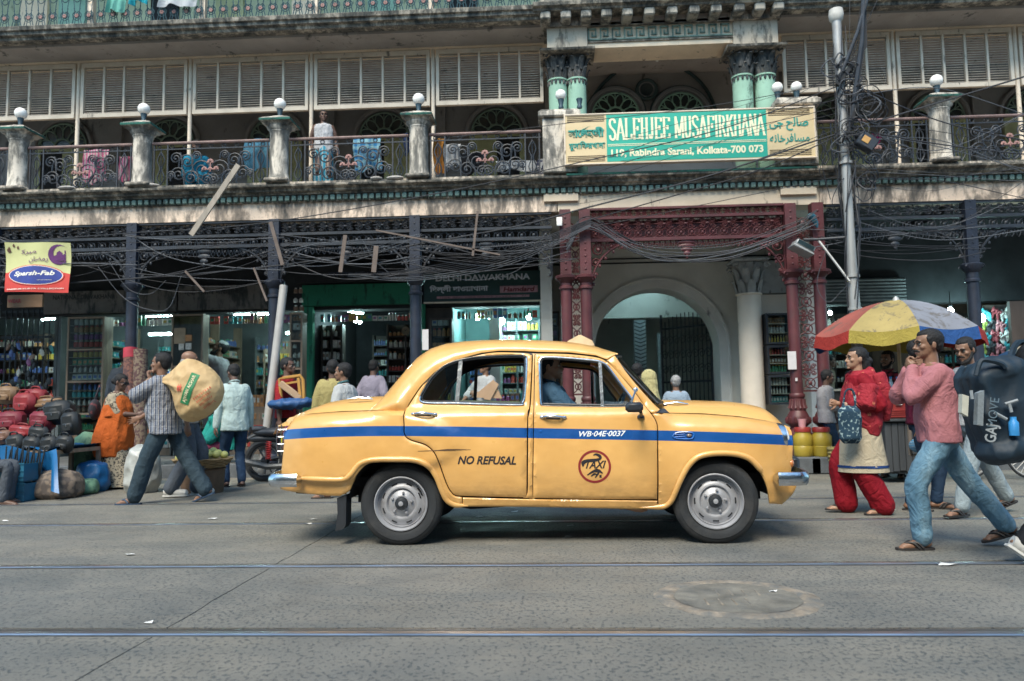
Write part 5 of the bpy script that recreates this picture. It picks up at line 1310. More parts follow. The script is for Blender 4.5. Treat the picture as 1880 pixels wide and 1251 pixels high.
for s in (-1, 1):
 h = thing('headlight', None, None, (XF, YC + s * .60, .80), parent=CAR)
 c = at(1459, 806, 6.25); c = V((XF - .045, YC + s * .60, c.z))
 b = MB(); b.lathe([(.128, -.08), (.13, 0), (.122, .03), (.105, .036)], c, 24, 'X'); b.build('headlight_rim', CHROME, h)
 b = MB(); b.ell(c + V((.03, 0, 0)), (.045, .105, .105), 20, 10); b.build('headlight_lens', LAMP, h)
 b = MB(); q = V((XF + .012, YC + s * .66, .60)); b.ell(q, (.03, .05, .04), 12, 8); b.build('indicator_lamp', mat('amber_lens', (.45, .16, .05), .2, coat=1), CAR)
 q = V((XR - .025, YC + s * .60, .83))
 tl = thing('tail_light', None, None, q, parent=CAR)
 b = MB(); b.bbox(q.x - .045, q.x + .03, q.y - .055, q.y + .055, .715, .945, .03); b.build('tail_lens', RED, tl)
 b = MB()
 for k in range(4): b.tube([(q.x + .03, q.y - s * -.075, .74 + k * .058), (q.x - .06, q.y + s * .07, .74 + k * .058), (q.x - .085, q.y, .74 + k * .058), (q.x - .06, q.y - s * .07, .74 + k * .058), (q.x + .03, q.y - s * .075, .74 + k * .058)], .0055, 6)
 for k in (-1, 1): b.tube([(q.x - .075, q.y + k * .045, .70), (q.x - .085, q.y + k * .045, .83), (q.x - .075, q.y + k * .045, .955)], .0055, 6)
 b.build('lamp_guard', CHROME, tl)
# ---- bumpers wrap round the corners
def bumper(pts, name):
 b = MB(); n = len(pts); sec = [(0, -.053), (.026, -.05), (.040, -.03), (.045, 0), (.040, .03), (.026, .05), (0, .053), (-.006, 0)]
 P = []
 for i, p in enumerate(pts):
  p = V(p); d = (V(pts[min(i + 1, n - 1)]) - V(pts[max(i - 1, 0)])).normalized(); o = V((d.y, -d.x, 0))
  sc = .55 if i in (0, n - 1) else 1
  P += [p + o * u * sc + V((0, 0, v * sc)) for u, v in sec]
 m = len(sec); F = [(i * m + j, i * m + (j + 1) % m, (i + 1) * m + (j + 1) % m, (i + 1) * m + j) for i in range(n - 1) for j in range(m)]
 b.add(P, F + [tuple(range(m)), tuple((n - 1) * m + j for j in range(m))]); return b.build(name, CHROME, CAR)
zr = at(520, 883, 5.95).z; xa = at(548, 883, 5.98).x; xb = at(496, 883, 5.98).x
bumper([(xa, YC - .80, zr), (xa - .01, YC - .83, zr), (xb + .07, YC - .83, zr), (xb + .02, YC - .80, zr), (xb - .012, YC - .70, zr), (xb - .05, YC - .4, zr), (xb - .06, YC, zr), (xb - .05, YC + .4, zr), (xb - .012, YC + .70, zr), (xb + .02, YC + .80, zr), (xb + .07, YC + .83, zr), (xa, YC + .82, zr)][::-1], 'rear_bumper')
zf = at(1460, 880, 5.95).z; xa = at(1427, 883, 5.98).x; xb = at(1480, 883, 6.0).x
bumper([(xa, YC - .79, zf), (xa + .01, YC - .83, zf), (xb - .07, YC - .83, zf), (xb - .02, YC - .80, zf), (xb + .015, YC - .70, zf), (xb + .05, YC - .4, zf), (xb + .06, YC, zf), (xb + .05, YC + .4, zf), (xb + .015, YC + .70, zf), (xb - .02, YC + .80, zf), (xb - .07, YC + .83, zf), (xa, YC + .82, zf)], 'front_bumper')
for s in (-1, 1):
 b = MB(); b.bbox(xb + .03, xb + .115, YC + s * .3 - .035, YC + s * .3 + .035, zf - .08, zf + .13, .025); b.build('bumper_overrider', BLACKP, CAR)

# ---- wheels
def wheel(c, steer, s):
 w = thing('wheel', None, None, c, parent=CAR); r0 = .326
 def L(prof, name, m, n=48, yo=0):
  b = MB(); b.lathe(prof, (0, 0, 0), n, 'Y', cap=False); b.v = [(x, y * s, z) for x, y, z in b.v]; return b.build(name, m, w, local=True, smooth=True)
 T = [(.205, .06), (.212, -.052), (.222, -.064), (.245, -.074), (.272, -.078), (.282, -.0785), (.285, -.075), (.30, -.071), (.313, -.060), (.322, -.046)]
 for k in range(4): y = -.040 + k * .022; T += [(r0, y), (r0, y + .016), (r0 - .008, y + .017), (r0 - .008, y + .021)]
 T += [(.322, .05), (.305, .075), (.27, .082), (.222, .07), (.205, .06)]
 L(T, 'tyre', RUBBER, 64)
 L([(.214, -.058), (.213, -.070), (.206, -.072), (.202, -.064), (.197, -.058), (.193, -.030), (.189, -.026), (.183, -.034), (.180, -.020), (.176, -.008), (.165, -.014), (.150, -.026), (.132, -.036), (.120, -.036), (.112, -.018), (.107, -.014), (.100, -.020), (.070, -.024), (.060, -.034), (.0, -.034), (.0, .02), (.2, .05)], 'rim', RIMM, 64)
 L([(.052, -.03), (.052, -.050), (.046, -.060), (.030, -.064), (.028, -.068), (.014, -.070), (0, -.071), (0, -.03)], 'hub_cap', BLACKP, 28)
 b = MB(); b.lathe([(.020, -.0705), (.019, -.074), (.006, -.077), (0, -.077), (0, -.07)], (0, 0, 0), 10, 'Y'); b.v = [(x, y * s, z) for x, y, z in b.v]
 b.build('hub_badge', RIMM, w, local=True)
 for k in range(5):
  a = 2 * pi * k / 5 + .3; b = MB(); b.lathe([(.0115, -.018), (.0115, -.040), (.006, -.048), (0, -.048), (0, -.018)], (.082 * cos(a), 0, .082 * sin(a)), 6, 'Y'); b.v = [(x, y * s, z) for x, y, z in b.v]
  b.build('lug_nut', RIMM, w, local=True)
 for k in range(8):
  a = 2 * pi * k / 8 + .2; b = MB()
  for q in range(5):
   a2 = a + (q - 2) * .055
   b.ell((.1545 * cos(a2), -.0235, .1545 * sin(a2)), (.0075, .004, .0075), 8, 5)
  b.v = [(x, y * s, z) for x, y, z in b.v]; b.build('vent_slot', DARK, w, local=True)
 w.rotation_euler = (0, random.random() * 6, steer); return w
wr = at(735, 929, 6.02); wf = at(1317, 928, 6.0)
for s in (1, -1):
 wheel((wr.x, YC - s * .705, .323), 0, s)
 wheel((wf.x, YC - s * .715, .323), R(-4), s)
# ---- underside, wheel wells, cabin
b = MB()
b.box(XR + .1, XF - .12, YC - .60, YC + .60, .44, .52); b.box(wr.x + .40, wf.x - .40, YC - .70, YC + .70, .30, .42)
b.box(wr.x - .02, wr.x + .02, YC - .7, YC + .7, .28, .36); b.build('underbody', DARK, CAR)
for xw in (wr.x, wf.x):
 for s in (1, -1):
  b = MB(); n = 16
  P = [(xw + .42 * cos(pi * k / n) * (1), YC - s * y, .36 + .36 * sin(pi * k / n)) for k in range(n + 1) for y in (.755, .45)]
  b.add(P, [(2 * k, 2 * k + 2, 2 * k + 3, 2 * k + 1) for k in range(n)]); b.box(xw - .42, xw + .42, YC - s * .45 - .01, YC - s * .45 + .01, .3, .74)
  b.build('wheel_well', DARK, CAR)
for s in (1, -1):
 b = MB()
 b.grid(lambda i, j: (lambda x, z: (x, YC - s * (W(x, z) - .05), z))(lerp(wr.x + .46, wf.x - .46, i), lerp(.33, 1.0, j)), 30, 10)
 b.grid(lambda i, j: (lambda x, z: (x, YC - s * (W(x, z) - .05), z))(lerp(XR + .06, wr.x - .44, i), lerp(.40, .92, j)), 8, 8)
 b.grid(lambda i, j: (lambda x, z: (x, YC - s * (W(x, z) - .05), z))(lerp(wf.x + .44, XF - .06, i), lerp(.5, .9, j)), 8, 8)
 b.grid(lambda i, j: (lambda x, z: (x, YC - s * (W(x, z) - .06), z))(lerp(wr.x - .42, wr.x + .46, i), lerp(.74, .96, j)), 8, 4)
 b.grid(lambda i, j: (lambda x, z: (x, YC - s * (W(x, z) - .06), z))(lerp(wf.x - .46, wf.x + .42, i), lerp(.74, .93, j)), 8, 4)
 b.build('inner_lining', DARK, CAR, smooth=2)
b = MB(); b.box(XD0 - .1, XD1 - .05, YC - .72, YC + .72, .38, .44); b.build('cabin_floor', DARK, CAR)
x2 = at(870, 800, 6.8).x; x1 = at(1015, 800, 6.8).x
b = MB(); b.bbox(x2 - .42, x2 - .22, YC - .66, YC + .66, .5, 1.02, .05, M.Rotation(0, 4, 'Y')); b.bbox(x2 - .35, x2 + .15, YC - .66, YC + .66, .45, .62, .05); b.build('rear_seat', SEAT, CAR)
b = MB(); b.bbox(x1 - .33, x1 - .18, YC - .66, YC + .66, .5, 1.05, .05); b.bbox(x1 - .3, x1 + .22, YC - .66, YC + .66, .45, .62, .05); b.build('front_seat', SEAT, CAR)
xd = at(1185, 760, 6.8).x
b = MB(); b.bbox(xd - .20, xd + .12, YC - .68, YC + .68, .85, 1.04, .04); b.build('dashboard', SEAT, CAR)
sw = V((xd - .30, YC - .33, 1.0)); q = M.Translation(sw) @ M.Rotation(R(-62), 4, 'Y')
b = MB(); b.tube([q @ V((.2 * cos(2 * pi * k / 24), .2 * sin(2 * pi * k / 24), 0)) for k in range(25)], .012, 8)
for k in (0, 1): b.tube([q @ V((.2 * cos(pi * k), .2 * sin(pi * k), 0)), q @ V((0, 0, -.03))], .01, 6)
b.tube([q @ V((0, 0, -.02)), q @ V((0, 0, -.35))], .02, 8); b.build('steering_wheel', BLACKP, CAR)

# ---- window trim and panes
def wtrim(L, door, s, r=.0075):
 b = MB(); P = [(p[0], YC - s * (W(p[0], p[1]) + .002), p[1]) for p in L]; b.tube(P + [P[0], P[1]], r, 6, False); b.build('window_trim', CHROME, door)
 L2 = shrink(L, .012); b = MB(); P = [(p[0], YC - s * (W(p[0], p[1]) - .010), p[1]) for p in L2]; b.tube(P + [P[0], P[1]], .009, 6, False); b.build('window_seal', BLACKP, door)
def pane(poly, door, s, name='window_pane'):
 P, T, d = panel2d(np.array(poly), (), .05, .01)
 b = MB(); b.add([(p[0], YC - s * (W(p[0], p[1]) - .018), p[1]) for p in P], [tuple(f) for f in T]); b.build(name, GLASS, door)
for s, dr, df in ((1, RD, FD), (-1, FAR[1], FAR[2])):
 wtrim(C_win_r, dr, s); wtrim(C_win_f, df, s)
 pane(shrink(con([(1084, 186, 'c'), (1064, 418, 'c'), (890, 416), (872, 385), (885, 350), (930, 280), (1000, 215)], ZX1), .004), dr, s, 'quarter_light')
 pane(shrink(con([(425, 198, 'c'), (470, 225), (540, 320), (590, 385), (596, 412), (580, 432), (440, 437, 'c')], ZX2), .004), df, s, 'quarter_light')
 a = [cpt(*ZX1(*p)) for p in ((1090, 184), (1068, 419))]
 b = MB(); b.bar(*[(p[0], YC - s * (W(p[0], p[1]) - .006), p[1]) for p in a], .032, .016, up=(0, 1, 0)); b.build('window_divider', CHROME, dr)
 a = [cpt(*ZX2(*p)) for p in ((421, 196), (435, 436))]
 b = MB(); b.bar(*[(p[0], YC - s * (W(p[0], p[1]) - .006), p[1]) for p in a], .024, .016, up=(0, 1, 0)); b.build('window_divider', CHROME, df)
 # half-lowered panes: only their top edges show
 for pts, door in (([(1075, 402), (1430, 410), (1425, 424), (1075, 420)], dr), ([(98, 418), (436, 425), (436, 436), (110, 430)], df)):
  Z = ZX1 if door is dr else ZX2
  b = MB(); P = [cpt(*Z(*p)) for p in pts]; b.add([(p[0], YC - s * (W(p[0], p[1]) - .02), p[1]) for p in P], [(0, 1, 2, 3)]); b.build('lowered_pane', mat('green_glass_edge', (.10, .13, .08), .1, coat=1), door, smooth=False)
 # handles, with dark recess
 for Z, door, hx in ((ZX1, dr, (822, 960, 478)), (ZX2, df, (95, 236, 494))):
  A, B = cpt(*Z(hx[0], hx[2])), cpt(*Z(hx[1], hx[2] + 2)); L = B[0] - A[0]
  y = lambda x, z, o: YC - s * (W(x, z) + o)
  h = thing('door_handle', None, None, (A[0], y(*A, 0), A[1]), parent=door) if False else None
  b = MB()
  for k in (0, 1): e = A if k == 0 else B; b.ell((e[0] - .018 * (2 * k - 1), y(*e, .006), e[1]), (.024, .012, .014), 12, 8)
  b.tube(cr([(A[0] + .02, y(*A, .012), A[1]), (A[0] + .05, y(*A, .035), A[1] + .006), (A[0] + L / 2, y(*A, .045), A[1] + .008), (B[0] - .05, y(*B, .035), B[1] + .006), (B[0] - .02, y(*B, .012), B[1])], 5), .0095, 8)
  b.build('door_handle', CHROME, door)
  b = MB(); b.tube([(A[0] + .045, y(*A, .003), A[1] - .004), (B[0] - .045, y(*B, .003), B[1] - .004)], .010, 8); b.build('handle_recess', BLACKP, door)
 p = cpt(992.5, 792); b = MB(); b.lathe([(.011, 0), (.011, .004), (.004, .006), (0, .006), (0, 0)], (p[0], YC - s * W(*p), p[1]), 14, 'Y'); b.v = [(x, y if s < 0 else 2 * (YC - s * W(*p) + wloc(CAR).y * 0) - y, z) for x, y, z in b.v]; b.build('door_lock', mat('blue_paint', (.01, .11, .42), .3, coat=.5), df)
# windscreen and its rubber
wsb = [V(roofpt(ROX[-1] - .02, -.999)), None]
TL = at(1129, 655, 6.13); BL = at(1211, 741, 6.08)
def ws(i, j):
 v = j; t = i * 2 - 1
 x = lerp(BL.x, TL.x, v); z = lerp(BL.z, TL.z, v); w = lerp(.70, .60, v)
 return V((x + .11 * (1 - abs(t) ** 2.2) - .01, YC + w * t, z + .03 * (1 - t * t) * v))
b = MB(); b.grid(ws, 20, 10); b.build('windscreen', glass('screen_glass', (.62, .78, .82)), CAR, smooth=2)
b = MB(); b.tube([ws(0, k / 8) for k in range(9)] + [ws(k / 12, 1) for k in range(1, 13)] + [ws(1, 1 - k / 8) for k in range(1, 9)] + [ws(1 - k / 12, 0) for k in range(1, 12)] + [ws(0, 0)], .011, 6); b.build('windscreen_seal', BLACKP, CAR)
b = MB()
for y0 in (-.35, .2):
 p = ws((y0 / .7 + 1) / 2, 0) + V((.02, 0, -.02)); q = ws((y0 / .7 + 1) / 2 + .22, .10) + V((.014, 0, .004)); b.tube([p, q], .006, 6); b.tube([ws((y0 / .7 + 1) / 2 + .05, .03) + V((.016, 0, 0)), ws((y0 / .7 + 1) / 2 + .40, .17) + V((.016, 0, 0))], .006, 6)
 b.lathe([(.02, 0), (.018, .02), (0, .024)], p + V((0, 0, -.01)), 10)
b.build('wiper', BLACKP, CAR)
# mirror on the near wing
mr = thing('wing_mirror', None, None, (cpt(1178, 762)[0], YC - .84, 1.05), parent=CAR)
a = at(1148, 739, 5.72); c = at(1181, 757, 5.72)
b = MB(); b.bbox(a.x, c.x, 5.69, 5.76, c.z, a.z, .02); b.build('mirror_shell', BLACKP, mr)
p = cpt(1178, 762); e = at(1177, 763, YC - W(*p) - .02)
b = MB(); b.tube([at(1176, 756, 5.74), at(1177, 759, 5.80), e], .013, 8); b.lathe([(.03, -.01), (.028, .008), (.015, .02), (0, .02)], (e.x, e.y + .02, e.z - .012), 12); b.build('mirror_stalk', BLACKP, mr)
a = [at(1160, 737, 5.86), at(1167, 716, 5.99)]; b = MB(); b.tube(a, .008, 6); b.ell(a[1], (.02, .01, .02), 8, 6); b.build('mirror_brace', CHROME, mr)
# wing repeater, bonnet and boot fittings, roof sign, mud flap
y = lambda x, z, o=0: YC - W(x, z) - o
rp = cpt(*ZX2(880, 595)); RP = thing('side_repeater', None, None, (rp[0], y(*rp), rp[1]), parent=CAR)
b = MB(); b.tube(cr([(lambda q: (q[0], y(*q, .004), q[1]))(cpt(*ZX2(*p))) for p in ((818, 600), (835, 582), (880, 576), (925, 580), (934, 596), (922, 612), (880, 614), (835, 610), (818, 600))], 5), .006, 6)
for zz in (588, 600): b.tube([(lambda q: (q[0], y(*q, .004), q[1]))(cpt(*ZX2(*p))) for p in ((830, zz + 3), (885, zz))], .004, 5)
b.build('repeater_bezel', mat('blue_paint', (.01, .11, .42), .3), RP)
q = cpt(*ZX2(908, 595)); b = MB(); b.ell((q[0], y(*q, .006), q[1]), (.022, .014, .014), 14, 8); b.build('repeater_lens', mat('dull_lens', (.16, .12, .10), .2, coat=1), RP)
for px, py, L in ((1240, 744, .2), (663, 735, .22)):
 p = at(px, py, YC - .30); b = MB(); b.tube([(p.x - L / 2, YC - .34, p.z + .01), (p.x, YC - .36, p.z + .022), (p.x + L / 2, YC - .34, p.z + .006)], [.006, .013, .006], 8); b.build('hinge_trim', CHROME, CAR)
p = at(1065, 618, YC); b = MB(); b.prism([(p.x - .13, p.z - .08), (p.x + .13, p.z - .08), (p.x + .11, p.z - .035), (p.x + .01, p.z + .018), (p.x - .01, p.z + .018), (p.x - .11, p.z - .035)], YC + .05, YC + .10); b.build('roof_sign', mat('cream_plastic', (.62, .50, .33), .5), CAR)
b = MB(); p = [at(*q, YC - .68) for q in ((625, 912), (642, 906), (641, 960), (637, 968), (622, 972), (626, 940))]
b.prism([(q.x, q.z) for q in p], YC - .78, YC - .62); b.build('mud_flap', BLACKP, CAR, smooth=False)
p = cpt(835, 935); b = MB(); b.tube([(p[0], YC - .7, .30), (p[0] + .12, YC - .68, .275), (p[0] + .5, YC - .6, .29)], .012, 6); b.tube([(cpt(1180, 938)[0] - .1, YC - .7, .30), (cpt(1180, 938)[0], YC - .72, .275), (cpt(1210, 938)[0], YC - .72, .29)], .006, 5); b.build('brake_cable', DARK, CAR)
# ---- lettering on the side
INK = mat('black_paint', (.016, .015, .02), .5, 0, .1, 5); WHT = mat('white_paint', (.75, .78, .80), .5, 0, .1, 5); MAR = mat('maroon_paint', (.23, .018, .02), .5, 0, .1, 5)
def lt(s, Z, x0, y0, x1, y1, m, sh, bo, door, **k):
 a, c = cpt(*Z(x0, y1)), cpt(*Z(x1, y0)); return text_mesh(s, 'lettering', m, a[0], c[0], a[1], c[1], lambda x, z: y(x, z), sh, bo, door, **k)
lt('NO REFUSAL', ZX1, 1074, 706, 1393, 756, INK, .25, .03, RD, rot=R(-1.2))
lt('WB\u00b704E\u00b70037', ZX2, 308, 568, 563, 602, WHT, .3, .02, FD)
lt('TAXI', ZX2, 342, 732, 455, 776, INK, .35, .025, FD)
b = MB(); c0 = cpt(*ZX2(392, 765)); rr = abs(cpt(*ZX2(482, 765))[0] - c0[0])
P = [(c0[0] + r * cos(2 * pi * k / 64), c0[1] + r * sin(2 * pi * k / 64)) for k in range(64) for r in (rr, rr * .86)]
b.add([(p[0], y(*p, .002), p[1]) for p in P], [(2 * k, 2 * k + 1, (2 * k + 3) % 128, (2 * k + 2) % 128) for k in range(64)]); b.build('badge_ring', MAR, FD, smooth=False, fix=False)
def brush(pts, Z, ws_, name, door, m=INK):
 Q = cr([cpt(*Z(*p)) for p in pts], 8); n = len(Q); P = []
 for i, q in enumerate(Q):
  d = Q[min(i + 1, n - 1)] - Q[max(i - 1, 0)]; d /= np.linalg.norm(d) + 1e-9; w = float(np.interp(i / (n - 1), np.linspace(0, 1, len(ws_)), ws_)) * .004
  P += [(q[0] - d[1] * w, q[1] + d[0] * w), (q[0] + d[1] * w, q[1] - d[0] * w)]
 b = MB(); b.add([(p[0], y(*p, .0025), p[1]) for p in P], [(2 * i, 2 * i + 1, 2 * i + 3, 2 * i + 2) for i in range(n - 1)]); return b.build(name, m, door, smooth=False, fix=False)
brush([(385, 703), (400, 698), (420, 708), (422, 722), (395, 730), (350, 734), (330, 745), (328, 765)], ZX2, [1, 2, 3, 2, 3, 3, 4, 1], 'badge_stroke', FD)
brush([(352, 812), (378, 795), (405, 785), (412, 800), (395, 826)], ZX2, [1, 2, 3, 2, 1], 'badge_stroke', FD)
brush([(395, 795), (415, 788), (436, 802)], ZX2, [1, 3, 1], 'badge_stroke', FD)
brush([(372, 818), (390, 806), (404, 808)], ZX2, [1, 2, 1], 'badge_stroke', FD)
brush([(418, 818), (430, 818)], ZX2, [2.5, 3], 'badge_stroke', FD)
for A in (((855, 681), (1000, 676), (1145, 673)), ((950, 678), (1020, 672), (1120, 672))): brush(A, ZX1, [.3, .9, .3], 'scratch', RD, mat('scratch_dark', (.10, .055, .03), .7))
# ================================================================ people
def rmesh(mb, name, m, vox, it=4, fold=0, fq=9, fs=(1, 1, .6), seed=0, sfac=.5):
 """fuses overlapping pieces into one continuous skin, then presses folds into it"""
 me = mb.mesh(name, m, smooth=2)
 o = bpy.data.objects.new(name, me); COL.objects.link(o)
 r = o.modifiers.new('r', 'REMESH'); r.mode = 'VOXEL'; r.voxel_size = vox; r.use_smooth_shade = True
 if it: s = o.modifiers.new('s', 'SMOOTH'); s.factor = sfac; s.iterations = it
 dg = bpy.context.evaluated_depsgraph_get(); ev = o.evaluated_get(dg)
 out = bpy.data.meshes.new_from_object(ev); out.name = name
 bpy.data.objects.remove(o); bpy.data.meshes.remove(me)
 if not out.materials: out.materials.append(m)
 if fold:
  n = len(out.vertices); co = np.empty(n * 3, 'f'); out.vertices.foreach_get('co', co); co = co.reshape(-1, 3)
  no = np.empty(n * 3, 'f'); out.vertices.foreach_get('normal', no); no = no.reshape(-1, 3)
  d = np.array([(1 - 2.2 * abs(NZ.noise(V((p[0] * fq * fs[0] + seed, p[1] * fq * fs[1], p[2] * fq * fs[2]))))) + .5 * NZ.noise(V((p[0] * fq * 2.3, p[1] * fq * 2.3 + seed, p[2] * fq * 1.6))) for p in co.tolist()])
  co += no * (d * fold)[:, None]; out.vertices.foreach_set('co', co.ravel()); out.update()
 out.polygons.foreach_set('use_smooth', [True] * len(out.polygons))
 return out
def put(name, me, parent, **k):
 o = bpy.data.objects.new(name, me); link(o, parent); return tag(o, **k)
def ik(a, t, l1, l2, pole):
 d = t - a; L = min(d.length, (l1 + l2) * .999); u = d.normalized(); x = (l1 * l1 - l2 * l2 + L * L) / (2 * L); h = math.sqrt(max(0, l1 * l1 - x * x))
 p = V(pole); p = p - u * p.dot(u); p.normalize(); return a + u * x + p * h, a + u * L
def loft(b, secs, n=14, fx=V((1, 0, 0)), fy=V((0, 1, 0)), sq=2.3):
 """closed tube of super-elliptic sections (centre, rx, ry)"""
 P = []
 for c, rx, ry in secs:
  for j in range(n):
   a = 2 * pi * j / n; ca, sa = cos(a), sin(a); q = 2 / sq
   P.append(V(c) + fx * rx * math.copysign(abs(ca) ** q, ca) + fy * ry * math.copysign(abs(sa) ** q, sa))
 k = len(secs)
 b.add(P, [(i * n + j, i * n + (j + 1) % n, (i + 1) * n + (j + 1) % n, (i + 1) * n + j) for i in range(k - 1) for j in range(n)] + [tuple(range(n - 1, -1, -1)), tuple((k - 1) * n + j for j in range(n))])
def limb(b, pts, rs, n=12):
 P = cr([tuple(p) for p in pts], 4); R_ = np.interp(np.linspace(0, 1, len(P)), np.linspace(0, 1, len(rs)), rs)
 b.tube(P, R_, n); b.ell(pts[0], rs[0], 10, 7); b.ell(pts[-1], rs[-1], 10, 7)
def hand(b, w, d, n, curl, side):
 d = V(d).normalized(); n = V(n); n = (n - d * n.dot(d)).normalized(); s = d.cross(n) * side   # s points to the thumb side
 mx = M((tuple(d), tuple(s), tuple(n))).transposed().to_4x4()
 b.ell(w + d * .045, (.056, .040, .019), 12, 8, mx); b.ell(w + d * .078 + s * .002, (.022, .041, .015), 10, 7, mx)
 for k, L in enumerate((.068, .078, .072, .056)):
  p = w + d * .082 + s * (.031 - k * .0205); u = (d + s * (.10 - k * .07)).normalized(); P = [p]
  for q, f in enumerate((.44, .32, .26)):
   u = (M.Rotation(curl * (1 + .12 * k) * (1, 1.2, .8)[q], 3, d.cross(n)) @ u) if True else u
   P.append(P[-1] + u * L * f)
  b.tube(P, [.0092, .0085, .0078, .0062], 8); b.ell(P[-1], .0064, 6, 5)
 p = w + d * .022 + s * .030; u = (d * .75 + s * .75 + n * .25).normalized(); P = [p, p + u * .036]; u2 = (u + d * .5 + n * curl * .5 - s * .3 * curl).normalized(); P.append(P[-1] + u2 * .030); P.append(P[-1] + u2 * .022)
 b.tube(P, [.015, .0115, .0098, .0075], 8); b.ell(P[-1], .0078, 6, 5)
HEAD = [(0, .062, .005, .022), (.012, .080, -.004, .036), (.03, .088, -.022, .050), (.048, .089, -.055, .057), (.066, .088, -.074, .063), (.085, .086, -.084, .068), (.112, .079, -.091, .072), (.128, .084, -.095, .074), (.15, .086, -.098, .0755), (.175, .078, -.096, .072), (.2, .055, -.080, .059), (.216, .028, -.05, .040), (.225, .0, -.018, .012)]
SKN = {}
def skin(k):
 c = {'m': (.20, .108, .068), 'd': (.105, .055, .038), 'l': (.30, .175, .115)}[k]
 return mat('skin_' + k, c, .5, 0, .12, 25, bump=.15, bs=160)
HAIR = mat('black_hair', (.0035, .0035, .005), .75, 0, .3, 20, bump=.6, bs=130, stretch=(1, 1, .35)); GREYH = mat('grey_hair', (.26, .26, .26), .6, 0, .4, 40, bump=.6, bs=120)
EYEW = mat('eye_white', (.55, .52, .48), .2, 0, .05, 9, bump=0); LIP = mat('lip', (.16, .065, .05), .5, 0, .1, 9, bump=0); SANDAL = mat('sandal_rubber', (.025, .022, .022), .6, 0, .3, 9); SANDB = mat('blue_sandal', (.02, .05, .10), .6, 0, .3, 9)
def person(label, loc, rz, H, pose=None, vox=.011, sk='m', hair='short', shirt=None, sleeve='long', trousers=None, shoes='sandal', belly=0., face=None, group=None, width=1., loose=0., hem=.06, flare=0., name='person', seat=False, collar=None, cat='person'):
 po = dict(pel=(0, 0), lean=.02, fl=(.02, .10, .075), fr=(-.02, -.10, .075), pl=0, pr=0, hl=(.06, .26, .80), hr=(.06, -.26, .80), el=(-1, .3, 0), er=(-1, -.3, 0), hdl=None, hdr=None, head=(0, 0), twist=0, curl=.35, kl=(1, .05, .1), kr=(1, -.05, .1), npl=None, npr=None, curll=None, curlr=None)
 po.update(pose or {}); s = H / 1.70
 T = thing(name, label, cat, loc, rz, group); T.scale = (s, s, s)
 P = V((po['pel'][0], 0, .92 + po['pel'][1])); N = P + V((po['lean'], 0, math.sqrt(.53 ** 2 - min(.5, abs(po['lean'])) ** 2)))
 tw = M.Rotation(po['twist'], 3, 'Z'); SP = lambda t, o=0: P.lerp(N, t) + V((-.02 * sin(t * pi) + o, 0, 0))
 sp = (N - P).normalized(); sh = {q: N - sp * .078 + tw @ V((0, q * .168 * width, 0)) for q in (1, -1)}
 hip = {q: P + V((0, q * .088, -.02)) for q in (1, -1)}
 ank = {1: V(po['fl']), -1: V(po['fr'])}; kn = {}
 for q, pole in ((1, po['kl']), (-1, po['kr'])): kn[q], ank[q] = ik(hip[q], ank[q], .435, .425, pole)
 wr_, el = {}, {}
 for q, t_, pole in ((1, 'hl', po['el']), (-1, 'hr', po['er'])): el[q], wr_[q] = ik(sh[q], V(po[t_]), .285, .255, pole)
 Hm = M.Translation(N + sp * .045 + V((.012, 0, 0))) @ M.Rotation(po['head'][0], 4, 'Z') @ M.Rotation(-po['head'][1], 4, 'Y')
 HP = lambda *p: Hm @ V(p)
 def torso(b, g, t0=-.12, t1=1., hemz=0, hf=0):
  S = [(-.12, .100, .155), (.0, .105, .165), (.12, .100, .158), (.27, .092, .143), (.45, .100, .150), (.65, .112, .165), (.80, .108, .168), (.90, .092, .152), (.96, .070, .118), (1.0, .054, .072)]
  L = []
  if hemz: L.append((SP(t0 - hemz / .53), .112 + g + hf, .170 + g + hf))
  for t, rx, ry in S:
   if t < t0 - .001 or t > t1 + .001: continue
   bl = belly * math.exp(-((t - .28) / .26) ** 2); L.append((SP(t, bl * .55), rx + g + bl * .6, (ry * width + g + bl * .3)))
  loft(b, L, 18, tw @ V((1, 0, 0)), tw @ V((0, 1, 0)))
 # body: one continuous surface
 b = MB(); torso(b, 0)
 b.tube([N - sp * .10, N, HP(-.012, 0, .06)], [.075, .056, .054], 12)
 ring = [[HP((f + k_) / 2 + (f - k_) / 2 * cos(2 * pi * j / 20), w * math.copysign(abs(sin(2 * pi * j / 20)) ** .9, sin(2 * pi * j / 20)), z) for j in range(20)] for z, f, k_, w in HEAD]
 m = len(ring); b.add([p for r in ring for p in r], [(i * 20 + j, i * 20 + (j + 1) % 20, (i + 1) * 20 + (j + 1) % 20, (i + 1) * 20 + j) for i in range(m - 1) for j in range(20)] + [tuple(range(19, -1, -1)), tuple((m - 1) * 20 + j for j in range(20))])
 b.tube([HP(.080, 0, .126), HP(.094, 0, .104), HP(.108, 0, .082), HP(.090, 0, .068)], [.009, .010, .0145, .012], 8)
 for q in (1, -1):
  b.ell(HP(.092, q * .011, .076), .0095, 7, 5); b.ell(HP(-.012, q * .076, .100), (.020, .010, .032), 8, 6, Hm.to_3x3().to_4x4())
  b.tube([HP(.080, q * .045, .131), HP(.090, q * .022, .134), HP(.088, 0, .130)], .0085, 6); b.ell(HP(.062, q * .045, .088), (.022, .02, .02), 8, 6)
 b.tube([HP(.084, -.022, .049), HP(.095, 0, .053), HP(.084, .022, .049)], .0078, 6); b.tube([HP(.083, -.020, .037), HP(.094, 0, .037), HP(.083, .020, .037)], .0085, 6); b.ell(HP(.080, 0, .010), (.017, .022, .014), 8, 6)
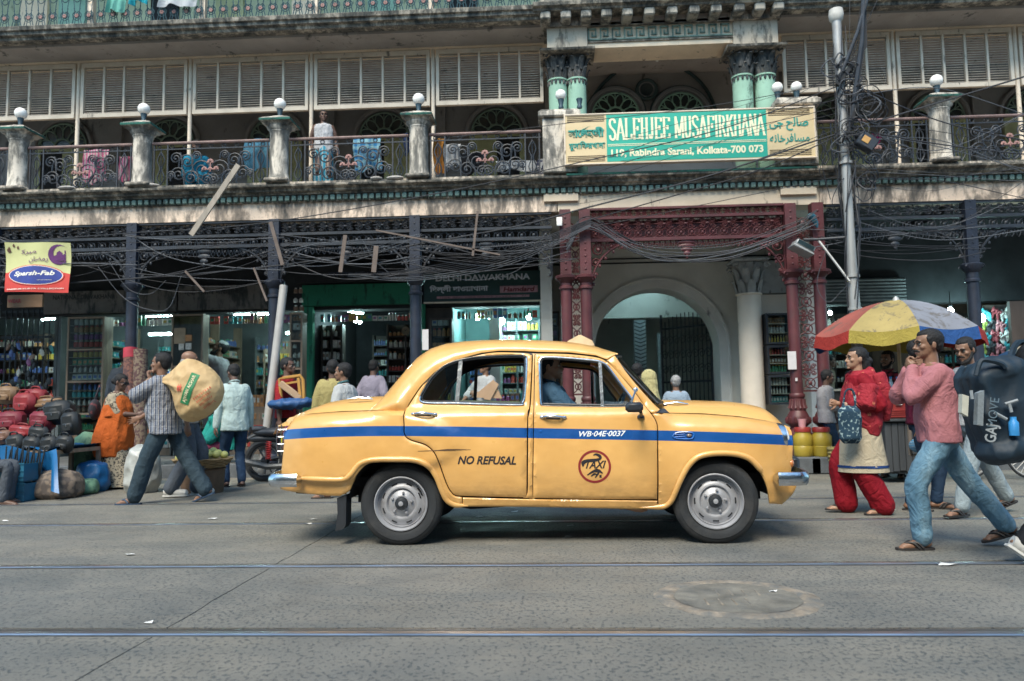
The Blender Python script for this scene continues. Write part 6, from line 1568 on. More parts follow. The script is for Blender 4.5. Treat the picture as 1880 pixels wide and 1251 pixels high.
 for q in (1, -1):
  limb(b, [sh[q] - V((0, q * .03, 0)), sh[q].lerp(el[q], .45), el[q], el[q].lerp(wr_[q], .35), wr_[q]], [.060, .052, .042, .043, .027])
  fa = (wr_[q] - el[q]).normalized(); d = po['hdl' if q == 1 else 'hdr'] or fa; npm = po['npl' if q == 1 else 'npr'] or (tw @ V((0, -q, 0)))
  cu = po['curll' if q == 1 else 'curlr']; hand(b, wr_[q], d, npm, po['curl'] if cu is None else cu, q)
  limb(b, [hip[q], hip[q].lerp(kn[q], .5), kn[q], kn[q].lerp(ank[q], .3), ank[q]], [.088, .078, .056, .054, .036])
  pt = po['pl' if q == 1 else 'pr']; fm = M.Translation(ank[q]) @ M.Rotation(pt, 4, 'Y') @ M.Rotation(q * R(8), 4, 'Z')
  b.tube([fm @ V(p) for p in ((-.055, 0, -.045), (-.04, 0, -.03), (.02, 0, -.025), (.09, 0, -.045), (.15, 0, -.056), (.175, 0, -.060))], [.022, .034, .036, .034, .028, .014], 10)
  for k in range(5): b.ell(fm @ V((.178 - abs(k - 1) * .007, (k - 2) * -.016 * q, -.060)), (.018, .009, .011), 7, 5)
  if shoes:
   ms = {'sandal': SANDAL, 'flip': SANDB, 'shoe': mat('white_sneaker', (.5, .5, .48), .6)}[shoes]
   f = MB(); L = [(-.075, .026), (-.05, .038), (.03, .040), (.10, .048), (.16, .046), (.2, .030), (.208, .012)]
   Q = [fm @ V((x, sgn * w, z)) for x, w in L for sgn in (-1, 1) for z in (-.076, -.060)]
   f.add(Q, [q_ for i in range(len(L) - 1) for q_ in ((4 * i, 4 * i + 2, 4 * i + 6, 4 * i + 4), (4 * i + 1, 4 * i + 5, 4 * i + 7, 4 * i + 3), (4 * i, 4 * i + 4, 4 * i + 5, 4 * i + 1), (4 * i + 2, 4 * i + 3, 4 * i + 7, 4 * i + 6))] + [(0, 1, 3, 2), (24, 26, 27, 25)])
   if shoes == 'shoe': f.tube([fm @ V(p) for p in ((-.06, 0, -.03), (0, 0, -.02), (.09, 0, -.035), (.18, 0, -.045), (.2, 0, -.052))], [.04, .046, .048, .042, .02], 10)
   else:
    for x0, x1 in ((.135, .05),) + (((.10, .02),) if shoes == 'sandal' else ()):
     for e in (-1, 1): f.tube(cr([fm @ V((x0, 0, -.028)), fm @ V(((x0 + x1) / 2, e * .032, -.020)), fm @ V((x1, e * .046, -.058))], 4), .010, 5)
   put('sandal' if shoes != 'shoe' else 'shoe', f.mesh('footwear', ms), T)
 put('body', rmesh(b, 'body', skin(sk), vox * .72, 3), T)
 # eyes, brows, lips
 for q in (1, -1):
  f = MB(); f.ell(HP(.0765, q * .031, .113), (.011, .013, .0075), 10, 7, Hm.to_3x3().to_4x4()); e = put('eye', f.mesh('eye', EYEW), T)
  f = MB(); f.ell(HP(.0845, q * .031, .113), (.0045, .0062, .0062), 8, 6, Hm.to_3x3().to_4x4()); put('iris', f.mesh('iris', HAIR), e)
  f = MB(); f.tube([HP(.080, q * .052, .130), HP(.095, q * .032, .141), HP(.096, q * .012, .136)], [.003, .0055, .004], 5); put('eyebrow', f.mesh('eyebrow', HAIR), T)
  f = MB(); f.tube([HP(.079, q * .046, .1165), HP(.089, q * .031, .1205), HP(.086, q * .018, .1165)], .0032, 5); put('eyelid', f.mesh('eyelid', HAIR), T)
 f = MB(); f.tube([HP(.088, -.022, .043), HP(.1005, 0, .0435), HP(.088, .022, .043)], [.002, .0055, .002], 6); put('lips', f.mesh('lips', LIP), T)
 hm = GREYH if hair and 'grey' in hair else HAIR
 if face:
  f = MB()
  if face in ('moustache', 'beard'): f.tube([HP(.080, -.032, .052), HP(.097, -.014, .062), HP(.104, 0, .064), HP(.097, .014, .062), HP(.080, .032, .052)], [.004, .0085, .007, .0085, .004], 6)
  if face == 'beard':
   f.tube([HP(.01, -.070, .09), HP(.035, -.064, .04), HP(.062, -.045, .010), HP(.080, 0, -.004), HP(.062, .045, .010), HP(.035, .064, .04), HP(.01, .070, .09)], [.010, .017, .022, .026, .022, .017, .010], 8)
  if face == 'long': f.ell(HP(.075, 0, -.03), (.035, .05, .07), 10, 8); f.tube([HP(.01, -.07, .08), HP(.05, -.055, .01), HP(.07, 0, -.02), HP(.05, .055, .01), HP(.01, .07, .08)], [.01, .025, .035, .025, .01], 8)
  put('beard' if face != 'moustache' else 'moustache', f.mesh('beard', hm), T)
 if hair:
  f = MB(); hr = Hm.to_3x3().to_4x4()
  if 'bald' in hair: f.ell(HP(-.022, 0, .095), (.086, .080, .055), 18, 12, hr)
  else:
   f.ell(HP(-.026, 0, .148), (.098, .083, .089), 22, 15, hr)
   f.ell(HP(.010, 0, .196), (.066, .060, .034), 16, 9, hr @ M.Rotation(R(14), 4, 'Y'))
   f.ell(HP(-.055, 0, .11), (.055, .074, .075), 16, 10, hr)
   for q in (1, -1) if 'short' in hair else (): f.tube([HP(.018, q * .072, .155), HP(.016, q * .0765, .125), HP(.008, q * .076, .100)], [.014, .010, .005], 6)
  if 'long' in hair: f.ell(HP(-.075, 0, .06), (.045, .07, .11), 14, 10, hr); f.tube([HP(-.08, 0, .10), HP(-.10, 0, .0), HP(-.09, 0, -.16)], [.06, .055, .025], 10)
  if 'bun' in hair: f.ell(HP(-.125, 0, .09), (.045, .05, .045), 12, 9, hr)
  me = rmesh(f, 'hair', hm, .008, 2, .0035, 60, (1, 1, .5))
  put('hair', me, T)
 bod = dict(P=P, N=N, sh=sh, el=el, wr=wr_, hip=hip, kn=kn, ank=ank, HP=HP, SP=SP, T=T, torso=torso, tw=tw, sp=sp, s=s)
 if trousers:
  b = MB(); loft(b, [(P + V((0, 0, z)), rx + .012, ry + .012 + flare * .3) for z, rx, ry in ((.10, .092, .142), (.03, .099, .152), (-.06, .104, .165), (-.12, .095, .15))], 18)
  for q in (1, -1):
   g = flare; a = ank[q]; e = a + (kn[q] - a).normalized() * .02
   limb(b, [hip[q], hip[q].lerp(kn[q], .5), kn[q], kn[q].lerp(e, .5), e], [.096, .086 + g * .5, .068 + g, .061 + g * 1.2, .056 + g * 1.3])
  put('trousers', rmesh(b, 'trousers', trousers, vox, 4, .0062 if vox < .0105 else .005, 7.5, (1.2, 1.2, 1.0), sum(map(ord, label)) % 50), T)
 if shirt:
  b = MB(); g = .014 + loose; torso(b, g, 0, .965, hem, loose * .5)
  b.tube([N - sp * .09, N - sp * .03, N + sp * .005], [.090, .074, .066], 12)
  for q in (1, -1):
   A = [sh[q] - V((0, q * .035, 0)), sh[q].lerp(el[q], .5)]; r = [.066 + loose, .058 + loose]
   if sleeve == 'long': A += [el[q], el[q].lerp(wr_[q], .5), el[q].lerp(wr_[q], .97)]; r += [.050 + loose, .047 + loose, .037 + loose * .6]
   elif sleeve == 'half': A += [el[q], el[q].lerp(wr_[q], .35)]; r += [.056 + loose, .054 + loose]
   else: A += [sh[q].lerp(el[q], .92)]; r += [.064 + loose]
   if sleeve != 'none': limb(b, A, r)
  put('shirt', rmesh(b, 'shirt', shirt, vox, 3, .0085 if vox < .0105 else .006, 8, (1.1, 1.1, .7), sum(map(ord, label)) % 37), T)
  if collar: f = MB(); f.tube([N + sp * .02 + tw @ V((.066 * cos(a) + .012, .066 * sin(a), -.02 * cos(a))) for a in [2 * pi * k / 18 for k in range(19)]], .013, 6); put('collar', f.mesh('collar', collar), T)
 return bod
def stand(px, pf, ph, Z=0., Y=None):
 g = gr(px, pf, Z) if Y is None else at(px, 700, Y); g.z = Z
 return g, at(px, ph, g.y).z - Z
def wrinkle(t, st=.75):
 p = t.pos((1, 1, .8), True); a = t.noise(p, 6.5, 3, .55, 1.6); r = t.math('ABSOLUTE', t.math('SUBTRACT', a, .5)); b = t.noise(t.pos((1, 1, .45), True), 15, 3, .6, 1.)
 t.bump(t.math('ADD', t.math('MULTIPLY', r, -1.6), t.math('MULTIPLY_ADD', b, .4, t.math('MULTIPLY', t.noise(p, 140, 2), .06))), st, .034)
def cloth(name, c, rough=.85, var=.12, sc=5, bump=.55):
 if name in MATS: return MATS[name]
 m = mat(name, tuple(q * .66 for q in c), rough, 0, var, sc, bump=0, spec=.2); t = NT.__new__(NT); t.m = m; t.t = m.node_tree; t.p = t.t.nodes['Principled BSDF']; wrinkle(t, bump); return m
def striped(name, c0, c1, freq, axis=1, w=.35, c2=None, rough=.85):
 if name in MATS: return MATS[name]
 c0, c1 = [tuple(q * .68 for q in c) for c in (c0, c1)]
 t = NT(name); tc = t.n('TexCoord').outputs['Object']; sx = t.n('SeparateXYZ'); t.l(tc, sx.inputs[0])
 a = sx.outputs[axis] if axis != 3 else t.math('ARCTAN2', sx.outputs[1], sx.outputs[0])
 f = t.math('FRACT', t.math('MULTIPLY', a, freq)); col = t.mix(t.math('GREATER_THAN', f, 1 - w), c0, c1)
 if c2: g = t.math('FRACT', t.math('MULTIPLY', a, freq * 2.5)); col = t.mix(t.math('GREATER_THAN', g, .85), col, c2)
 t.base(col); t.set(Roughness=rough); t.p.inputs['Specular IOR Level'].default_value = .2; wrinkle(t, .6); MATS[name] = t.m; return t.m
def checked(name, c0, c1, f=14, w=.5):
 c0, c1 = [tuple(q * .68 for q in c) for c in (c0, c1)]
 t = NT(name); tc = t.n('TexCoord').outputs['Object']; sx = t.n('SeparateXYZ'); t.l(tc, sx.inputs[0])
 h = t.math('ADD', sx.outputs[0], sx.outputs[1])
 a = t.math('GREATER_THAN', t.math('FRACT', t.math('MULTIPLY', h, f)), w); c = t.math('GREATER_THAN', t.math('FRACT', t.math('MULTIPLY', sx.outputs[2], f)), w)
 t.base(t.mix(t.math('MULTIPLY', t.math('ADD', a, c), .5), c0, c1)); t.set(Roughness=.9); wrinkle(t, .6); MATS[name] = t.m; return t.m
def printed(name, c0, c1, sc=30, th=.5, c2=None):
 if name in MATS: return MATS[name]
 c0, c1 = [tuple(q * .70 for q in c) for c in (c0, c1)]
 t = NT(name); p = t.pos((1, 1, 1), True); v = t.n('TexVoronoi'); t.l(p, v.inputs['Vector']); v.inputs['Scale'].default_value = sc
 f = t.noise(p, sc * .6, 3, .6); col = t.mix(t.ramp(t.math('MULTIPLY_ADD', f, .6, t.math('MULTIPLY', v.outputs[0], .4)), (th - .04, 0), (th + .04, 1)), c0, c1)
 if c2: col = t.mix(t.ramp(t.noise(p, sc * .35, 2), (.58, 0), (.62, 1)), col, c2)
 t.base(col); t.set(Roughness=.9); MATS[name] = t.m; return t.m

# ---- the man in the pink jumper
DENIM = NT('washed_denim'); _p = DENIM.pos((1, 1, .5), True); DENIM.base(DENIM.ramp(DENIM.noise(_p, 5, 6, .6), (.3, (.045, .115, .18)), (.52, (.10, .20, .28)), (.72, (.25, .37, .44)))); wrinkle(DENIM, .6); DENIM.set(Roughness=.9); DENIM = DENIM.m
PINKJ = cloth('pink_knit', (.50, .205, .23))
g, H = stand(1738, 1006, 604)
pk = person('man in a pink jumper and faded blue jeans walking left with hands at his chin', g, pi - .12, H, dict(pel=(.0, -.025), lean=.03, fl=(.20, .10, .078), fr=(-.50, -.09, .115), pl=0, pr=R(18), hl=(.185, .05, 1.385), hr=(.20, -.02, 1.375), el=(.45, .35, -1), er=(.7, -.35, -1), hdl=(.25, -.35, .75), hdr=(.1, .6, .6), npl=(-.8, 0, .5), npr=(-.9, 0, .3), curl=.8, head=(.12, -.02), kl=(1, .1, 0)), .0085, 'm', 'short', PINKJ, 'long', DENIM, 'sandal', loose=.011, belly=.05, hem=.08, face='moustache', width=.96, flare=.012)
f = MB(); f.bbox(-.03, .03, -.003, .003, -.018, .018, .002); o = put('jumper_label', f.mesh('label', DARK), pk['T']); o.location = pk['P'] + V((.045, .178, .06)); o.rotation_euler.z = 0
# ---- man carrying the sack
g, H = stand(303, 924, 648)
STR = striped('striped_shirt_cloth', (.055, .065, .10), (.23, .23, .25), 26, 1, .30, (.35, .33, .32))
t = NT('striped_shirt_weave'); tc = t.n('TexCoord').outputs['Object']; sx = t.n('SeparateXYZ'); t.l(tc, sx.inputs[0]); a = t.math('ADD', sx.outputs[0], t.math('MULTIPLY', sx.outputs[1], .6))
f1 = t.math('GREATER_THAN', t.math('FRACT', t.math('MULTIPLY', a, 21.)), .62); f2 = t.math('GREATER_THAN', t.math('FRACT', t.math('MULTIPLY_ADD', a, 21., .5)), .86); f3 = t.math('GREATER_THAN', t.math('FRACT', t.math('MULTIPLY', sx.outputs[2], 15.)), .9)
t.base(t.mix(t.math('MULTIPLY', f3, .35), t.mix(f2, t.mix(f1, (.06, .075, .115), (.20, .22, .26)), (.42, .40, .38)), (.35, .35, .36))); t.set(Roughness=.9); wrinkle(t, .8); STR = t.m
SLATEP = cloth('slate_trousers', (.045, .075, .10))
sk_ = person('man in a striped shirt carrying a big yellow sack on his shoulder', g, pi, H, dict(pel=(0, -.02), lean=.07, fl=(.30, .10, .076), fr=(-.43, -.09, .13), pr=R(22), hl=(.17, .07, 1.40), el=(.3, .6, -1), hdl=(.35, -.2, .8), npl=(-1, 0, .2), curll=1.0, hr=(.40, -.17, .96), er=(-.6, -.3, -.8), hdr=(.9, 0, -.25), curlr=.35, head=(.05, .02), kl=(1, .1, 0)), .009, 'm', 'short', STR, 'short', SLATEP, 'flip', loose=.020, belly=.09, hem=.12, flare=.022)
HS = MB(); HP = sk_['HP']
# the sack: a swollen, creased bag gathered at the fist
SACK = NT('sack_weave'); _p = SACK.pos((1, 1, 1), True); _c = SACK.ramp(SACK.noise(_p, 4, 6, .6), (.3, (.40, .265, .12)), (.7, (.52, .37, .19)))
_pr = SACK.math('MULTIPLY', SACK.ramp(SACK.noise(_p, 60, 3, .6), (.55, 0), (.6, 1)), SACK.ramp(SACK.noise(_p, 5, 1), (.56, 0), (.6, .8)))
SACK.base(_c); SACK.set(Roughness=.65); SACK.bump(SACK.noise(SACK.pos((1, 1, 1), True), 160, 2), .3, .004); SACK = SACK.m
a = at(361, 716, g.y - .20); SC_ = V((a.x, g.y - .12, a.z))
YS_ = g.y - .12
OUT = cr([((p.x - SC_.x), (p.z - SC_.z)) for p in [at(px, py, YS_) for px, py in ((288, 698), (305, 690), (325, 674), (345, 659), (374, 668), (397, 687), (409, 713), (404, 738), (386, 760), (360, 774), (339, 772), (326, 752), (318, 722), (304, 706))]], 6, True)
b = MB(); nO = len(OUT); P = []; NK = np.array(OUT[0]); c0 = np.array(((at(362, 718, YS_).x - SC_.x), (at(362, 718, YS_).z - SC_.z)))
for s_ in (-1, 1):
 for i in range(15):
  r = 1 - (1 - i / 14) ** 1.7
  for o in OUT:
   q = c0 + (o - c0) * r; dn = np.linalg.norm(q - NK); an = math.atan2(q[1] - NK[1], q[0] - NK[0]); d = .21 * math.sqrt(max(0, 1 - r ** 2.3)) * min(1, .12 + dn * 3)
   d += (.017 * math.exp(-dn * 3.2) * sin(an * 17) + .030 * (.5 - abs(NZ.noise(V((q[0] * 5, q[1] * 5, s_ * 3.)))) * 1.6) * min(1, dn * 3)) * (1 - r ** 6)
   P.append((q[0], s_ * d, q[1]))
for s_ in (0, 1): o_ = s_ * 15 * nO; b.add(P[o_:o_ + 15 * nO], [(i * nO + j, i * nO + (j + 1) % nO, (i + 1) * nO + (j + 1) % nO, (i + 1) * nO + j) for i in range(14) for j in range(nO)])
me = rmesh(b, 'sack', SACK, .009, 3, .004, 14, (1, 1, .8), 3)
SKO = obj('sack', me, None, SC_, label='bulging yellow sack with a green printed strip over the striped man\'s shoulder', cat='sack')
def surf_of(o, off=.004):
 from mathutils.bvhtree import BVHTree
 me = o.data; bv = BVHTree.FromPolygons([v.co.copy() for v in me.vertices], [tuple(p.vertices) for p in me.polygons]); w = wloc(o)
 def f(x, z):
  h = bv.ray_cast(V((x, w.y - 2, z)) - w, V((0, 1, 0)))[0]; return (h.y + w.y - off) if h else w.y
 return f
sf = surf_of(SKO, .006)
def strip_on(name, pa, pb, wpx, m, parent, Y, sf, n=14):
 A, B = at(*pa, Y), at(*pb, Y); d = (B - A); u = V((d.x, 0, d.z)).normalized(); nn = V((-u.z, 0, u.x)); w = wpx / FPX * Y / 2; b = MB(); P = []
 for i in range(n + 1):
  p = A.lerp(B, i / n)
  for j in range(5): q = p + nn * w * (j / 2 - 1); P.append((q.x, sf(q.x, q.z), q.z))
 b.add(P, [(i * 5 + j, i * 5 + j + 1, i * 5 + j + 6, i * 5 + j + 5) for i in range(n) for j in range(4)]); return b.build(name, m, parent, smooth=2, fix=False)
YSK = SC_.y - .25
strip_on('green_strip', (334, 742), (355, 686), 16, mat('green_print', (.02, .19, .075), .6), SKO, YSK, sf)
a0, c0 = at(334, 741, YSK), at(355, 687, YSK); L = (c0 - a0).length; mid = (a0 + c0) / 2; ang = math.atan2(c0.z - a0.z, c0.x - a0.x); sf2 = lambda x, z: sf(x, z) - .004
text_mesh('AJWAN ACHAR', 'lettering', mat('cream_print', (.7, .62, .4), .7), mid.x - L * .46, mid.x + L * .46, mid.z - .026, mid.z + .026, sf2, bold=.02, parent=SKO, rot=ang, thick=.001)
RP2 = mat('red_print', (.50, .07, .04), .7)
for s_, px, py, w, h in (('NATURAL FOODS', 372, 718, 46, 7), ('MASALA & PICKLES', 374, 728, 42, 6), ('KOLKATA', 376, 738, 24, 6), ('NET 50 KG', 358, 744, 26, 5)):
 pass
for k in range(4):
 q = at(366 + k * 3, 722 + k * 7, YSK); w = .11 - .015 * k; text_mesh('|||||/|||//||'[k:k + 9], 'printed_smudge', RP2, q.x - w, q.x + w, q.z - .012, q.z + .012, sf2, bold=.01, parent=SKO, rot=ang * .55, thick=.001)
q = at(327, 711, YSK); text_mesh('\u2735\u2736' if False else '**', 'printed_smudge', RP2, q.x - .03, q.x + .03, q.z - .06, q.z + .04, sf2, bold=.02, parent=SKO, thick=.001)
# ---- the rest of the crowd
W_ = lambda c, v=.08: cloth('cloth_%d' % (len(MATS)), c, var=v)
WHITE = cloth('white_cotton', (.55, .57, .58)); NAVY = cloth('navy_trousers', (.022, .045, .085)); GREYT = cloth('grey_trousers', (.11, .13, .16)); BLK = cloth('black_cloth', (.02, .022, .026)); JEAN = cloth('dark_jeans', (.028, .06, .12)); PALEJ = cloth('pale_jeans', (.34, .42, .46))
def skirt(name, m, T, ring, n=40, folds=.02, vf=12, seed=0, sub=10):
 """draped cloth hung through rings (centre, rx, ry)"""
 b = MB(); R2 = cr([(*c, rx, ry) for c, rx, ry in ring], sub); P = []; k = len(R2)
 for i, r in enumerate(R2):
  t_ = i / (k - 1)
  for j in range(n):
   a = 2 * pi * j / n; f = 1 + folds * (.25 + t_) * (sin(a * vf + seed + 2.2 * t_) + .6 * sin(a * vf * 1.7 + 1 + seed - 3 * t_) + .8 * NZ.noise(V((cos(a) * 2.2, sin(a) * 2.2, t_ * 3 + seed))))
   P.append((r[0] + r[3] * f * cos(a), r[1] + r[4] * f * sin(a), r[2]))
 F = [(i * n + j, i * n + (j + 1) % n, (i + 1) * n + (j + 1) % n, (i + 1) * n + j) for i in range(k - 1) for j in range(n)]
 b.add(P, F); return put(name, b.mesh(name, m, smooth=2), T)
# woman in the orange sari
g, H = stand(208, 896, 690); CRM = printed('cream_print_cloth', (.50, .42, .30), (.10, .08, .06), 34, .56); BLKP = printed('block_print_cloth', (.035, .035, .035), (.42, .36, .26), 42, .47)
ORNG = cloth('orange_sari', (.62, .135, .025), .8, .15)
w = person('woman in an orange sari and sunglasses looking down at her hands', g, -.15, H, dict(lean=.04, fl=(.10, .10, .075), fr=(-.02, -.10, .075), hl=(.33, .10, 1.08), hr=(.36, .02, 1.10), el=(-.6, .5, -1), er=(-.6, -.5, -1), hdl=(.8, -.5, .2), hdr=(.8, .5, .3), curl=.9, head=(0, -.32)), .0095, 'd', 'bun', CRM, 'short', None, 'sandal', belly=.09, hem=-.02, width=1.02)
T = w['T']
skirt('under_skirt', BLKP, T, [((.0, 0, .98), .15, .19), ((.0, 0, .75), .21, .225), ((.04, 0, .40), .25, .23), ((.12, 0, .12), .31, .25), ((.15, 0, .035), .34, .26)], folds=.045, vf=9)
b = MB(); S = w['SP']
b2 = []
loft(b, [(V((-.02, 0, .48)), .23, .25), (V((-.03, 0, .62)), .275, .27), (V((-.02, 0, .80)), .275, .26), (V((.0, 0, .95)), .245, .235), (V((.03, 0, 1.10)), .215, .21), (V((.04, 0, 1.22)), .19, .19), (V((.035, 0, 1.33)), .150, .175), (V((.02, 0, 1.41)), .10, .14)], 26)
b.tube([V((-.13, 0, .55)), V((-.15, 0, .30)), V((-.13, .02, .20))], [.16, .11, .05], 10)
b.tube([V((.05, -.16, 1.05)), V((.02, -.03, 1.36)), V((-.02, .13, 1.43)), V((-.12, .14, 1.30)), V((-.16, .10, 1.0))], [.09, .07, .075, .07, .12], 10)
put('sari_drape', rmesh(b, 'sari_drape', ORNG, .0095, 4, .013, 7, (1, 1, .45), 5), T)
HP = w['HP']; f = MB()
for q in (1, -1): f.ell(HP(.096, q * .033, .115), (.008, .026, .017), 10, 7)
f.tube([HP(.099, -.03, .12), HP(.101, 0, .122), HP(.099, .03, .12)], .003, 5)
for q in (1, -1): f.tube([HP(.094, q * .055, .12), HP(.0, q * .079, .118)], .003, 5)
put('sunglasses', f.mesh('sunglasses', BLACKP), T)
hb_ = obj('handbag', (lambda b: (b.ell((0, 0, 0), (.07, .11, .15), 14, 10), b.tube([(0, -.02, .12), (.06, .0, .35), (0, .02, .12)], .012, 6), b.mesh('handbag', printed('bag_print', (.03, .03, .04), (.25, .07, .08), 14, .6)))[-1])(MB()), None, at(174, 752, g.y + .05), label='dark patterned shoulder bag hanging behind the woman in orange', cat='handbag')
# bald man behind the sack carrier
g, H = stand(338, 911, 648); person('balding grey haired man in a white shirt behind the yellow sack', g, .3, H, dict(fl=(.12, .10, .075), fr=(-.14, -.1, .09)), .011, 'm', 'bald grey', WHITE, 'short', GREYT, 'shoe', flare=.02, loose=.01)
# man in the pale green shirt
g, H = stand(430, 894, 671); MINTS = cloth('pale_mint_shirt', (.52, .66, .65), .8, .1)
person('man in a pale mint shirt and dark jeans standing with his back turned', g, 2.25, H, dict(fl=(.05, .10, .075), fr=(-.05, -.09, .075), hl=(.05, .25, .83), hr=(.10, -.24, .84), head=(.1, -.38), lean=.05), .0095, 'd', 'short', MINTS, 'long', JEAN, 'sandal', loose=.004, hem=.14, collar=MINTS)
# bearded man in the white cap, reaching up in the shop
g, H = stand(403, 800, 627, PV, 15.0); KUR = cloth('pale_kurta', (.42, .40, .42)); w = person('bearded man in a white skullcap reaching up to a shop cabinet', g, pi + .2, H, dict(hl=(.34, .12, 1.62), el=(.3, 1, -.3), hr=(.20, -.1, 1.05), er=(-.4, -.6, -1), hdl=(.5, 0, .8), head=(.1, .35)), .012, 'm', 'short', KUR, 'long', KUR, None, face='long', loose=.02, hem=.35)
f = MB(); f.ell(w['HP'](-.02, 0, .185), (.092, .080, .052), 14, 9, M.Rotation(-.35, 4, 'Y')); put('skullcap', f.mesh('skullcap', WHITE), w['T'])
# man in grey inside the jar shop
g, H = stand(228, 760, 645, PV, 13.6); person('man in a dull grey shirt with his back turned by the rolled carpets', g, pi / 2 + .3, H, {}, .014, 'd', 'short', GREYT, 'half', BLK, None)
# young man in red by the narrow case
g, H = stand(525, 790, 660, 0, 11.6); person('boy in a red shirt beside the leaning white pipe', g, -.2, H, {}, .013, 'd', 'short', W_((.38, .02, .03)), 'short', BLK, 'sandal')
# people behind the taxi's boot
g, H = stand(634, 900, 670, 0, 9.2); person('young man in a white collared shirt in profile behind the taxi boot', g, pi - .2, H, dict(fl=(.2, .1, .075), fr=(-.2, -.1, .1), head=(.1, -.03)), .010, 'm', 'short', WHITE, 'short', NAVY, 'sandal', collar=cloth('teal_piping', (.08, .2, .22)), loose=.01)
g, H = stand(611, 880, 664, 0, 10.8); person('man in a pale yellow shirt half hidden behind the young man in white', g, 1.9, H, {}, .012, 'd', 'short', W_((.45, .38, .16)), 'long', BLK, 'sandal', loose=.015)
g, H = stand(684, 800, 664, PV, 12.7); person('man in a lavender shirt facing into the dim shop', g, pi / 2 - .3, H, dict(hl=(.2, .2, 1.05), hr=(.2, -.2, 1.05), head=(0, -.2)), .012, 'd', 'short', W_((.36, .33, .42)), 'long', BLK, 'sandal', loose=.02)
g = gr(588, 868); person('person in a dark checked shirt sitting low beside the parked motorcycle', V((g.x, g.y, -.32)), 1.2, 1.55, dict(head=(0, -.3), lean=.1, fl=(.35, .1, .40), fr=(.35, -.1, .40), hl=(.3, .1, 1.0), hr=(.3, -.1, 1.0)), .013, 'd', 'short', checked('dark_check_cloth', (.02, .04, .06), (.05, .09, .12)), 'long', BLK, None)
# chemist with the cardboard, seen through the taxi
g, H = stand(893, 790, 664, PV, 12.5)
w = person('chemist in a white shirt and glasses holding a sheet of cardboard', g, -pi / 2 - .75, H, dict(hl=(.24, -.02, 1.15), hr=(.30, -.28, 1.02), el=(-.3, 1, -.6), er=(-.3, -1, -.6), head=(-.25, .05), curl=.8), .0105, 'm', 'short', WHITE, 'half', GREYT, None, loose=.016, belly=.07)
f = MB(); HP = w['HP']
for q in (1, -1): f.tube([HP(.1, q * .032 + .02 * cos(a), .113 + .017 * sin(a)) for a in [2 * pi * k / 12 for k in range(13)]], .0025, 4); f.tube([HP(.098, q * .052, .117), HP(0, q * .079, .112)], .0025, 4)
put('spectacles', f.mesh('spectacles', BLACKP), w['T'])
CARD = mat('brown_cardboard', (.36, .24, .15), .85, 0, .15, 4)
b = MB(); P = [at(px, py, 12.15) for px, py in ((866, 730), (906, 697), (922, 732))]; b.add([tuple(p) for p in P] + [(p.x, p.y + .012, p.z) for p in P], [(0, 1, 2), (5, 4, 3), (0, 3, 4, 1), (1, 4, 5, 2), (2, 5, 3, 0)]); b.prism([(q.x, q.z) for q in [at(*p, 12.13) for p in ((888, 733), (908, 700), (916, 706), (900, 735))]], 12.12, 12.13)
b.build('cardboard_sheet', CARD, smooth=False, label='folded brown cardboard in the chemist\'s hands', cat='cardboard')
g, H = stand(1006, 880, 668, 0, 10.2); person('grey haired man in a white collar seen through the taxi front window', g, -.5, H, {}, .012, 'm', 'grey short', WHITE, 'short', GREYT, 'sandal')
# taxi driver
xs = at(1022, 700, 6.45).x; JKT = cloth('navy_jacket', (.05, .12, .20), .75)
w = person('taxi driver in a dark blue jacket sitting at the wheel', V((xs, 6.47, at(1030, 660, 6.45).z - 1.62)), -.06, 1.66, dict(lean=-.06, pel=(0, -.0), fl=(.55, .12, .45), fr=(.55, -.12, .45), hl=(.38, .12, 1.12), hr=(.40, -.10, 1.12), el=(-.2, .6, -1), er=(-.2, -.4, -1), curl=1.1), .009, 'l', 'short', JKT, 'long', BLK, None, loose=.024, collar=JKT)
f = MB(); f.ell(w['N'] + V((-.09, 0, -.01)), (.07, .12, .06), 12, 8); put('hood', f.mesh('hood', JKT), w['T'])
# beyond the bonnet
g, H = stand(1193, 880, 684, 0, 9.6); YSC = printed('yellow_scarf_cloth', (.52, .46, .22), (.25, .24, .12), 60, .62)
w = person('woman in a pale yellow headscarf walking away behind the bonnet', g, pi - .5, H, dict(fl=(.15, .1, .08), fr=(-.15, -.1, .1)), .011, 'm', None, printed('white_print_top', (.5, .5, .48), (.05, .05, .06), 26, .55), 'long', BLK, 'sandal')
f = MB(); HP = w['HP']; f.ell(HP(-.022, 0, .125), (.115, .100, .125), 18, 12); f.tube([HP(-.04, 0, .08), HP(-.05, 0, -.05), HP(-.06, .02, -.22)], [.10, .10, .13], 12); put('headscarf', rmesh(f, 'headscarf', YSC, .011, 3, .008, 14, (1, 1, .5)), w['T'])
g, H = stand(1170, 860, 670, 0, 11.2); person('dark haired person mostly hidden behind the yellow headscarf', g, 1.2, H, {}, .013, 'd', 'short', BLK, 'long', BLK, 'sandal')
g, H = stand(1241, 860, 692, 0, 11.6); person('grey haired man in a light blue shirt seen from behind under the arch', g, pi / 2, H, {}, .012, 'm', 'grey short', W_((.33, .42, .52)), 'short', GREYT, 'sandal', loose=.015)
# man in white near the maroon columns
g, H = stand(1522, 866, 682); person('slim man in a white long sleeved shirt beside the yellow drums', g, -.15, H, dict(fl=(.04, .09, .075), hl=(.30, .10, 1.05), hr=(.30, -.06, 1.06), el=(-.6, .3, -1), er=(-.6, -.3, -1), head=(0, -.2)), .0105, 'd', 'short', W_((.48, .46, .47)), 'long', JEAN, 'sandal', loose=.012, hem=.10)
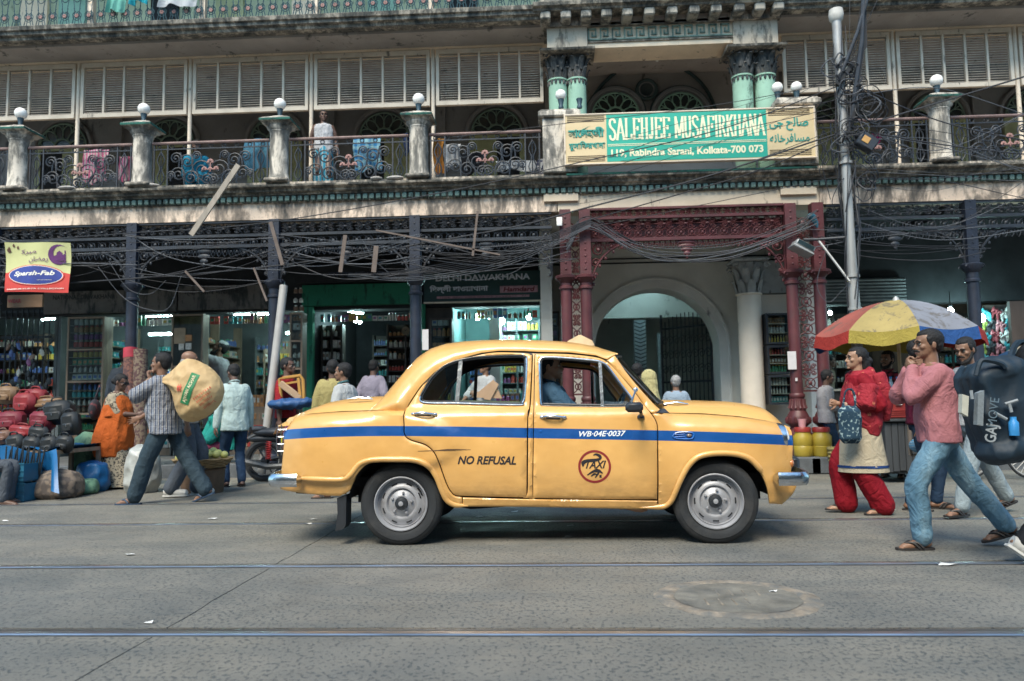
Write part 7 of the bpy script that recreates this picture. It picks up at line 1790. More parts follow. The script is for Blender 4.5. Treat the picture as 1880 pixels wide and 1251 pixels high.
# woman with the red shawl
g, H = stand(1592, 943, 640); CREAMK = cloth('cream_kurta', (.60, .52, .38), .8, .06); REDS = cloth('red_salwar', (.30, .008, .02), .75, .12)
w = person('woman in a red shawl, cream tunic and red trousers walking left', g, pi, H, dict(lean=.02, pel=(0, -.01), fl=(-.13, .10, .078), fr=(.17, -.09, .085), pr=R(-4), hl=(.13, .12, 1.10), hr=(.22, -.06, 1.13), el=(-.8, .5, -1), er=(-.6, -.4, -1), hdl=(.9, -.4, .1), hdr=(.9, .2, .1), curl=.7, head=(.05, .05)), .009, 'l', 'long bun', REDS, 'half', REDS, 'sandal', flare=.045, loose=.01)
T = w['T']
skirt('tunic', CREAMK, T, [((0, 0, 1.40), .11, .16), ((0, 0, 1.15), .135, .17), ((.01, 0, .90), .175, .20), ((.02, 0, .62), .225, .22), ((.02, 0, .43), .26, .235)], folds=.016, vf=5, seed=2)
b = MB(); n = 40
for z in (.50, .545):
 pass
skirt('tunic_border', cloth('navy_border', (.02, .06, .20)), T, [((.02, 0, .50), .252, .234), ((.02, 0, .475), .257, .237)], folds=.016, vf=5, seed=2, sub=2)
SHW = NT('red_shawl'); _p = SHW.pos((1, 1, 1), True); v = SHW.n('TexVoronoi', distance='CHEBYCHEV'); SHW.l(_p, v.inputs['Vector']); v.inputs['Scale'].default_value = 9; v.inputs['Randomness'].default_value = .25
SHW.base(SHW.mix(SHW.math('MULTIPLY', SHW.math('LESS_THAN', v.outputs[0], .15), SHW.ramp(SHW.noise(_p, 60, 2), (.4, 0), (.5, .9))), SHW.ramp(SHW.noise(_p, 4, 4), (.3, (.20, .004, .012)), (.7, (.29, .008, .02))), (.55, .16, .08))); SHW.set(Roughness=.8); wrinkle(SHW, .9); SHW = SHW.m
b = MB(); loft(b, [(V((-.03, .12, .80)), .06, .07), (V((.0, .09, .92)), .15, .13), (V((.01, .03, 1.05)), .19, .19), (V((0, .0, 1.18)), .185, .205), (V((-.01, 0, 1.30)), .155, .20), (V((-.01, 0, 1.39)), .12, .165), (V((-.01, 0, 1.46)), .085, .10)], 24)
b.tube([V((.09, -.05, 1.40)), V((.0, -.1, 1.44)), V((-.09, 0, 1.46)), V((-.08, .1, 1.42)), V((.06, .10, 1.36))], [.04, .05, .06, .05, .04], 10)
b.tube([V((-.12, .12, 1.42)), V((-.17, .14, 1.20)), V((-.18, .12, .95))], [.07, .09, .04], 10); b.tube([V((.0, .2, 1.3)), V((.04, .24, 1.12)), V((.12, .14, 1.10))], [.09, .09, .06], 10)
put('shawl', rmesh(b, 'shawl', SHW, .009, 3, .016, 6.5, (1, 1, .55), 11), T)
q = at(1561, 780, g.y - .30); TOTE = printed('navy_block_print', (.012, .05, .09), (.35, .48, .50), 36, .60)
b = MB(); b.bbox(-.105, .105, -.045, .045, -.17, .17, .05); b.tube(cr([(-.06, 0, .15), (-.03, .0, .30), (.02, 0, .33), (.05, 0, .28), (.06, 0, .15)], 5), .010, 6)
me = rmesh(b, 'tote_bag', TOTE, .010, 3, .008, 8); obj('tote_bag', me, None, q, label='navy block-printed tote bag hanging from the red-shawled woman\'s arm', cat='tote bag')
# people in the right-hand shop
for px, ph, lab, c, rz, Y in ((1521, 654, 'older man in a tan shirt behind the counter, above the slim man in white', (.30, .25, .18), -.3, 15.1), (1567, 657, 'dark clothed man behind the counter next to the older man', (.05, .055, .065), -1.2, 15.1)):
 g, H = stand(px, 800, ph, PV, Y); person(lab, g, rz, H, dict(head=(0, -.15)), .014, 'd', 'short', W_(c), 'long', BLK, None)
g, H = stand(1632, 800, 648, 0, 11.0); person('young man with a beard in a red and black checked shirt behind the cart', g, -2.2, H, dict(head=(-.3, 0)), .0115, 'm', 'short', checked('red_check_cloth', (.012, .012, .015), (.45, .02, .05), 17), 'long', BLK, 'sandal', face='beard', collar=checked('red_check_collar', (.012, .012, .015), (.4, .02, .05), 17))
g, H = stand(1700, 936, 628); MARO = cloth('maroon_jersey', (.13, .012, .045))
person('man in a maroon top and dark jeans hidden behind the pink jumper', g, -.4, H, dict(fl=(.10, .1, .075), fr=(-.14, -.1, .075), hr=(.0, -.25, .80)), .011, 'm', 'short', MARO, 'half', JEAN, 'sandal', loose=.012)
g, H = stand(1800, 946, 624); person('bearded young man in pale jeans looking down behind the pink jumper', g, pi + .25, H, dict(fl=(.30, .10, .08), fr=(-.42, -.1, .13), pr=R(20), head=(.3, -.25)), .0105, 'm', 'short', WHITE, 'long', PALEJ, 'sandal', face='beard', flare=.01)
# backpack carrier at the edge
g = V((at(1925, 1000, 5.35).x + .03, 5.35, 0)); w = person('person in dark clothes at the right edge with white soled shoes', g, 0, 1.74, dict(fl=(.42, .1, .08), fr=(-.24, -.09, .13), pr=R(38), lean=.06, hl=(.25, .2, 1.0), hr=(.25, -.2, 1.0)), .010, 'm', 'short', BLK, 'long', BLK, 'shoe', loose=.02)
# man in the vest on the balcony; seated woman in blue
g = at(594, 300, 12.75); g.z = zfl; H = at(597, 206, 12.75).z - zfl
VEST = cloth('white_vest', (.60, .60, .62)); LUN = striped('checked_lungi', (.05, .35, .50), (.45, .60, .62), 14, 1, .4, (.02, .15, .3))
w = person('man in a white vest standing behind the balcony railing', g, -pi / 2 + .25, H, dict(hl=(.05, .27, .85), hr=(.12, -.22, .9), head=(.1, 0)), .0095, 'd', 'short', VEST, 'none', None, None, loose=-.004, hem=.04, width=1.1, belly=.03)
skirt('lungi', LUN, w['T'], [((0, 0, 1.02), .12, .17), ((0, 0, .8), .14, .19), ((0, 0, .2), .17, .2)], folds=.02, vf=7)
g = at(362, 300, 12.75); TURQ = cloth('turquoise_cotton', (.02, .26, .42)); b = person('person in turquoise crouching behind the balcony railing', V((g.x, 12.75, zfl - .62)), -1.2, 1.6, dict(head=(0, -.6), lean=.2, fl=(.3, .1, .6), fr=(.3, -.1, .6), hl=(.3, .1, .95), hr=(.3, -.1, .95)), .014, 'd', 'short', TURQ, 'half', TURQ, None, loose=.03)
# stall keeper at the left edge; fruit seller
g = V((at(-52, 870, 8.8).x, 8.8, -.42)); person('stall keeper in a maroon jumper sitting at the left edge beside the crates', g, .3, 1.6, dict(fl=(.4, .1, .5), fr=(.4, -.1, .5), hl=(.25, .2, .85), hr=(.30, -.18, .80)), .012, 'd', 'short', MARO, 'long', GREYT, None, loose=.02)
g = gr(402, 872); TEALD = cloth('teal_dress', (.02, .30, .26), .8, .15)
w = person('fruit seller in a teal dress sitting behind the fruit basket', V((g.x + .1, g.y, -.36)), pi + .7, 1.6, dict(lean=.15, fl=(.4, .12, .44), fr=(.4, -.12, .44), hl=(.42, .12, .85), hr=(.42, -.1, .85), head=(0, -.3)), .012, 'd', 'long', TEALD, 'half', cloth('dusty_rose', (.28, .06, .11)), 'sandal', loose=.05, hem=.1)
# ================================================================ signs, pole, cables, washing
def board_pts(px0, py0, px1, py1, Y): a, c = at(px0, py1, Y), at(px1, py0, Y); return a.x, c.x, a.z, c.z
# ---- the big guest-house signboard
YG_ = 11.80
A = [at(1036, 214, YG_), at(1494, 196, YG_), at(1496, 286, YG_), at(1040, 303, YG_)]
x0, x1 = (A[0].x + A[3].x) / 2, (A[1].x + A[2].x) / 2; z1, z0 = (A[0].z + A[1].z) / 2, (A[2].z + A[3].z) / 2
SGB = thing('guest_house_signboard', 'long green and cream signboard of the guest house over the portico', 'sign', ((x0 + x1) / 2, YG_, z0))
CRB = mat('cream_board', (.60, .47, .27), .55, 0, .08, 2, .12); TEA = mat('teal_board', (.012, .33, .24), .5, 0, .08, 2, .1); IVO = mat('ivory_letters', (.75, .70, .48), .55, 0, .05, 5); TEL = mat('teal_letters', (.02, .26, .21), .55, 0, .1, 5)
b = MB(); b.box(x0, x1, YG_, YG_ + .08, z0, z1); b.build('board', CRB, SGB, smooth=False)
u = lambda t_: lerp(x0, x1, t_); v_ = lambda t_: lerp(z0, z1, t_)
b = MB(); b.box(u(.168), u(.812), YG_ - .004, YG_ - .001, v_(.02), v_(.985)); b.build('green_field', TEA, SGB, smooth=False)
b = MB(); f = .018
for q in ((x0 - f, x1 + f, z0 - f, z0), (x0 - f, x1 + f, z1, z1 + f), (x0 - f, x0, z0, z1), (x1, x1 + f, z0, z1)): b.box(q[0], q[1], YG_ - .012, YG_ + .09, q[2], q[3])
b.build('board_frame', SHUT, SGB, smooth=False)
BRL = mat('brown_lines', (.12, .07, .03), .6)
for a, c in ((.008, .16), (.82, .985)):
 for t_ in (.04, .075, .11, .145, .86, .895, .93, .965): b = MB(); b.box(u(a), u(c), YG_ - .006, YG_ - .0015, v_(t_), v_(t_ + .012)); b.build('ruled_line', BRL, SGB, smooth=False)
# slab-serif capitals, condensed
GL_ = {'S': [[(.86, .80), (.80, .93), (.5, 1), (.2, .93), (.12, .76), (.28, .60), (.70, .44), (.88, .26), (.78, .07), (.5, 0), (.2, .07), (.12, .22)]],
 'A': [[(.02, 0), (.5, 1), (.98, 0)], [(.22, .33), (.78, .33)]], 'L': [[(.2, 1), (.2, 0)], [(.2, .04), (.92, .04), (.92, .25)]], 'E': [[(.2, 0), (.2, 1)], [(.2, .04), (.92, .04), (.92, .22)], [(.2, .96), (.9, .96), (.9, .80)], [(.2, .51), (.66, .51), (.66, .60), (.66, .42)]],
 'H': [[(.18, 0), (.18, 1)], [(.82, 0), (.82, 1)], [(.18, .5), (.82, .5)]], 'J': [[(.66, 1), (.66, .2), (.5, .02), (.25, .03), (.15, .2)]], 'M': [[(.1, 0), (.1, 1), (.5, .12), (.9, 1), (.9, 0)]], 'U': [[(.18, 1), (.18, .24), (.32, .04), (.5, 0), (.68, .04), (.82, .24), (.82, 1)]],
 'F': [[(.2, 0), (.2, 1)], [(.2, .96), (.92, .96), (.92, .78)], [(.2, .52), (.68, .52), (.68, .62), (.68, .42)]], 'I': [[(.5, 0), (.5, 1)]], 'R': [[(.2, 0), (.2, 1)], [(.2, .96), (.66, .95), (.82, .76), (.66, .54), (.2, .52)], [(.52, .52), (.9, 0)]], 'K': [[(.2, 0), (.2, 1)], [(.86, 1), (.22, .45)], [(.42, .6), (.9, 0)]], 'N': [[(.15, 0), (.15, 1), (.85, 0), (.85, 1)]]}
def slab_text(s, xa, xb, za, zb, y, m, parent, wt=.30, gap=.10):
 wd = {'I': .42, 'J': .72, 'M': 1.25, ' ': .35}; tot = sum(wd.get(c, 1) for c in s) + gap * (len(s) - 1); w = (xb - xa) / tot; x = xa
 for c in s:
  cw = wd.get(c, 1) * w
  if c != ' ':
   b = MB(); h = zb - za; q = 0
   for st in GL_[c]:
    for i in range(len(st) - 1):
     p, r = V((x + st[i][0] * cw, za + st[i][1] * h, 0)), V((x + st[i + 1][0] * cw, za + st[i + 1][1] * h, 0)); d = (r - p).normalized(); n = V((-d.y, d.x, 0))
     hw = w * wt * (.5 if abs(d.y) > .3 else .22); hw = hw * (.62 if abs(d.x) > .35 and c in 'AMNK' and d.y > 0 else 1)
     P = [p + n * hw - d * .2 * hw, p - n * hw - d * .2 * hw, r - n * hw + d * .2 * hw, r + n * hw + d * .2 * hw]; q += 1
     b.add([(k.x, y - q * .0004, k.y) for k in P], [(0, 1, 2, 3)])
    for e in (st[0], st[-1]):
     if e[1] in (0, 1) and c not in 'S': sx = w * .19; q += 1; zc = za + e[1] * h; b.add([(x + e[0] * cw + i * sx, y - q * .0004, zc + j * h * .035 * (1 if e[1] == 0 else -1)) for i, j in ((-1, 0), (1, 0), (1, 1.4), (-1, 1.4))], [(0, 1, 2, 3)])
   b.build('letter', m, parent, smooth=False)
  x += cw + gap * w
slab_text('SALEHJEE', u(.178), u(.425), v_(.46), v_(.90), YG_ - .006, IVO, SGB); slab_text('MUSAFIRKHANA', u(.445), u(.802), v_(.46), v_(.90), YG_ - .006, IVO, SGB)
for t_ in (.335, .365): b = MB(); b.box(u(.172), u(.808), YG_ - .008, YG_ - .0045, v_(t_), v_(t_ + .012)); b.build('rule', IVO, SGB, smooth=False)
yf = lambda x, z: YG_ - .005
text_mesh('119, Rabindra Sarani, Kolkata-700 073', 'lettering', IVO, u(.185), u(.795), v_(.09), v_(.27), yf, 0, .035, SGB)
text_mesh('\u09b8\u09be\u09c7\u09b2\u09b9\u099c\u09c0', 'lettering', TEL, u(.012), u(.158), v_(.52), v_(.78), yf, 0, .03, SGB)
text_mesh('\u09ae\u09c1\u09b8\u09be\u09bf\u09ab\u09b0\u0996\u09be\u09a8\u09be', 'lettering', TEL, u(.014), u(.162), v_(.26), v_(.46), yf, 0, .012, SGB)
text_mesh('\ufef0\ufe9f \ufea2\ufedf\ufe8e\ufebb', 'lettering', TEL, u(.822), u(.978), v_(.54), v_(.80), yf, 0, .03, SGB)
text_mesh('\ufeea\ufee7\ufe8e\ufea7\ufeae\ufed3\ufe8e\ufeb4\ufee3', 'lettering', TEL, u(.822), u(.980), v_(.26), v_(.48), yf, 0, .02, SGB)
# ---- hanging kurta banner at the left
YBN = 11.6
def bp(s, t_): a, c, d, e = at(8, 445, YBN), at(128, 446, YBN), at(126, 538, YBN), at(8, 536, YBN); p = a.lerp(c, s).lerp(e.lerp(d, s), t_); return V((p.x, YBN + .03 * sin(s * 7 + t_ * 2) + .02 * sin(t_ * 5), p.z))
BN = thing('cloth_banner', 'small yellow and red cloth banner for kurtas hanging at far left', 'banner', bp(.5, 1))
t = NT('banner_print'); 
b = MB(); b.grid(lambda i, j: bp(i, j), 20, 14); b.build('banner_cloth', mat('banner_yellow', (.50, .50, .24), .8, 0, .1, 3), BN, smooth=2)
yb2 = lambda x, z: (lambda s, t_: bp(s, t_).y - .006)((x - bp(0, 0).x) / (bp(1, 0).x - bp(0, 0).x), (bp(0, 0).z - z) / (bp(0, 0).z - bp(0, 1).z))
def bpoly(pts, m, nm, o=0., sub=6):
 P = [bp(*p) for p in pts]; b = MB(); c = sum(P, V()) / len(P); n = len(P)
 V_ = [(lerp(c.x, p.x, k / sub), 0, lerp(c.z, p.z, k / sub)) for k in range(1, sub + 1) for p in P]; b.add([(x, yb2(x, z) - o, z) for x, _, z in V_], [tuple(range(n))] + [(k * n + i, k * n + (i + 1) % n, (k + 1) * n + (i + 1) % n, (k + 1) * n + i) for k in range(sub - 1) for i in range(n)]); b.build(nm, m, BN, smooth=2)
BRED = mat('banner_red', (.50, .045, .035), .75, 0, .1, 3); BBLU = mat('banner_blue', (.02, .04, .22), .7); BWH = mat('banner_white', (.7, .68, .6), .7); BPU = mat('banner_purple', (.10, .02, .12), .7)
b = MB(); b.grid(lambda i, j: (lambda p: (p.x, p.y - .002, p.z))(bp(i, lerp(.62 - .09 * sin(pi * i), 1, j))), 20, 8); b.build('red_field', BRED, BN, smooth=2)
el_ = lambda rx, ry, n=28: [(.48 + rx * cos(2 * pi * k / n), .66 + ry * sin(2 * pi * k / n)) for k in range(n)]
bpoly(el_(.44, .21), BRED, 'oval_rim', .003); bpoly(el_(.42, .195), BWH, 'oval_line', .004); bpoly(el_(.41, .185), BBLU, 'oval', .005)
def btext(s, s0, t0, s1, t1, m, **k): a, c = bp(s0, t1), bp(s1, t0); text_mesh(s, 'lettering', m, a.x, c.x, a.z, c.z, lambda x, z: yb2(x, z) - .006, parent=BN, **k)
btext('Sparsh-Fab', .15, .56, .78, .71, BWH, bold=.03, shear=.25); btext('UNIFORMS', .54, .74, .74, .765, BWH); btext('PREMIUM KURTA COLLECTION', .05, .90, .93, .97, BWH, bold=.025)
btext('\ufedb\ufeae\ufe92\ufee3', .24, .13, .50, .25, BPU, bold=.01); btext('\ufee5\ufe8e\ufec0\ufee3\ufead', .38, .27, .68, .41, BPU, bold=.01)
bpoly([(.83 + .15 * cos(a), .24 + .20 * sin(a)) for a in [lerp(-.8, -5.4, k / 16) for k in range(17)]] + [(.87 + .115 * cos(a), .22 + .155 * sin(a)) for a in [lerp(-5.3, -.9, k / 14) for k in range(15)]], BPU, 'crescent', .003, 1)
bpoly([(.76, .36), (.76, .27), (.80, .24), (.80, .2), (.84, .16), (.88, .2), (.88, .24), (.91, .22), (.91, .15), (.925, .15), (.925, .36)], BPU, 'mosque_shape', .004, 1)
for s_, t_, q in ((.06, .15, 1.), (.13, .06, .6), (.19, .10, .6)): bpoly([(s_ + .035 * q * cos(a) * (1 if sin(a) > 0 else .5), t_ + .06 * q * sin(a)) for a in [2 * pi * k / 10 for k in range(10)]], mat('banner_brown', (.10, .05, .03), .8), 'drop', .003, 1)
x0, x1, z0, z1 = board_pts(13, 541, 78, 565, 12.6); WR = thing('wear_sign', 'faded half-hidden sign reading WEAR below the kurta banner', 'sign', ((x0 + x1) / 2, 12.6, z0)); b = MB(); b.box(x0, x1, 12.6, 12.65, z0, z1); b.build('board', mat('faded_brown_board', (.20, .12, .07), .7, 0, .2, 4), WR, smooth=False)
a, c = at(14, 557, 12.595), at(39, 549, 12.595); text_mesh('WEAR', 'lettering', MAR, a.x, c.x, a.z, c.z, lambda x, z: 12.597, 0, .03, WR)
# ---- the utility pole with its tangle
YPO = 11.45
p0, p1 = gr(1582, 866), at(1535, 30, YPO); p0 = V((at(1588, 860, YPO).x, YPO, 0))
POLEM = mat('galvanised_pole', (.33, .335, .33), .5, .3, .25, 3, .4, (.16, .13, .11), .2, 25, stretch=(1, 1, .3))
PL = thing('utility_pole', 'leaning galvanised utility pole wrapped in tangled cables', 'utility pole', p0)
b = MB(); b.tube([p0.lerp(p1, k / 8) for k in range(9)], [.078] * 4 + [.068] * 5, 16); b.build('pole_shaft', POLEM, PL)
q = p1; b = MB(); b.lathe([(.06, -.1), (.10, -.06), (.11, .02), (.10, .10), (.05, .12)], q, 16); b.build('pole_cap', mat('pale_cap', (.5, .48, .44), .7, 0, .2, 6, .2), PL)
PF = lambda py: p0.lerp(p1, (at(1550, py, YPO).z) / p1.z)
for py in (797, 568, 300, 508): c = PF(py) if py < 700 else p0.lerp(p1, .03); b = MB(); b.lathe([(.095, -.02), (.10, -.02), (.10, .02), (.095, .02)], c, 14); b.build('pole_collar', POLEM, PL)
arm = [at(1530, 90, YPO - .1), at(1570, 35, YPO - .4), at(1588, -20, YPO - .5)]; b = MB(); b.tube([at(1540, 148, YPO - .1), at(1574, 60, YPO - .2), at(1600, -30, YPO - .2)], .028, 8); b.tube([at(1560, 240, YPO - .1), at(1582, 75, YPO - .2), at(1586, -30, YPO - .2)], .03, 8); b.build('cross_arm', IRON, PL)
b = MB(); b.bar(at(1537, 157, YPO - .12), at(1588, 85, YPO - .12), .06); b.bar(at(1588, 85, YPO - .12), at(1586, 0, YPO - .12), .05); b.bar(at(1563, 235, YPO - .12), at(1585, 78, YPO - .14), .05); b.build('bracket_arm', BLACKW, PL, smooth=False)
b = MB(); c = at(1590, 262, YPO - .15); b.bbox(-.14, .14, -.08, .08, -.11, .11, .02, M.Translation(c) @ M.Rotation(R(35), 4, 'Y')); b.build('junction_box', IRON, PL); b = MB(); b.bbox(-.09, .02, -.09, -.081, -.05, .05, .004, M.Translation(c) @ M.Rotation(R(35), 4, 'Y')); b.build('box_label', mat('orange_sticker', (.45, .25, .08), .7), PL)
rnd = random.Random(5)
CAB = mat('black_cable', (.016, .018, .024), .6, 0, .2, 5, bump=0); CABG = mat('grey_cable', (.075, .082, .095), .7, 0, .2, 5, bump=0)
for c_, n_, r_ in ((at(1560, 250, YPO - .12), 14, .22), (at(1545, 125, YPO - .05), 9, .16), (at(1590, 195, YPO - .08), 9, .24), (at(1592, 337, YPO - .1), 6, .15), (at(1558, 165, YPO - .1), 8, .20)):
 for k in range(n_):
  r = r_ * rnd.uniform(.4, 1); a0 = rnd.random() * 6; ex = rnd.uniform(.6, 1.25); o = V((rnd.gauss(0, .06), rnd.gauss(0, .05), rnd.gauss(0, .08))); b = MB()
  b.tube([c_ + o + V((r * cos(a0 + u_) * (1 + .15 * sin(3 * u_ + k)), .05 * sin(u_ * 2 + k), r * ex * sin(a0 + u_))) for u_ in [6.4 * i / 20 for i in range(21)]], rnd.choice((.006, .008, .011)), 5, False); b.build('cable_coil', CAB if rnd.random() < .7 else CABG, PL)
for k in range(16):   # cables running up and down the pole
 a = rnd.random() * 6.28; t0, t1 = sorted((rnd.uniform(.30, .6), rnd.uniform(.62, 1.0))); P = [p0.lerp(p1, lerp(t0, t1, i / 8)) + V((.10 * cos(a + i * .35), .10 * sin(a + i * .35) - .03, 0)) * rnd.uniform(.9, 1.4) for i in range(9)]; b = MB(); b.tube(P, rnd.choice((.006, .009)), 5, False); b.build('pole_cable', CAB, PL)
for k in range(9):   # loose tails
 p = PF(rnd.uniform(120, 330)); w = rnd.choice((-1, 1)) * rnd.uniform(.15, .5); b = MB(); b.tube(cr([tuple(p), (p.x + w * .6, p.y - .1, p.z - .15), (p.x + w, p.y - .05, p.z - rnd.uniform(.2, .6)), (p.x + w * .7, p.y, p.z - rnd.uniform(.5, 1.0))], 5), .006, 5, False); b.build('loose_cable', CAB, PL)
# ---- overhead cables
def cable(pts, r=.009, sag=.0, label='thin black cable slung across the front of the arcade', m=None, grp='overhead cables across the facade', n=9):
 """pts: (px, py, depth); each span sags a little"""
 P = [at(px, py, Y) for px, py, Y in pts]; Q = []
 C = cr([tuple(p) for p in P], n); L = len(C) - 1
 for i, p in enumerate(C): u_ = i / L; Q.append(V(p) - V((0, 0, sag * 4 * u_ * (1 - u_))))
 b = MB(); b.tube(Q, r * .8, 5, False); return b.build('overhead_cable', m or CAB, label=label, cat='cable', group=grp)
YW = 11.72
thick = [([(1900, 135, 11), (1560, 235, YPO), (1300, 318, 11.5), (1080, 375, 11.8), (900, 420, 11.8), (480, 488, 11.8), (-20, 530, 11.8)], .017, 'thick black trunk cable sweeping from the pole down across the maroon columns'),
 ([(1560, 150, YPO), (1330, 232, 11.5), (1100, 285, 11.6), (800, 350, 11.7), (480, 405, 11.7), (240, 425, 11.7), (-20, 447, 11.7)], .011, 'straight cable crossing the signboard and the stained band to the left edge'),
 ([(1546, 150, YPO), (1300, 190, 11.6), (1036, 222, 11.7), (830, 252, 11.8)], .007, 'fine wire along the top of the green signboard'),
 ([(1560, 235, YPO), (1900, 285, 11.2)], .013, 'black cable running right from the pole tangle'), ([(1556, 150, YPO), (1720, 215, 11.3), (1900, 262, 11.1)], .012, 'black cable crossing the right-hand pier lamp'),
 ([(1548, 245, YPO), (1400, 305, 11.6), (1270, 345, 11.8), (1078, 405, 11.9)], .012, 'bundle from the pole to the left maroon columns')]
for pts, r, l in thick: cable(pts, r, .05, l, grp=None)
rnd = random.Random(11)
GRP = ['wire slung between the columns left of the first pier lamp', 'wire slung across the two left-hand arches', 'wire slung in front of the green fascia', 'wire slung in front of the chemist signboard', 'wire hanging across the maroon portico', 'wire strung right of the utility pole']
def many(n, xa, xb, ya, yb, gi, sag=(.05, .3), Y=11.8, slope=0):
 for k in range(n):
  py0, py1 = rnd.uniform(ya, yb), rnd.uniform(ya, yb); xm = lerp(xa, xb, rnd.uniform(.35, .65)); cable([(xa + rnd.uniform(-30, 30), py0, Y), (xm, (py0 + py1) / 2 + rnd.uniform(-12, 14) + slope, Y - rnd.uniform(0, .2)), (xb + rnd.uniform(-30, 30), py1, Y)], rnd.choice((.005, .006, .008, .010)), rnd.uniform(*sag) * .5, GRP[gi], rnd.choice((CAB, CAB, CABG)), GRP[gi].replace('wire', 'wires'))
many(9, -20, 245, 430, 520, 0); many(13, 235, 510, 425, 520, 1); many(14, 500, 770, 425, 500, 2); many(12, 755, 1040, 430, 480, 3)
for k in range(9): y0 = rnd.uniform(395, 420); cable([(1040, y0 + 45, 11.9), (1080, y0, 11.9), (1190 + rnd.uniform(-20, 20), y0 + 45 + rnd.uniform(0, 18), 11.85), (1330, y0 + 48 + rnd.uniform(-5, 14), 11.85), (1455, y0 + 12, 11.9), (1500, y0 + rnd.uniform(-20, 0), 11.8)], rnd.choice((.006, .009, .011)), .03, GRP[4], rnd.choice((CAB, CABG)), 'wires across the maroon portico')
for k in range(8): cable([(1085, 402 + k * 2, 11.9), (930, 455 + k * 4, 11.85), (760, 490 + k * 3, 11.85), (640, 505 + rnd.uniform(-10, 10), 11.85)], .009, .04, 'cable of the bundle looping from the maroon columns to the dark column', rnd.choice((CAB, CABG)), 'bundle left of the maroon columns')
for k in range(9):
 y0 = rnd.uniform(120, 330); cable([(1550 + rnd.uniform(-8, 12), y0, YPO), (1300 + rnd.uniform(-60, 60), y0 + 60 + rnd.uniform(-10, 40), 11.6), (1060 + rnd.uniform(-20, 40), min(415, y0 + 130), 11.9)], rnd.choice((.004, .005, .007)), .04, 'fine wire fanning from the utility pole across the signboard', CAB, 'wires fanning left from the pole')
for k in range(16):
 y0 = rnd.uniform(150, 430); cable([(1552 + rnd.uniform(-5, 25), y0, YPO), (1720, y0 + rnd.uniform(-20, 50), 11.6), (1900, y0 + rnd.uniform(-60, 90), 11.6)], rnd.choice((.004, .006, .008)), .06, GRP[5], rnd.choice((CAB, CABG)), GRP[5].replace('wire', 'wires'))
many(8, 1500, 1790, 400, 470, 5)
for px, pa, pb in ((700, 0, 40), (1585, 0, 120), (1600, 0, 110), (1620, 0, 90), (1560, 0, 130)): cable([(px, -20, 11.4), (1560 if px > 1000 else px, pb + 20, YPO)], .006, 0, 'steep wire running up from the top of the utility pole', CAB, 'steep wires over the pole') if px > 1000 else 0
for P in (((180, 490), (225, 545), (270, 568), (310, 565), (335, 500)), ((200, 480), (235, 530), (275, 540), (305, 515)), ((740, 475), (830, 510), (895, 513), (960, 490), (1000, 430)), ((665, 440), (690, 480), (730, 510), (770, 512)), ((1520, 450), (1500, 520), (1520, 555), (1545, 535), (1560, 520))): cable([(*p, 11.9) for p in P], .0065, .0, 'loose wire hanging in a slack loop under the arcade frieze', CABG, 'slack wire loops')
# planks and battens caught in the wires
BAT = mat('pale_batten', (.30, .26, .215), .8, 0, .2, 5, .15, stretch=(2, 2, .5)); BATD = mat('weathered_stick', (.13, .10, .085), .85, 0, .25, 5)
for a, c, w, m, l, ft in (((438, 303), (351, 432), .085, BAT, 'long pale batten leaning across the stained band', .03), ((497, 408), (519, 487), .055, BATD, 'brown stick caught in the wires by the second dark column', .03), ((634, 432), (625, 500), .06, BATD, 'short board hanging in the wires over the green fascia', .02), ((691, 452), (686, 500), .075, BATD, 'stubby board hanging right of the short board over the green fascia', .02), ((877, 388), (868, 470), .035, BATD, 'thin stick upright in the wires right of the third dark column', .02), ((690, 423), (918, 468), .024, BATD, 'thin pole lying nearly level in the wires', .02), ((340, 498), (375, 536), .03, BATD, 'short stick in the wires left of the second dark column', .02), ((466, 492), (490, 553), .03, BATD, 'tilted rod beside the second dark column', .02)):
 b = MB(); b.bar(at(*a, 11.62), at(*c, 11.62 if w < .1 else 11.5), w, ft, up=(0, 1, 0)); b.build('batten', m, smooth=False, label=l, cat='stick')
# street light and its arm by the maroon columns; stay rod; small tags
FL = thing('flood_lamp', 'grey flood lamp tilted on an arm by the right maroon columns', 'flood lamp', at(1475, 470, 11.7))
b = MB(); mx = M.Translation(at(1474, 454, 11.65)) @ M.Rotation(R(30), 4, 'Y'); b.bbox(-.15, .15, -.14, .14, -.05, .05, .02, mx); b.bbox(-.17, .17, -.16, .16, -.085, -.05, .01, mx); b.build('lamp_housing', POLEM, FL)
b = MB(); b.bbox(-.13, .13, -.145, -.141, -.03, .04, .001, mx); b.build('lamp_glass', GLAZ, FL); b = MB(); b.tube([at(1476, 440, 11.7), at(1500, 440, 11.6), at(1556, 436, YPO)], .022, 8); b.build('lamp_arm', IRON, FL)
b = MB(); b.tube([at(1503, 442, 11.6), at(1560, 517, YPO - .08)], .018, 6); b.build('stay_rod', POLEM, label='pale diagonal stay rod between the lamp arm and the utility pole', cat='rod')
b = MB(); c = at(1490, 398, 11.9); b.ell(c, (.07, .03, .06), 10, 7); b.tube([c, c + V((.06, 0, -.10)), c + V((.08, 0, -.18))], [.05, .04, .015], 6); b.build('plastic_rag', mat('teal_plastic', (.02, .10, .15), .4), label='scrap of dark teal plastic snagged on the right maroon columns', cat='plastic bag')
b = MB(); a = at(1027, 407, 11.95); b.bbox(a.x - .045, a.x + .045, 11.94, 11.96, a.z - .07, a.z + .07, .005); b.build('white_tag', FROST, label='small white card tied high on the left maroon column', cat='card')
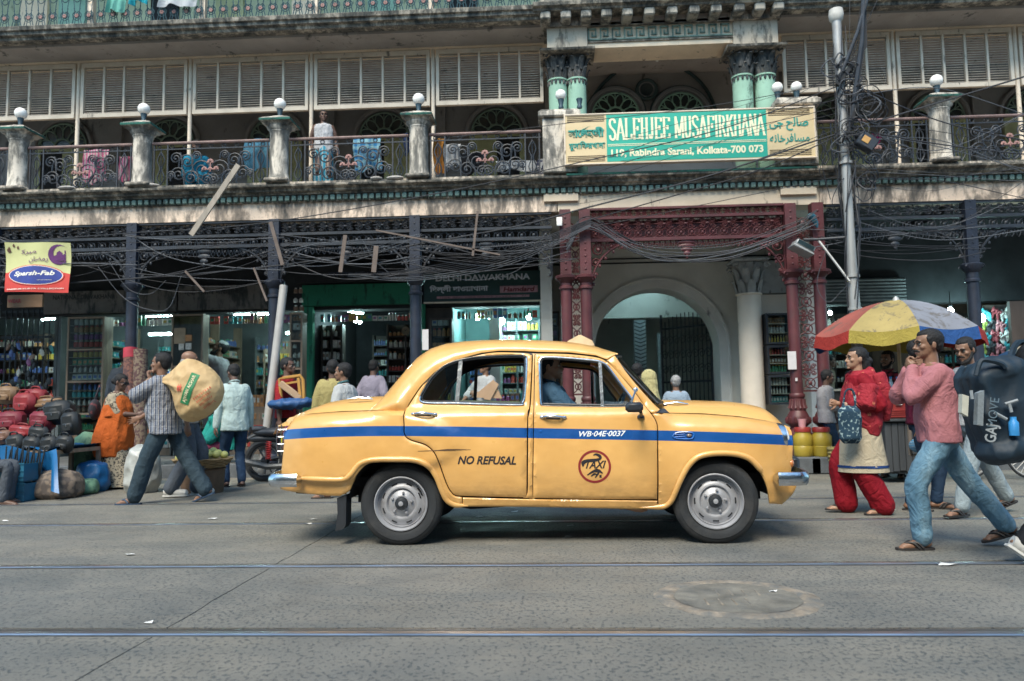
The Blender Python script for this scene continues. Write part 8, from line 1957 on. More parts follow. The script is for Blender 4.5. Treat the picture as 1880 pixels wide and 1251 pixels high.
for px, py, w, h, l, Y in ((1454, 662, .13, .28, 'white paper notice pasted on the right maroon column', 11.995), (1462, 697, .035, .05, 'tiny white sticker below the paper notice', 11.995), (781, 624, .10, .33, 'white card hanging beside the third dark column', 12.0)):
 a = at(px, py, Y); b = MB(); b.box(a.x - w / 2, a.x + w / 2, Y - .006, Y, a.z - h / 2, a.z + h / 2); b.build('notice', mat('paper_notice', (.52, .50, .50), .85, 0, .08, 9), smooth=False, label=l, cat='notice')
# leaning white pipe
a, c = V((at(494, 752, 11.3).x, 11.3, 0)), at(521, 525, 11.9); b = MB(); a = c + (at(494, 752, 11.55) - c) * 1.5; a.z = max(0, a.z); b.tube([a, c], .064, 14)
b.build('leaning_pipe', mat('white_pipe', (.32, .31, .295), .55, 0, .12, 3, .2), label='white pipe leaning against the second dark column', cat='pipe')
# ---- washing on the balconies
def hanging(px0, py0, px1, py1, Y, m, label, folds=5, cat='cloth', sl=0):
 a, c = at(px0, py0, Y), at(px1, py1, Y); b = MB(); ph = rnd.random() * 6
 def f(i, j): return (lerp(a.x, c.x, i) + .02 * sin(j * 5 + ph), Y + .035 * j * sin(i * folds * 3 + ph) + .02 * sin(i * 9), lerp(a.z + sl * i, c.z + .03 * sin(i * 7 + ph), j))
 b.grid(f, 18, 12); n = len(b.v); b.v += [(x, y + .006, z) for x, y, z in b.v]; b.f += [tuple(k + n for k in q[::-1]) for q in b.f]; b.m *= 2
 return b.build('hung_' + cat.replace(' ', '_'), m, smooth=2, fix=False, label=label, cat=cat)
PNK = striped('pink_stripes', (.62, .16, .30), (.62, .50, .52), 18, 0, .5); CHK = checked('blue_check_cloth', (.02, .20, .46), (.30, .55, .62), 9); WHC = cloth('white_laundry', (.62, .64, .66)); 
for q in ((152, 276, 196, 335, PNK, 'wide pink striped cloth behind the railing at left'), (217, 288, 240, 332, PNK, 'narrow pink striped cloth next to the balcony pier'), (448, 256, 495, 310, cloth('faded_blue', (.08, .24, .36)), 'faded blue cloth over the railing left of the third pier'), (650, 254, 700, 312, CHK, 'blue and white checked cloth on the balcony railing'), (741, 245, 757, 284, cloth('slate_blue', (.03, .06, .16)), 'dark blue cloth against the balcony pier lamp'), (796, 255, 815, 320, cloth('orange_laundry', (.60, .27, .06)), 'orange cloth hanging behind the scrollwork'), (816, 265, 846, 305, WHC, 'white cloth next to the orange cloth'), (845, 282, 890, 318, cloth('black_laundry', (.015, .017, .022)), 'black cloth hanging low behind the scrollwork'), (912, 296, 985, 312, WHC, 'long white cloth low behind the railing by the signboard'), (986, 292, 1012, 318, printed('spotted_cloth', (.04, .05, .10), (.5, .5, .5), 20), 'dark patterned cloth at the end of the left railing'), (1602, 245, 1604 + 14, 262, cloth('magenta_cloth', (.30, .02, .12)), 'small magenta cloth on the railing right of the pole')):
 hanging(q[0], q[1], q[2], q[3], 12.22, q[4], q[5])
for q in ((197, -30, 228, 20, cloth('aqua_laundry', (.18, .50, .42)), 'aqua towel hanging over the top left balcony'), (236, -30, 268, 5, cloth('cyan_laundry', (.02, .36, .46)), 'cyan cloth on the top balcony'), (292, -30, 360, 9, WHC, 'white sheet hanging over the top balcony')): hanging(q[0], q[1], q[2], q[3], 12.12, q[4], q[5])
for k, (px, py) in enumerate(((32, 343), (120, 345), (270, 335), (690, 330), (725, 333))):
 a = at(px, py, 11.95); b = MB(); b.ell((a.x, 11.98, zs0 + .06), (.10 + .05 * (k % 3), .06, .035), 9, 6); b.build('rag', mat('grey_rag', (.30, .28, .26), .95), label='%s on the balcony ledge' % ('dark crumpled rag at far left', 'long pale rag left of the second pier', 'pale stone-like rag under the second pier', 'pale torn rag under the checked cloth', 'small rag beside the torn rag under the fourth pier')[k], cat='rag')
# ================================================================ stall things, vehicles, clutter
def ob(b, name, m, label, cat, group=None, **k): return b.build(name, m, label=label, cat=cat, group=group, **k)
# ---- umbrella
uc = at(1650, 640, 10.6); U = thing('market_umbrella', 'big patched red, yellow and blue umbrella over the drinks cart', 'umbrella', (uc.x, 10.6, 0))
ut, ur = at(1648, 552, 10.6).z, at(1650, 612, 10.6).z; Rr = abs(at(1800, 612, 10.6).x - at(1500, 622, 10.6).x) / 2 * .97
UM = [wmat('faded_' + n, c, .34, (.09, .08, .07), 3, b=.15) for n, c in (('yellow', (.30, .235, .095)), ('grey_blue', (.17, .18, .21)), ('red', (.26, .075, .06)))]; UF = [cloth('flap_' + n, c) for n, c in (('yellow', (.42, .33, .07)), ('blue', (.03, .10, .30)), ('red', (.45, .05, .04)))]
def up(a, r): return V((uc.x + Rr * r * cos(a), 10.6 + Rr * r * sin(a), ur + (ut - ur) * (1 - r ** 1.9) - .10 * r * sin(a) * 0))
for k in range(8):
 a0 = R(-146) + k * pi / 4; c = (0, 1, 2, 2, 0, 0, 1, 2)[k]
 def f(i, j): p = up(a0 + pi / 4 * i, .02 + .98 * j); p.z -= .05 * sin(pi * i) * j; s_ = 1 - .05 * sin(pi * i) * j; return V((uc.x + (p.x - uc.x) * s_, 10.6 + (p.y - 10.6) * s_, p.z))
 b = MB(); b.grid(f, 8, 10); o = b.build('umbrella_panel', UM[c], U, smooth=2)
 b = MB(); b.grid(lambda i, j: f(i, 1) + V((0, 0, -.17 * j * (1 - .08 * sin(9 * i)))) + (f(i, 1) - V((uc.x, 10.6, f(i, 1).z))) * .03 * j, 8, 2); b.build('umbrella_flap', UF[c], U, smooth=2)
 b = MB(); b.tube([up(a0, r) - V((0, 0, .03)) for r in (.05, .4, .7, 1)], .009, 5); b.build('umbrella_rib', POLEM, U)
b = MB(); b.tube([(uc.x, 10.6, .3), (uc.x, 10.6, ut)], .025, 8); b.build('umbrella_pole', mat('bamboo', (.40, .30, .18), .6), U)
b = MB(); b.lathe([(.05, ut - .02), (.04, ut + .03), (.01, ut + .06)], (uc.x, 10.6, 0), 10); b.build('umbrella_finial', POLEM, U)
# ---- cart, cool box, bottles
x0, x1 = at(1625, 800, 10.2).x, at(1735, 800, 10.2).x; zc = at(1660, 770, 10.2).z; CT = thing('street_cart', 'black plank cart with hinged doors under the umbrella', 'cart', ((x0 + x1) / 2, 10.6, 0)); CW = mat('black_planks', (.030, .033, .036), .75, 0, .35, 5, .3, (.09, .08, .07), .4, 30, stretch=(1, 1, .15))
b = MB(); b.box(x0 + .01, x1, 10.24, 10.9, .12, zc - .03); b.build('cart_body', CW, CT, smooth=False)
n = 9
for k in range(n): a = lerp(x0, x1, k / n); b = MB(); b.bbox(a + .003, a + (x1 - x0) / n - .003, 10.2, 10.235, .14 + .01 * (k % 3), zc - .04, .006); b.build('plank', CW, CT, smooth=False)
b = MB(); b.bbox(x0 - .03, x1 + .03, 10.15, 10.95, zc - .03, zc + .01, .01); b.build('cart_top', CW, CT, smooth=False)
for z in (.35, .75): b = MB(); b.bbox(x0 + .40, x0 + .46, 10.19, 10.199, z, z + .09, .003); b.build('hinge', POLEM, CT)
zi = at(1660, 731, 10.2).z; xi0, xi1 = at(1617, 750, 10.15).x, at(1679, 750, 10.15).x; IC = thing('cool_box', 'red plastic cool box with a white latch on the cart', 'cool box', ((xi0 + xi1) / 2, 10.4, zc)); RPL = mat('red_plastic', (.24, .024, .02), .45, 0, .15, 4, .2)
b = MB(); b.bbox(xi0, xi1, 10.15, 10.6, zc + .012, zi - .05, .02)
b.build('box_body', RPL, IC); b = MB(); b.bbox(xi0 - .015, xi1 + .015, 10.13, 10.62, zi - .048, zi, .018); b.build('box_lid', RPL, IC); b = MB(); c = (xi0 + xi1) / 2; b.bbox(c - .03, c + .05, 10.118, 10.129, zi - .09, zi - .01, .004); b.build('box_latch', FROST, IC)
for z in (.06, .085, .11): b = MB(); b.bbox(xi0 + .05, xi1 - .04, 10.138, 10.149, zc + z, zc + z + .012, .003); b.build('box_rib', RPL, IC)
bot = [MB(), MB(), MB()]; bot[0].lathe([(.034, 0), (.036, .02), (.036, .15), (.030, .17), (.014, .21), (.014, .23)], (0, 0, 0), 12); bot[1].lathe([(.016, .23), (.016, .255), (.0, .255)], (0, 0, 0), 10); bot[2].lathe([(.037, .07), (.0372, .14)], (0, 0, 0), 12, cap=False)
bm_ = [q.mesh(n, m) for q, n, m in zip(bot, ('bottle', 'cap', 'wrapper'), (mat('clear_plastic', (.40, .46, .48), .15, 0, .1, 9, coat=.8), mat('blue_cap', (.02, .16, .45), .4), mat('blue_wrapper', (.03, .22, .52), .4)))]
for k, px in enumerate((1637, 1649)):
 q = V((at(px, 730, 10.3).x, 10.3, zi + .001)); o = obj('water_bottle', bm_[0], None, q, label='%s of the two blue-capped water bottles on the red cool box' % ('left', 'right')[k], cat='bottle', group='water bottles on the cool box'); o.scale = (1, 1, 1.1); obj('cap', bm_[1], o, q); obj('wrapper', bm_[2], o, q)
for k in range(5):
 q = V((at(1621 + k * 13, 730, 10.42).x, 10.44, zi + .001)); b = MB(); b.lathe([(.05, 0), (.052, .12), (.045, .16)], q, 10); o = ob(b, 'snack_jar', mat('clear_plastic', (0, 0, 0)), 'clear snack jar with a red lid, %s from the left on the cool box' % ('first', 'second', 'third', 'fourth', 'fifth')[k], 'jar', 'snack jars on the cool box'); b = MB(); b.lathe([(.05, .161), (.05, .19)], q, 10); b.build('jar_lid', RPL, o)
# ---- yellow drums on stone blocks, mug, basket
YEL = mat('yellow_plastic', (.34, .25, .03), .4, 0, .15, 3, .3, (.2, .13, .05))
for k, (px, w) in enumerate(((1475, 33), (1509, 35))):
 bx = at(px, 838, 11.75); r = w / 2 / FPX * 11.75; b = MB(); b.bbox(bx.x - r - .08, bx.x + r + .06, 11.55, 11.93, 0, bx.z, .02); ob(b, 'stone_block', mat('kerb_granite', (0, 0, 0)), 'dark stone block under the %s yellow drum' % ('left', 'right')[k], 'stone', smooth=False)
 D = thing('plastic_drum', '%s yellow plastic drum with a red lid at the foot of the maroon columns' % ('left', 'right')[k], 'drum', (bx.x, 11.74, bx.z)); h = at(px, 793, 11.75).z - bx.z
 b = MB(); b.lathe([(r * .9, 0), (r, .02), (r, h * .42), (r * .96, h * .44), (r, h * .47), (r, h * .82), (r * .8, h * .93), (r * .8, h)], (bx.x, 11.74, bx.z), 20); b.build('drum_body', YEL, D); b = MB(); b.lathe([(r * .86, h), (r * .88, h + .05), (r * .8, h + .07)], (bx.x, 11.74, bx.z), 20); b.build('drum_lid', RPL, D)
 if not k: b = MB(); c = (bx.x, 11.74, bx.z + h + .072); b.lathe([(.05, 0), (.065, .12)], c, 12); ob(b, 'mug', mat('pink_plastic', (.50, .25, .27), .4), 'pale pink plastic mug on the left yellow drum', 'mug')
def basket(px, py, Y, r, h, label, m=None, rim=1.0):
 c = at(px, py, Y); c.z = 0; B = thing('cane_basket', label, 'basket', c); m = m or mat('cane', (.26, .18, .09), .8, 0, .35, 14, .3)
 for k in range(7): z = h * (k + .5) / 7; q = r * lerp(.82, rim, k / 6); b = MB(); b.tube([(c.x + q * (1 + .02 * (-1) ** j) * cos(2 * pi * j / 24), c.y + q * sin(2 * pi * j / 24), z + .006 * (-1) ** (j + k)) for j in range(25)], h / 13, 6, False); b.build('cane_course', m, B)
 b = MB(); b.lathe([(r * .8, .01), (r * .97 * rim, h * .95)], c, 20); b.build('basket_liner', m, B); return c
basket(1546, 860, 11.5, .17, .40, 'old yellowed cane basket on the ground behind the red-shawled woman', mat('painted_cane', (.30, .24, .09), .8, 0, .35, 9, .5))
c = basket(372, 880, 9.9, .34, .12, 'wide cane basket heaped with pale green fruit', rim=1.1); rnd = random.Random(3); FRU = mat('pale_fruit', (.42, .44, .15), .5, 0, .25, 12)
b = MB(); b.lathe([(.26, 0), (.28, .30), (.3, .32)], (c.x, c.y, 0), 16); ob(b, 'tub', mat('brown_tub', (.10, .06, .035), .8, 0, .3, 9), 'dark tub holding up the fruit basket', 'tub'); bpy.data.objects[[o.name for o in bpy.data.objects if o.name.startswith('cane_basket')][-1]].location.z = .33
b = MB(); b.ell((0, 0, 0), (.055, .055, .05), 10, 7); fm_ = b.mesh('fruit', FRU)
for k in range(26): a = rnd.random() * 6.28; r = .30 * math.sqrt(rnd.random()); obj('fruit', fm_, None, (c.x + r * cos(a), c.y + r * sin(a), .46 + .10 * (1 - r / .3) + (.02 if k % 2 else 0)), label='round pale green fruit in the heap behind the yellow sack carrier', cat='fruit', group='fruit in the cane basket')
# ---- carpet rolls
for k, (pa, ta, pb, tb, w) in enumerate(((240, 640, 238, 762, .105), (258, 643, 257, 768, .11))):
 a, d = at(pa, ta, 11.95), at(pb, tb, 11.8); d = a + (d - a) * 1.55; d.z = max(d.z, 0); b = MB(); b.tube([d, a], w, 14); o = ob(b, 'carpet_roll', printed('carpet_%d' % k, (.22, .10, .075) if not k else (.23, .17, .12), (.10, .05, .05), 26, .52), '%s rolled carpet standing against the first dark column' % ('red-topped', 'tan patterned')[k], 'carpet', 'carpet rolls')
 if not k: b = MB(); b.tube([a - (a - d).normalized() * .16, a + V((0, 0, .003))], w + .004, 14); b.build('roll_end', mat('red_wrap', (.36, .03, .05), .8), o)
# ---- bag stall
STY = 9.75; TP = mat('blue_tarpaulin', (.008, .11, .29), .4, 0, .2, 3, .15); LEA = [mat('bag_' + n, c, .55, 0, .25, 9, .15, (.05, .045, .04)) for n, c in (('red', (.20, .014, .018)), ('crimson', (.14, .01, .02)), ('black', (.010, .013, .015)), ('tan', (.17, .10, .05)), ('brown', (.14, .07, .045)))]
a, c = at(-30, 850, STY), at(134, 850, STY); b = MB()
def tf(i, j): x = lerp(a.x, c.x + .25 * j, i); return (x, STY - .35 - .05 * sin(x * 9) * j - .25 * j * (i > .9), lerp(.62, .30 if i < .75 else .12, j) + .05 * sin(x * 7 + 2 * j))
b.grid(tf, 30, 8); b.grid(lambda i, j: (lerp(a.x, c.x, i), lerp(STY - .35, STY + .7, j), .62 + .03 * sin(i * 20)), 20, 4); ob(b, 'tarpaulin', TP, 'bright blue tarpaulin draped over the bag stall', 'tarpaulin', smooth=2, fix=False)
b = MB(); b.bar((lerp(a.x, c.x, .06), STY - .3, 0), (lerp(a.x, c.x, .06), STY - .3, .6), .05)
for i in (.38, .66, .98): b.bar((lerp(a.x, c.x, i), STY - .3, 0), (lerp(a.x, c.x, i), STY - .3, .6), .05); b.bar((lerp(a.x, c.x, i), STY + .6, 0), (lerp(a.x, c.x, i), STY + .6, .6), .05)
b.box(a.x, c.x, STY - .32, STY + .68, .55, .60); ob(b, 'trestle_table', WOODL, 'wooden trestle under the blue tarpaulin', 'table', smooth=False)
def bag(k, px, py, w, h, ci, kind, label, Y=STY, rot=0):
 q = at(px, py, Y); w, h = w / FPX * Y, h / FPX * Y; B = thing('leather_bag', label, 'bag', q, group='bags heaped on the stall'); b = MB(); mx = M.Translation(q + V((0, 0, h / 2))) @ M.Rotation(rot, 4, 'Y')
 if kind == 'duffel': b.bbox(-w / 2, w / 2, -h * .40, h * .40, -h / 2, h * .46, h * .20); b.ell((0, 0, .0), (w * .46, h * .44, h * .53), 14, 9)
 else: b.bbox(-w / 2, w / 2, -h * .28, h * .28, -h / 2, h / 2, min(w, h) * .22)
 b.xf(mx); me = b; me.build('bag_body', LEA[ci], B)
 b = MB(); y0 = -h * (.42 if kind == 'duffel' else .29)
 b.bbox(-w * .30, w * .30, y0 - .025, y0 + .02, -h * .34, h * .04, .02, mx); b.build('front_pocket', LEA[ci], B)
 b = MB(); b.tube([mx @ V((-w * .34, y0 * .75, h * .22)), mx @ V((0, y0 * .8, h * .30)), mx @ V((w * .34, y0 * .75, h * .22))], .006, 4); b.tube([mx @ V((0, y0 - .03, -h * .02)), mx @ V((0, y0 - .03, -h * .12))], .008, 4); b.build('zip', CHROME, B)
 b = MB(); b.tube(cr([tuple(mx @ V((-w * .22, -.02, h * .40))), tuple(mx @ V((-w * .16, -.03, h * .60))), tuple(mx @ V((w * .16, -.03, h * .60))), tuple(mx @ V((w * .22, -.02, h * .40)))], 4), .010, 6); b.build('handle', LEA[ci if ci != 1 else 2], B)
BG = [(12, 742, 46, 34, 3, 'd', 'grey-brown hard bag at the back left of the heap'), (45, 762, 44, 42, 0, 'b', 'red rucksack in the middle of the back row'), (18, 792, 56, 38, 1, 'd', 'crimson duffel at the far left'), (66, 745, 40, 32, 0, 'd', 'red holdall topping the heap'), (86, 752, 60, 22, 3, 'd', 'tan duffel lying across the top'), (78, 790, 44, 36, 1, 'd', 'crimson holdall right of the rucksack'), (108, 780, 54, 46, 2, 'd', 'black striped duffel with a red end at the right'), (42, 806, 50, 26, 0, 'd', 'flat red bag in front of the crimson duffel'), (130, 800, 34, 44, 2, 'b', 'black satchel at the right end'), (70, 812, 40, 30, 2, 'b', 'black bag below the crimson holdall'), (28, 835, 34, 38, 2, 'b', 'black bag, first of the front row'), (58, 838, 36, 38, 2, 'b', 'black bag, second of the front row'), (90, 836, 34, 36, 2, 'b', 'black bag, third of the front row'), (118, 832, 34, 34, 2, 'b', 'black bag, fourth of the front row'), (8, 815, 30, 26, 4, 'd', 'small brown bag at the left edge')]
for k, q in enumerate(BG): bag(k, q[0], q[1], q[2], q[3], q[4], 'duffel' if q[5] == 'd' else 'box', q[6] + ' of the bag stall', STY + (.45 - (q[1] - 740) / 95 * .65), .12 * sin(k * 3))
q = gr(12, 905); bag(99, 10, 906, 36, 48, 2, 'box', 'black bag standing on the road beside the stall keeper', q.y)
def straps(n):
 for k in range(n): x = lerp(a.x + .6, c.x - .1, k / n); b = MB(); b.tube(cr([(x, STY - .40, .66), (x + .03, STY - .45, .45), (x + .01, STY - .44, .24), (x + .05, STY - .44, .40), (x + .07, STY - .41, .62)], 4), .010, 5); ob(b, 'bag_strap', LEA[2], 'black strap dangling in front of the blue tarpaulin', 'strap', 'dangling bag straps')
straps(7)
# crates, sacks
CRT = mat('blue_crate', (.015, .11, .19), .5, 0, .15, 4)
for k, (px, z0) in enumerate(((38, 0), (36, .24))):
 q = at(px, 880, 9.2); C_ = thing('plastic_crate', '%s blue plastic crate by the stall keeper' % ('lower', 'upper')[k], 'crate', (q.x, 9.2, z0)); b = MB(); w = .17
 for x, y, u_, v2 in ((-w, -w, w, -w + .012), (-w, w - .012, w, w), (-w, -w + .012, -w + .012, w - .012), (w - .012, -w + .012, w, w - .012)): b.box(q.x + x, q.x + u_, 9.2 + y, 9.2 + v2, z0 + .005, z0 + .22)
 b.box(q.x - w, q.x + w, 9.2 - w, 9.2 + w, z0, z0 + .012); b.build('crate_body', CRT, C_, smooth=False)
 for z in (.06, .13, .215): b = MB(); b.box(q.x - w - .008, q.x + w + .008, 9.2 - w - .010, 9.2 - w - .001, z0 + z, z0 + z + .016); b.build('crate_rib', CRT, C_, smooth=False)
def sackp(px, py, Y, r, h, m, label, seed): c = at(px, py, Y); c.z = 0; b = MB(); b.lathe([(r * .8, 0), (r * 1.05, h * .2), (r, h * .6), (r * .8, h * .9), (r * .3, h)], (0, 0, 0), 16); me = rmesh(b, 'sack', m, .016, 3, .022, 5, (1, 1, .8), seed); obj('sack', me, None, c, label=label, cat='sack')
sackp(158, 860, 10.6, .19, .78, printed('green_sack', (.18, .36, .24), (.10, .22, .16), 20, .6), 'pale green woven sack beside the woman in orange', 1); sackp(170, 880, 10.2, .20, .40, TP, 'bright blue plastic bundle at the feet of the woman in orange', 2); sackp(108, 880, 9.5, .28, .34, printed('cloth_bundle', (.24, .19, .15), (.12, .10, .09), 14, .5), 'brown cloth bundle under the blue tarpaulin', 3); sackp(150, 885, 9.9, .20, .18, printed('green_sack', 0, 0), 'low green sack lying on the ground', 4); sackp(262, 860, 10.0, .21, .62, mat('clear_bag', (.36, .38, .37), .4, 0, .3, 6), 'clear plastic bag of vegetables between the two walkers', 5)
# ---- motorcycle behind the taxi
mg = gr(478, 884); MO_ = thing('motorcycle', 'black motorcycle parked behind the taxi with a red spring', 'motorcycle', mg); y0 = mg.y; zM = lambda px, py: at(px, py, y0)
def wheel2(c, r, parent, w=.045, spokes=10):
 W2 = thing('wheel', None, None, c, parent=parent); b = MB(); b.tube([(c.x + r * cos(2 * pi * k / 28), c.y, c.z + r * sin(2 * pi * k / 28)) for k in range(29)], w, 8, False); b.build('tyre', RUBBER, W2); b = MB(); b.tube([(c.x + (r - w) * cos(2 * pi * k / 28), c.y, c.z + (r - w) * sin(2 * pi * k / 28)) for k in range(29)], .014, 5, False); b.build('rim', POLEM, W2)
 b = MB(); b.lathe([(.05, -.06), (.06, -.03), (.06, .03), (.05, .06)], c, 12, 'Y'); b.build('hub', BLACKP, W2)
 for k in range(spokes): d = V((cos(2 * pi * k / spokes), 0, sin(2 * pi * k / spokes))); b = MB(); b.tube([c + d * .05, c + d * (r - w)], .004 if spokes > 12 else .010, 4); b.build('spoke', POLEM if spokes > 12 else BLACKP, W2)
w1 = zM(487, 840); w1.z = .31; wheel2(w1, .27, MO_, .055, 6); w2 = w1 + V((1.25, .15, 0)); wheel2(w2, .27, MO_, .05, 6)
b = MB(); b.ell(w1 + V((.62, .05, .42)), (.26, .12, .13), 14, 9); b.build('fuel_tank', mat('black_gloss', (.012, .014, .018), .15, 0, .1, 3, coat=1), MO_)
b = MB(); b.ell(w1 + V((.15, 0, .42)), (.36, .12, .07), 12, 8); b.ell(w1 + V((-.12, 0, .47)), (.16, .09, .05), 10, 7); b.build('seat', SEAT, MO_)
b = MB(); b.ell(w1 + V((.0, 0, .32)), (.30, .07, .06), 10, 7); b.tube([w1 + V((-.30, 0, .30)), w1 + V((-.15, 0, .38)), w1 + V((.2, 0, .36))], .045, 8); b.build('tail_fairing', BLACKP, MO_)
b = MB(); b.bbox(w1.x - .36, w1.x - .34, y0 - .09, y0 + .09, .38, .50, .004); b.build('number_plate', FROST, MO_); b = MB(); b.ell(w1 + V((-.30, -.03, .34)), (.04, .06, .03), 9, 6); b.build('tail_lamp', mat('red_lens', (.3, .02, .02), .2, coat=1), MO_)
b = MB(); b.tube([w1 + V((.10 + .035 * cos(k * .9), -.14 + .035 * sin(k * .9), .02 + k * .0045)) for k in range(60)], .010, 5); b.build('coil_spring', mat('red_spring', (.45, .03, .03), .4), MO_)
b = MB(); b.ell(w1 + V((.55, 0, .05)), (.20, .13, .17), 12, 8); b.tube([w1 + V((.6, -.16, -.05)), w1 + V((.1, -.17, -.08)), w1 + V((-.25, -.17, .0))], [.03, .045, .05], 8); b.build('engine', mat('engine_grey', (.10, .105, .11), .45, .5, .3, 9, .3), MO_)
b = MB(); b.bbox(-.14, .14, -.13, -.11, -.06, .06, .02, M.Translation(w1 + V((.42, 0, .30)))); b.build('side_panel', mat('yellow_decal', (.48, .46, .03), .4), MO_)
b = MB(); b.tube([w2, w2 + V((-.22, 0, .55))], .03, 8); b.tube([w2 + V((-.22, -.35, .66)), w2 + V((-.22, 0, .58)), w2 + V((-.22, .35, .66))], .014, 6); b.tube([w1, w1 + V((.5, 0, .1)), w2 + V((-.3, 0, .5))], .025, 6); b.build('frame_and_bars', BLACKP, MO_)
b = MB(); b.tube([w2 + V((-.24, -.22, .64)), w2 + V((-.30, -.30, .80))], .007, 5); b.ell(w2 + V((-.30, -.31, .86)), (.07, .015, .05), 12, 8); b.build('mirror', CHROME, MO_)
b = MB(); q = zM(532, 742); b.ell((0, 0, 0), (.34, .20, .075), 16, 9); b.ell((.2, 0, .03), (.16, .16, .06), 12, 7); me = rmesh(b, 'folded_tarpaulin', mat('deep_blue_sheet', (.015, .07, .20), .6, 0, .25, 4), .012, 2, .02, 7); obj('folded_tarpaulin', me, None, q, label='deep blue folded sheet strapped over the parked motorcycle', cat='sheet')
q = zM(537, 735); CHR = thing('plastic_chair', 'battered orange plastic chair upturned on the parked motorcycle', 'chair', q); ORP = mat('orange_plastic', (.42, .22, .05), .5, 0, .2, 4)
cp = [zM(*p) for p in ((516, 732), (513, 696), (523, 694), (551, 690), (556, 697), (558, 732))]; b = MB(); b.tube(cp, .025, 6); b.build('chair_frame', ORP, CHR)
b = MB(); b.bbox(-.2, .2, -.03, .03, -.05, .05, .012, M.Translation(zM(533, 718)) @ M.Rotation(R(38), 4, 'Y')); b.build('chair_slab', CARD, CHR); b = MB(); b.bar(zM(548, 694), zM(552, 732), .04); b.bar(zM(517, 706), zM(552, 700), .03); b.build('chair_bars', ORP, CHR)
# ---- bicycle on the right, box frame with a striped lump standing for a seated person's knee
bg_ = gr(1775, 880); BK = thing('bicycle', 'black bicycle standing behind the walking men at right', 'bicycle', bg_); c1 = at(1776, 838, bg_.y); c1.z = .33; c2 = at(1895, 870, bg_.y - .1); c2.z = .33; wheel2(c1, .31, BK, .018, 24); wheel2(c2, .31, BK, .018, 24)
b = MB(); m_ = (c1 + c2) / 2; b.tube([c1, c1 + V((.18, 0, .45)), m_ + V((.1, 0, .42)), c2], .016, 6); b.tube([c1 + V((.18, 0, .5)), m_ + V((0, 0, -.05)), m_ + V((.14, 0, .5))], .016, 6); b.tube([c1 + V((.16, -.25, .6)), c1 + V((.19, 0, .62)), c1 + V((.16, .25, .6))], .012, 6); b.build('bicycle_frame', BLACKP, BK); b = MB(); b.ell(m_ + V((.15, 0, .55)), (.13, .07, .04), 10, 7); b.build('saddle', SEAT, BK)
q = [at(*p, 8.5) for p in ((1668, 766), (1735, 766), (1735, 835), (1672, 836))]; b = MB()
for i in range(4): b.bar(q[i], q[(i + 1) % 4], .03)
ob(b, 'wooden_frame', WOODL, 'small wooden frame beside the drinks cart', 'frame', smooth=False); b = MB(); p = at(1692, 818, 8.42); b.ell(p, (.13, .10, .085), 14, 9); ob(b, 'knee_lump', striped('blue_white_stripe', (.05, .30, .50), (.45, .55, .60), 60, 2, .45), 'blue and white striped lump standing for the knee of someone seated by the cart', 'cloth')
# ---- backpack and the big striped bag at the right edge
BP = mat('navy_nylon', (.004, .017, .032), .65, 0, .3, 4, bump=.4, bs=14); YB_ = 5.05; q = at(1822, 752, YB_); PK = thing('backpack', 'large navy rucksack worn by the person at the right edge', 'rucksack', q); S = YB_ / FPX
b = MB(); b.bbox(-36 * S, 70 * S, -.13, .17, -84 * S, 82 * S, .06); b.ell((-22 * S, -.03, -10 * S), (20 * S, .12, 62 * S), 14, 10); b.ell((20 * S, -.03, 66 * S), (50 * S, .12, 24 * S), 12, 8); b.ell((0, -.03, -70 * S), (52 * S, .15, 26 * S), 12, 8)
mx = M.Translation(q) @ M.Rotation(R(-11), 4, 'Y'); me = rmesh(b, 'pack_body', BP, .010, 5, .014, 8); me.transform(M.Rotation(R(-11), 4, 'Y')); o = put('pack_body', me, PK)
def pb(px, py, o=.0): return at(px, py, YB_ - .16 - o)
b = MB(); b.tube(cr([tuple(pb(*p, .0)) for p in ((1792, 690), (1800, 664), (1815, 662), (1838, 668), (1846, 676))], 5), .016, 6); b.build('carry_handle', BP, PK)
GRYM = mat('grey_mesh', (.16, .19, .21), .7, 0, .2, 60)
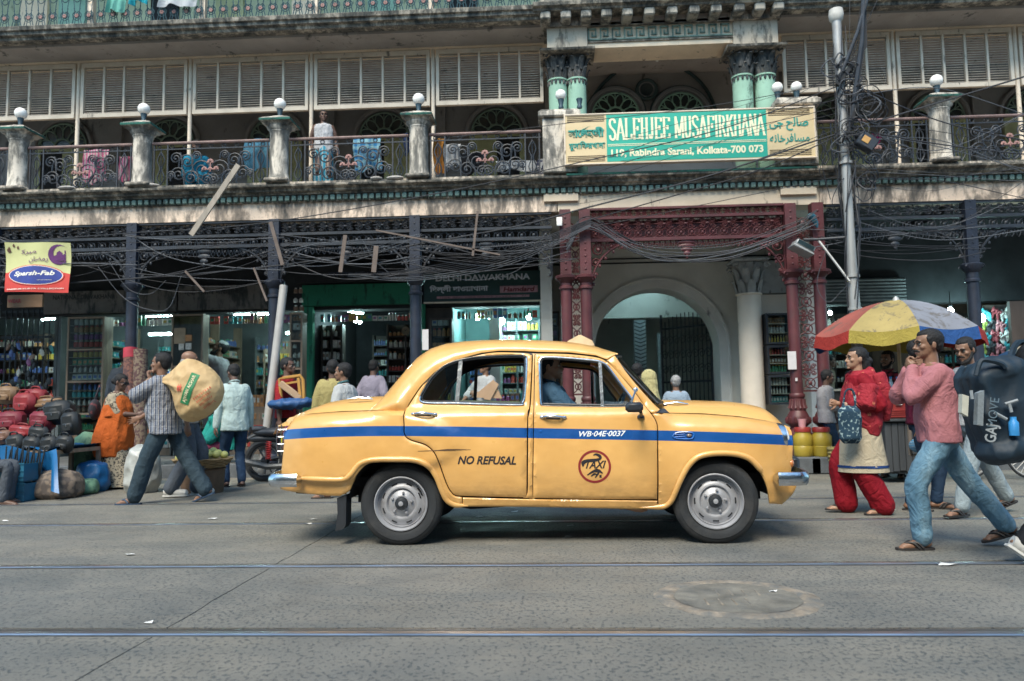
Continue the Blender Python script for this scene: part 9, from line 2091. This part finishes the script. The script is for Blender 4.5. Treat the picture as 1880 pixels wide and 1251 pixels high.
for pts, m, nm in ((((1792, 722), (1803, 717), (1801, 782), (1790, 780)), GRYM, 'mesh_stripe'), (((1763, 724), (1775, 728), (1773, 765), (1762, 758)), mat('cream_patch', (.42, .42, .36), .7), 'cream_patch')): b = MB(); b.prism([(p.x, p.z) for p in [pb(*t_) for t_ in pts]], YB_ - .185, YB_ - .14); b.build(nm, m, PK, smooth=False)
LG = mat('pale_lettering', (.25, .28, .30), .6); p = pb(1817, 796); text_mesh('GAJ', 'lettering', LG, p.x - .055, p.x + .055, p.z - .045, p.z + .045, lambda x, z: YB_ - .19, bold=.02, parent=PK, rot=R(80), squeeze=True)
p = pb(1818, 757); text_mesh('MOVE', 'lettering', mat('dim_lettering', (.10, .15, .19), .6), p.x - .09, p.x + .09, p.z - .028, p.z + .028, lambda x, z: YB_ - .19, parent=PK, rot=R(80))
for A in (((1783, 717), (1785, 733)), ((1826, 758), (1848, 770)), ((1845, 742), (1868, 735)), ((1852, 740), (1857, 757))): b = MB(); b.tube([pb(*A[0], .02), pb(*A[1], .02)], .010, 6); b.build('zip_pull', LG, PK)
for e in (-.14, .14): b = MB(); g_ = V((at(1925, 1000, 5.35).x, 5.35 + e, 1.40)); b.tube(cr([(q.x + .2, YB_ + .1 + e * .6, q.z + .22), tuple(g_ + V((-.02, 0, .07))), tuple(g_ + V((.16, 0, -.02))), tuple(g_ + V((.15, 0, -.25))), (q.x + .24, YB_ + .1 + e * .6, q.z - .15)], 5), .022, 6); b.build('shoulder_strap', BP, PK)
b = MB(); b.lathe([(.028, -.06), (.029, .02), (.018, .035), (.018, .055)], pb(1861, 782, .0), 12); o = ob(b, 'small_bottle', mat('blue_wrapper', (0, 0, 0)), 'small blue-topped bottle in the rucksack side pocket', 'bottle')
q = at(1893, 696, 5.6); b = MB(); b.ell((0, 0, 0), (.27, .2, .23), 18, 12); me = rmesh(b, 'bundle', striped('cream_navy_stripe', (.50, .42, .30), (.02, .06, .13), 7, 0, .4), .014, 2, .012, 5); obj('striped_bundle', me, None, q, label='cream and navy striped bundle above the rucksack at the right edge', cat='bundle')
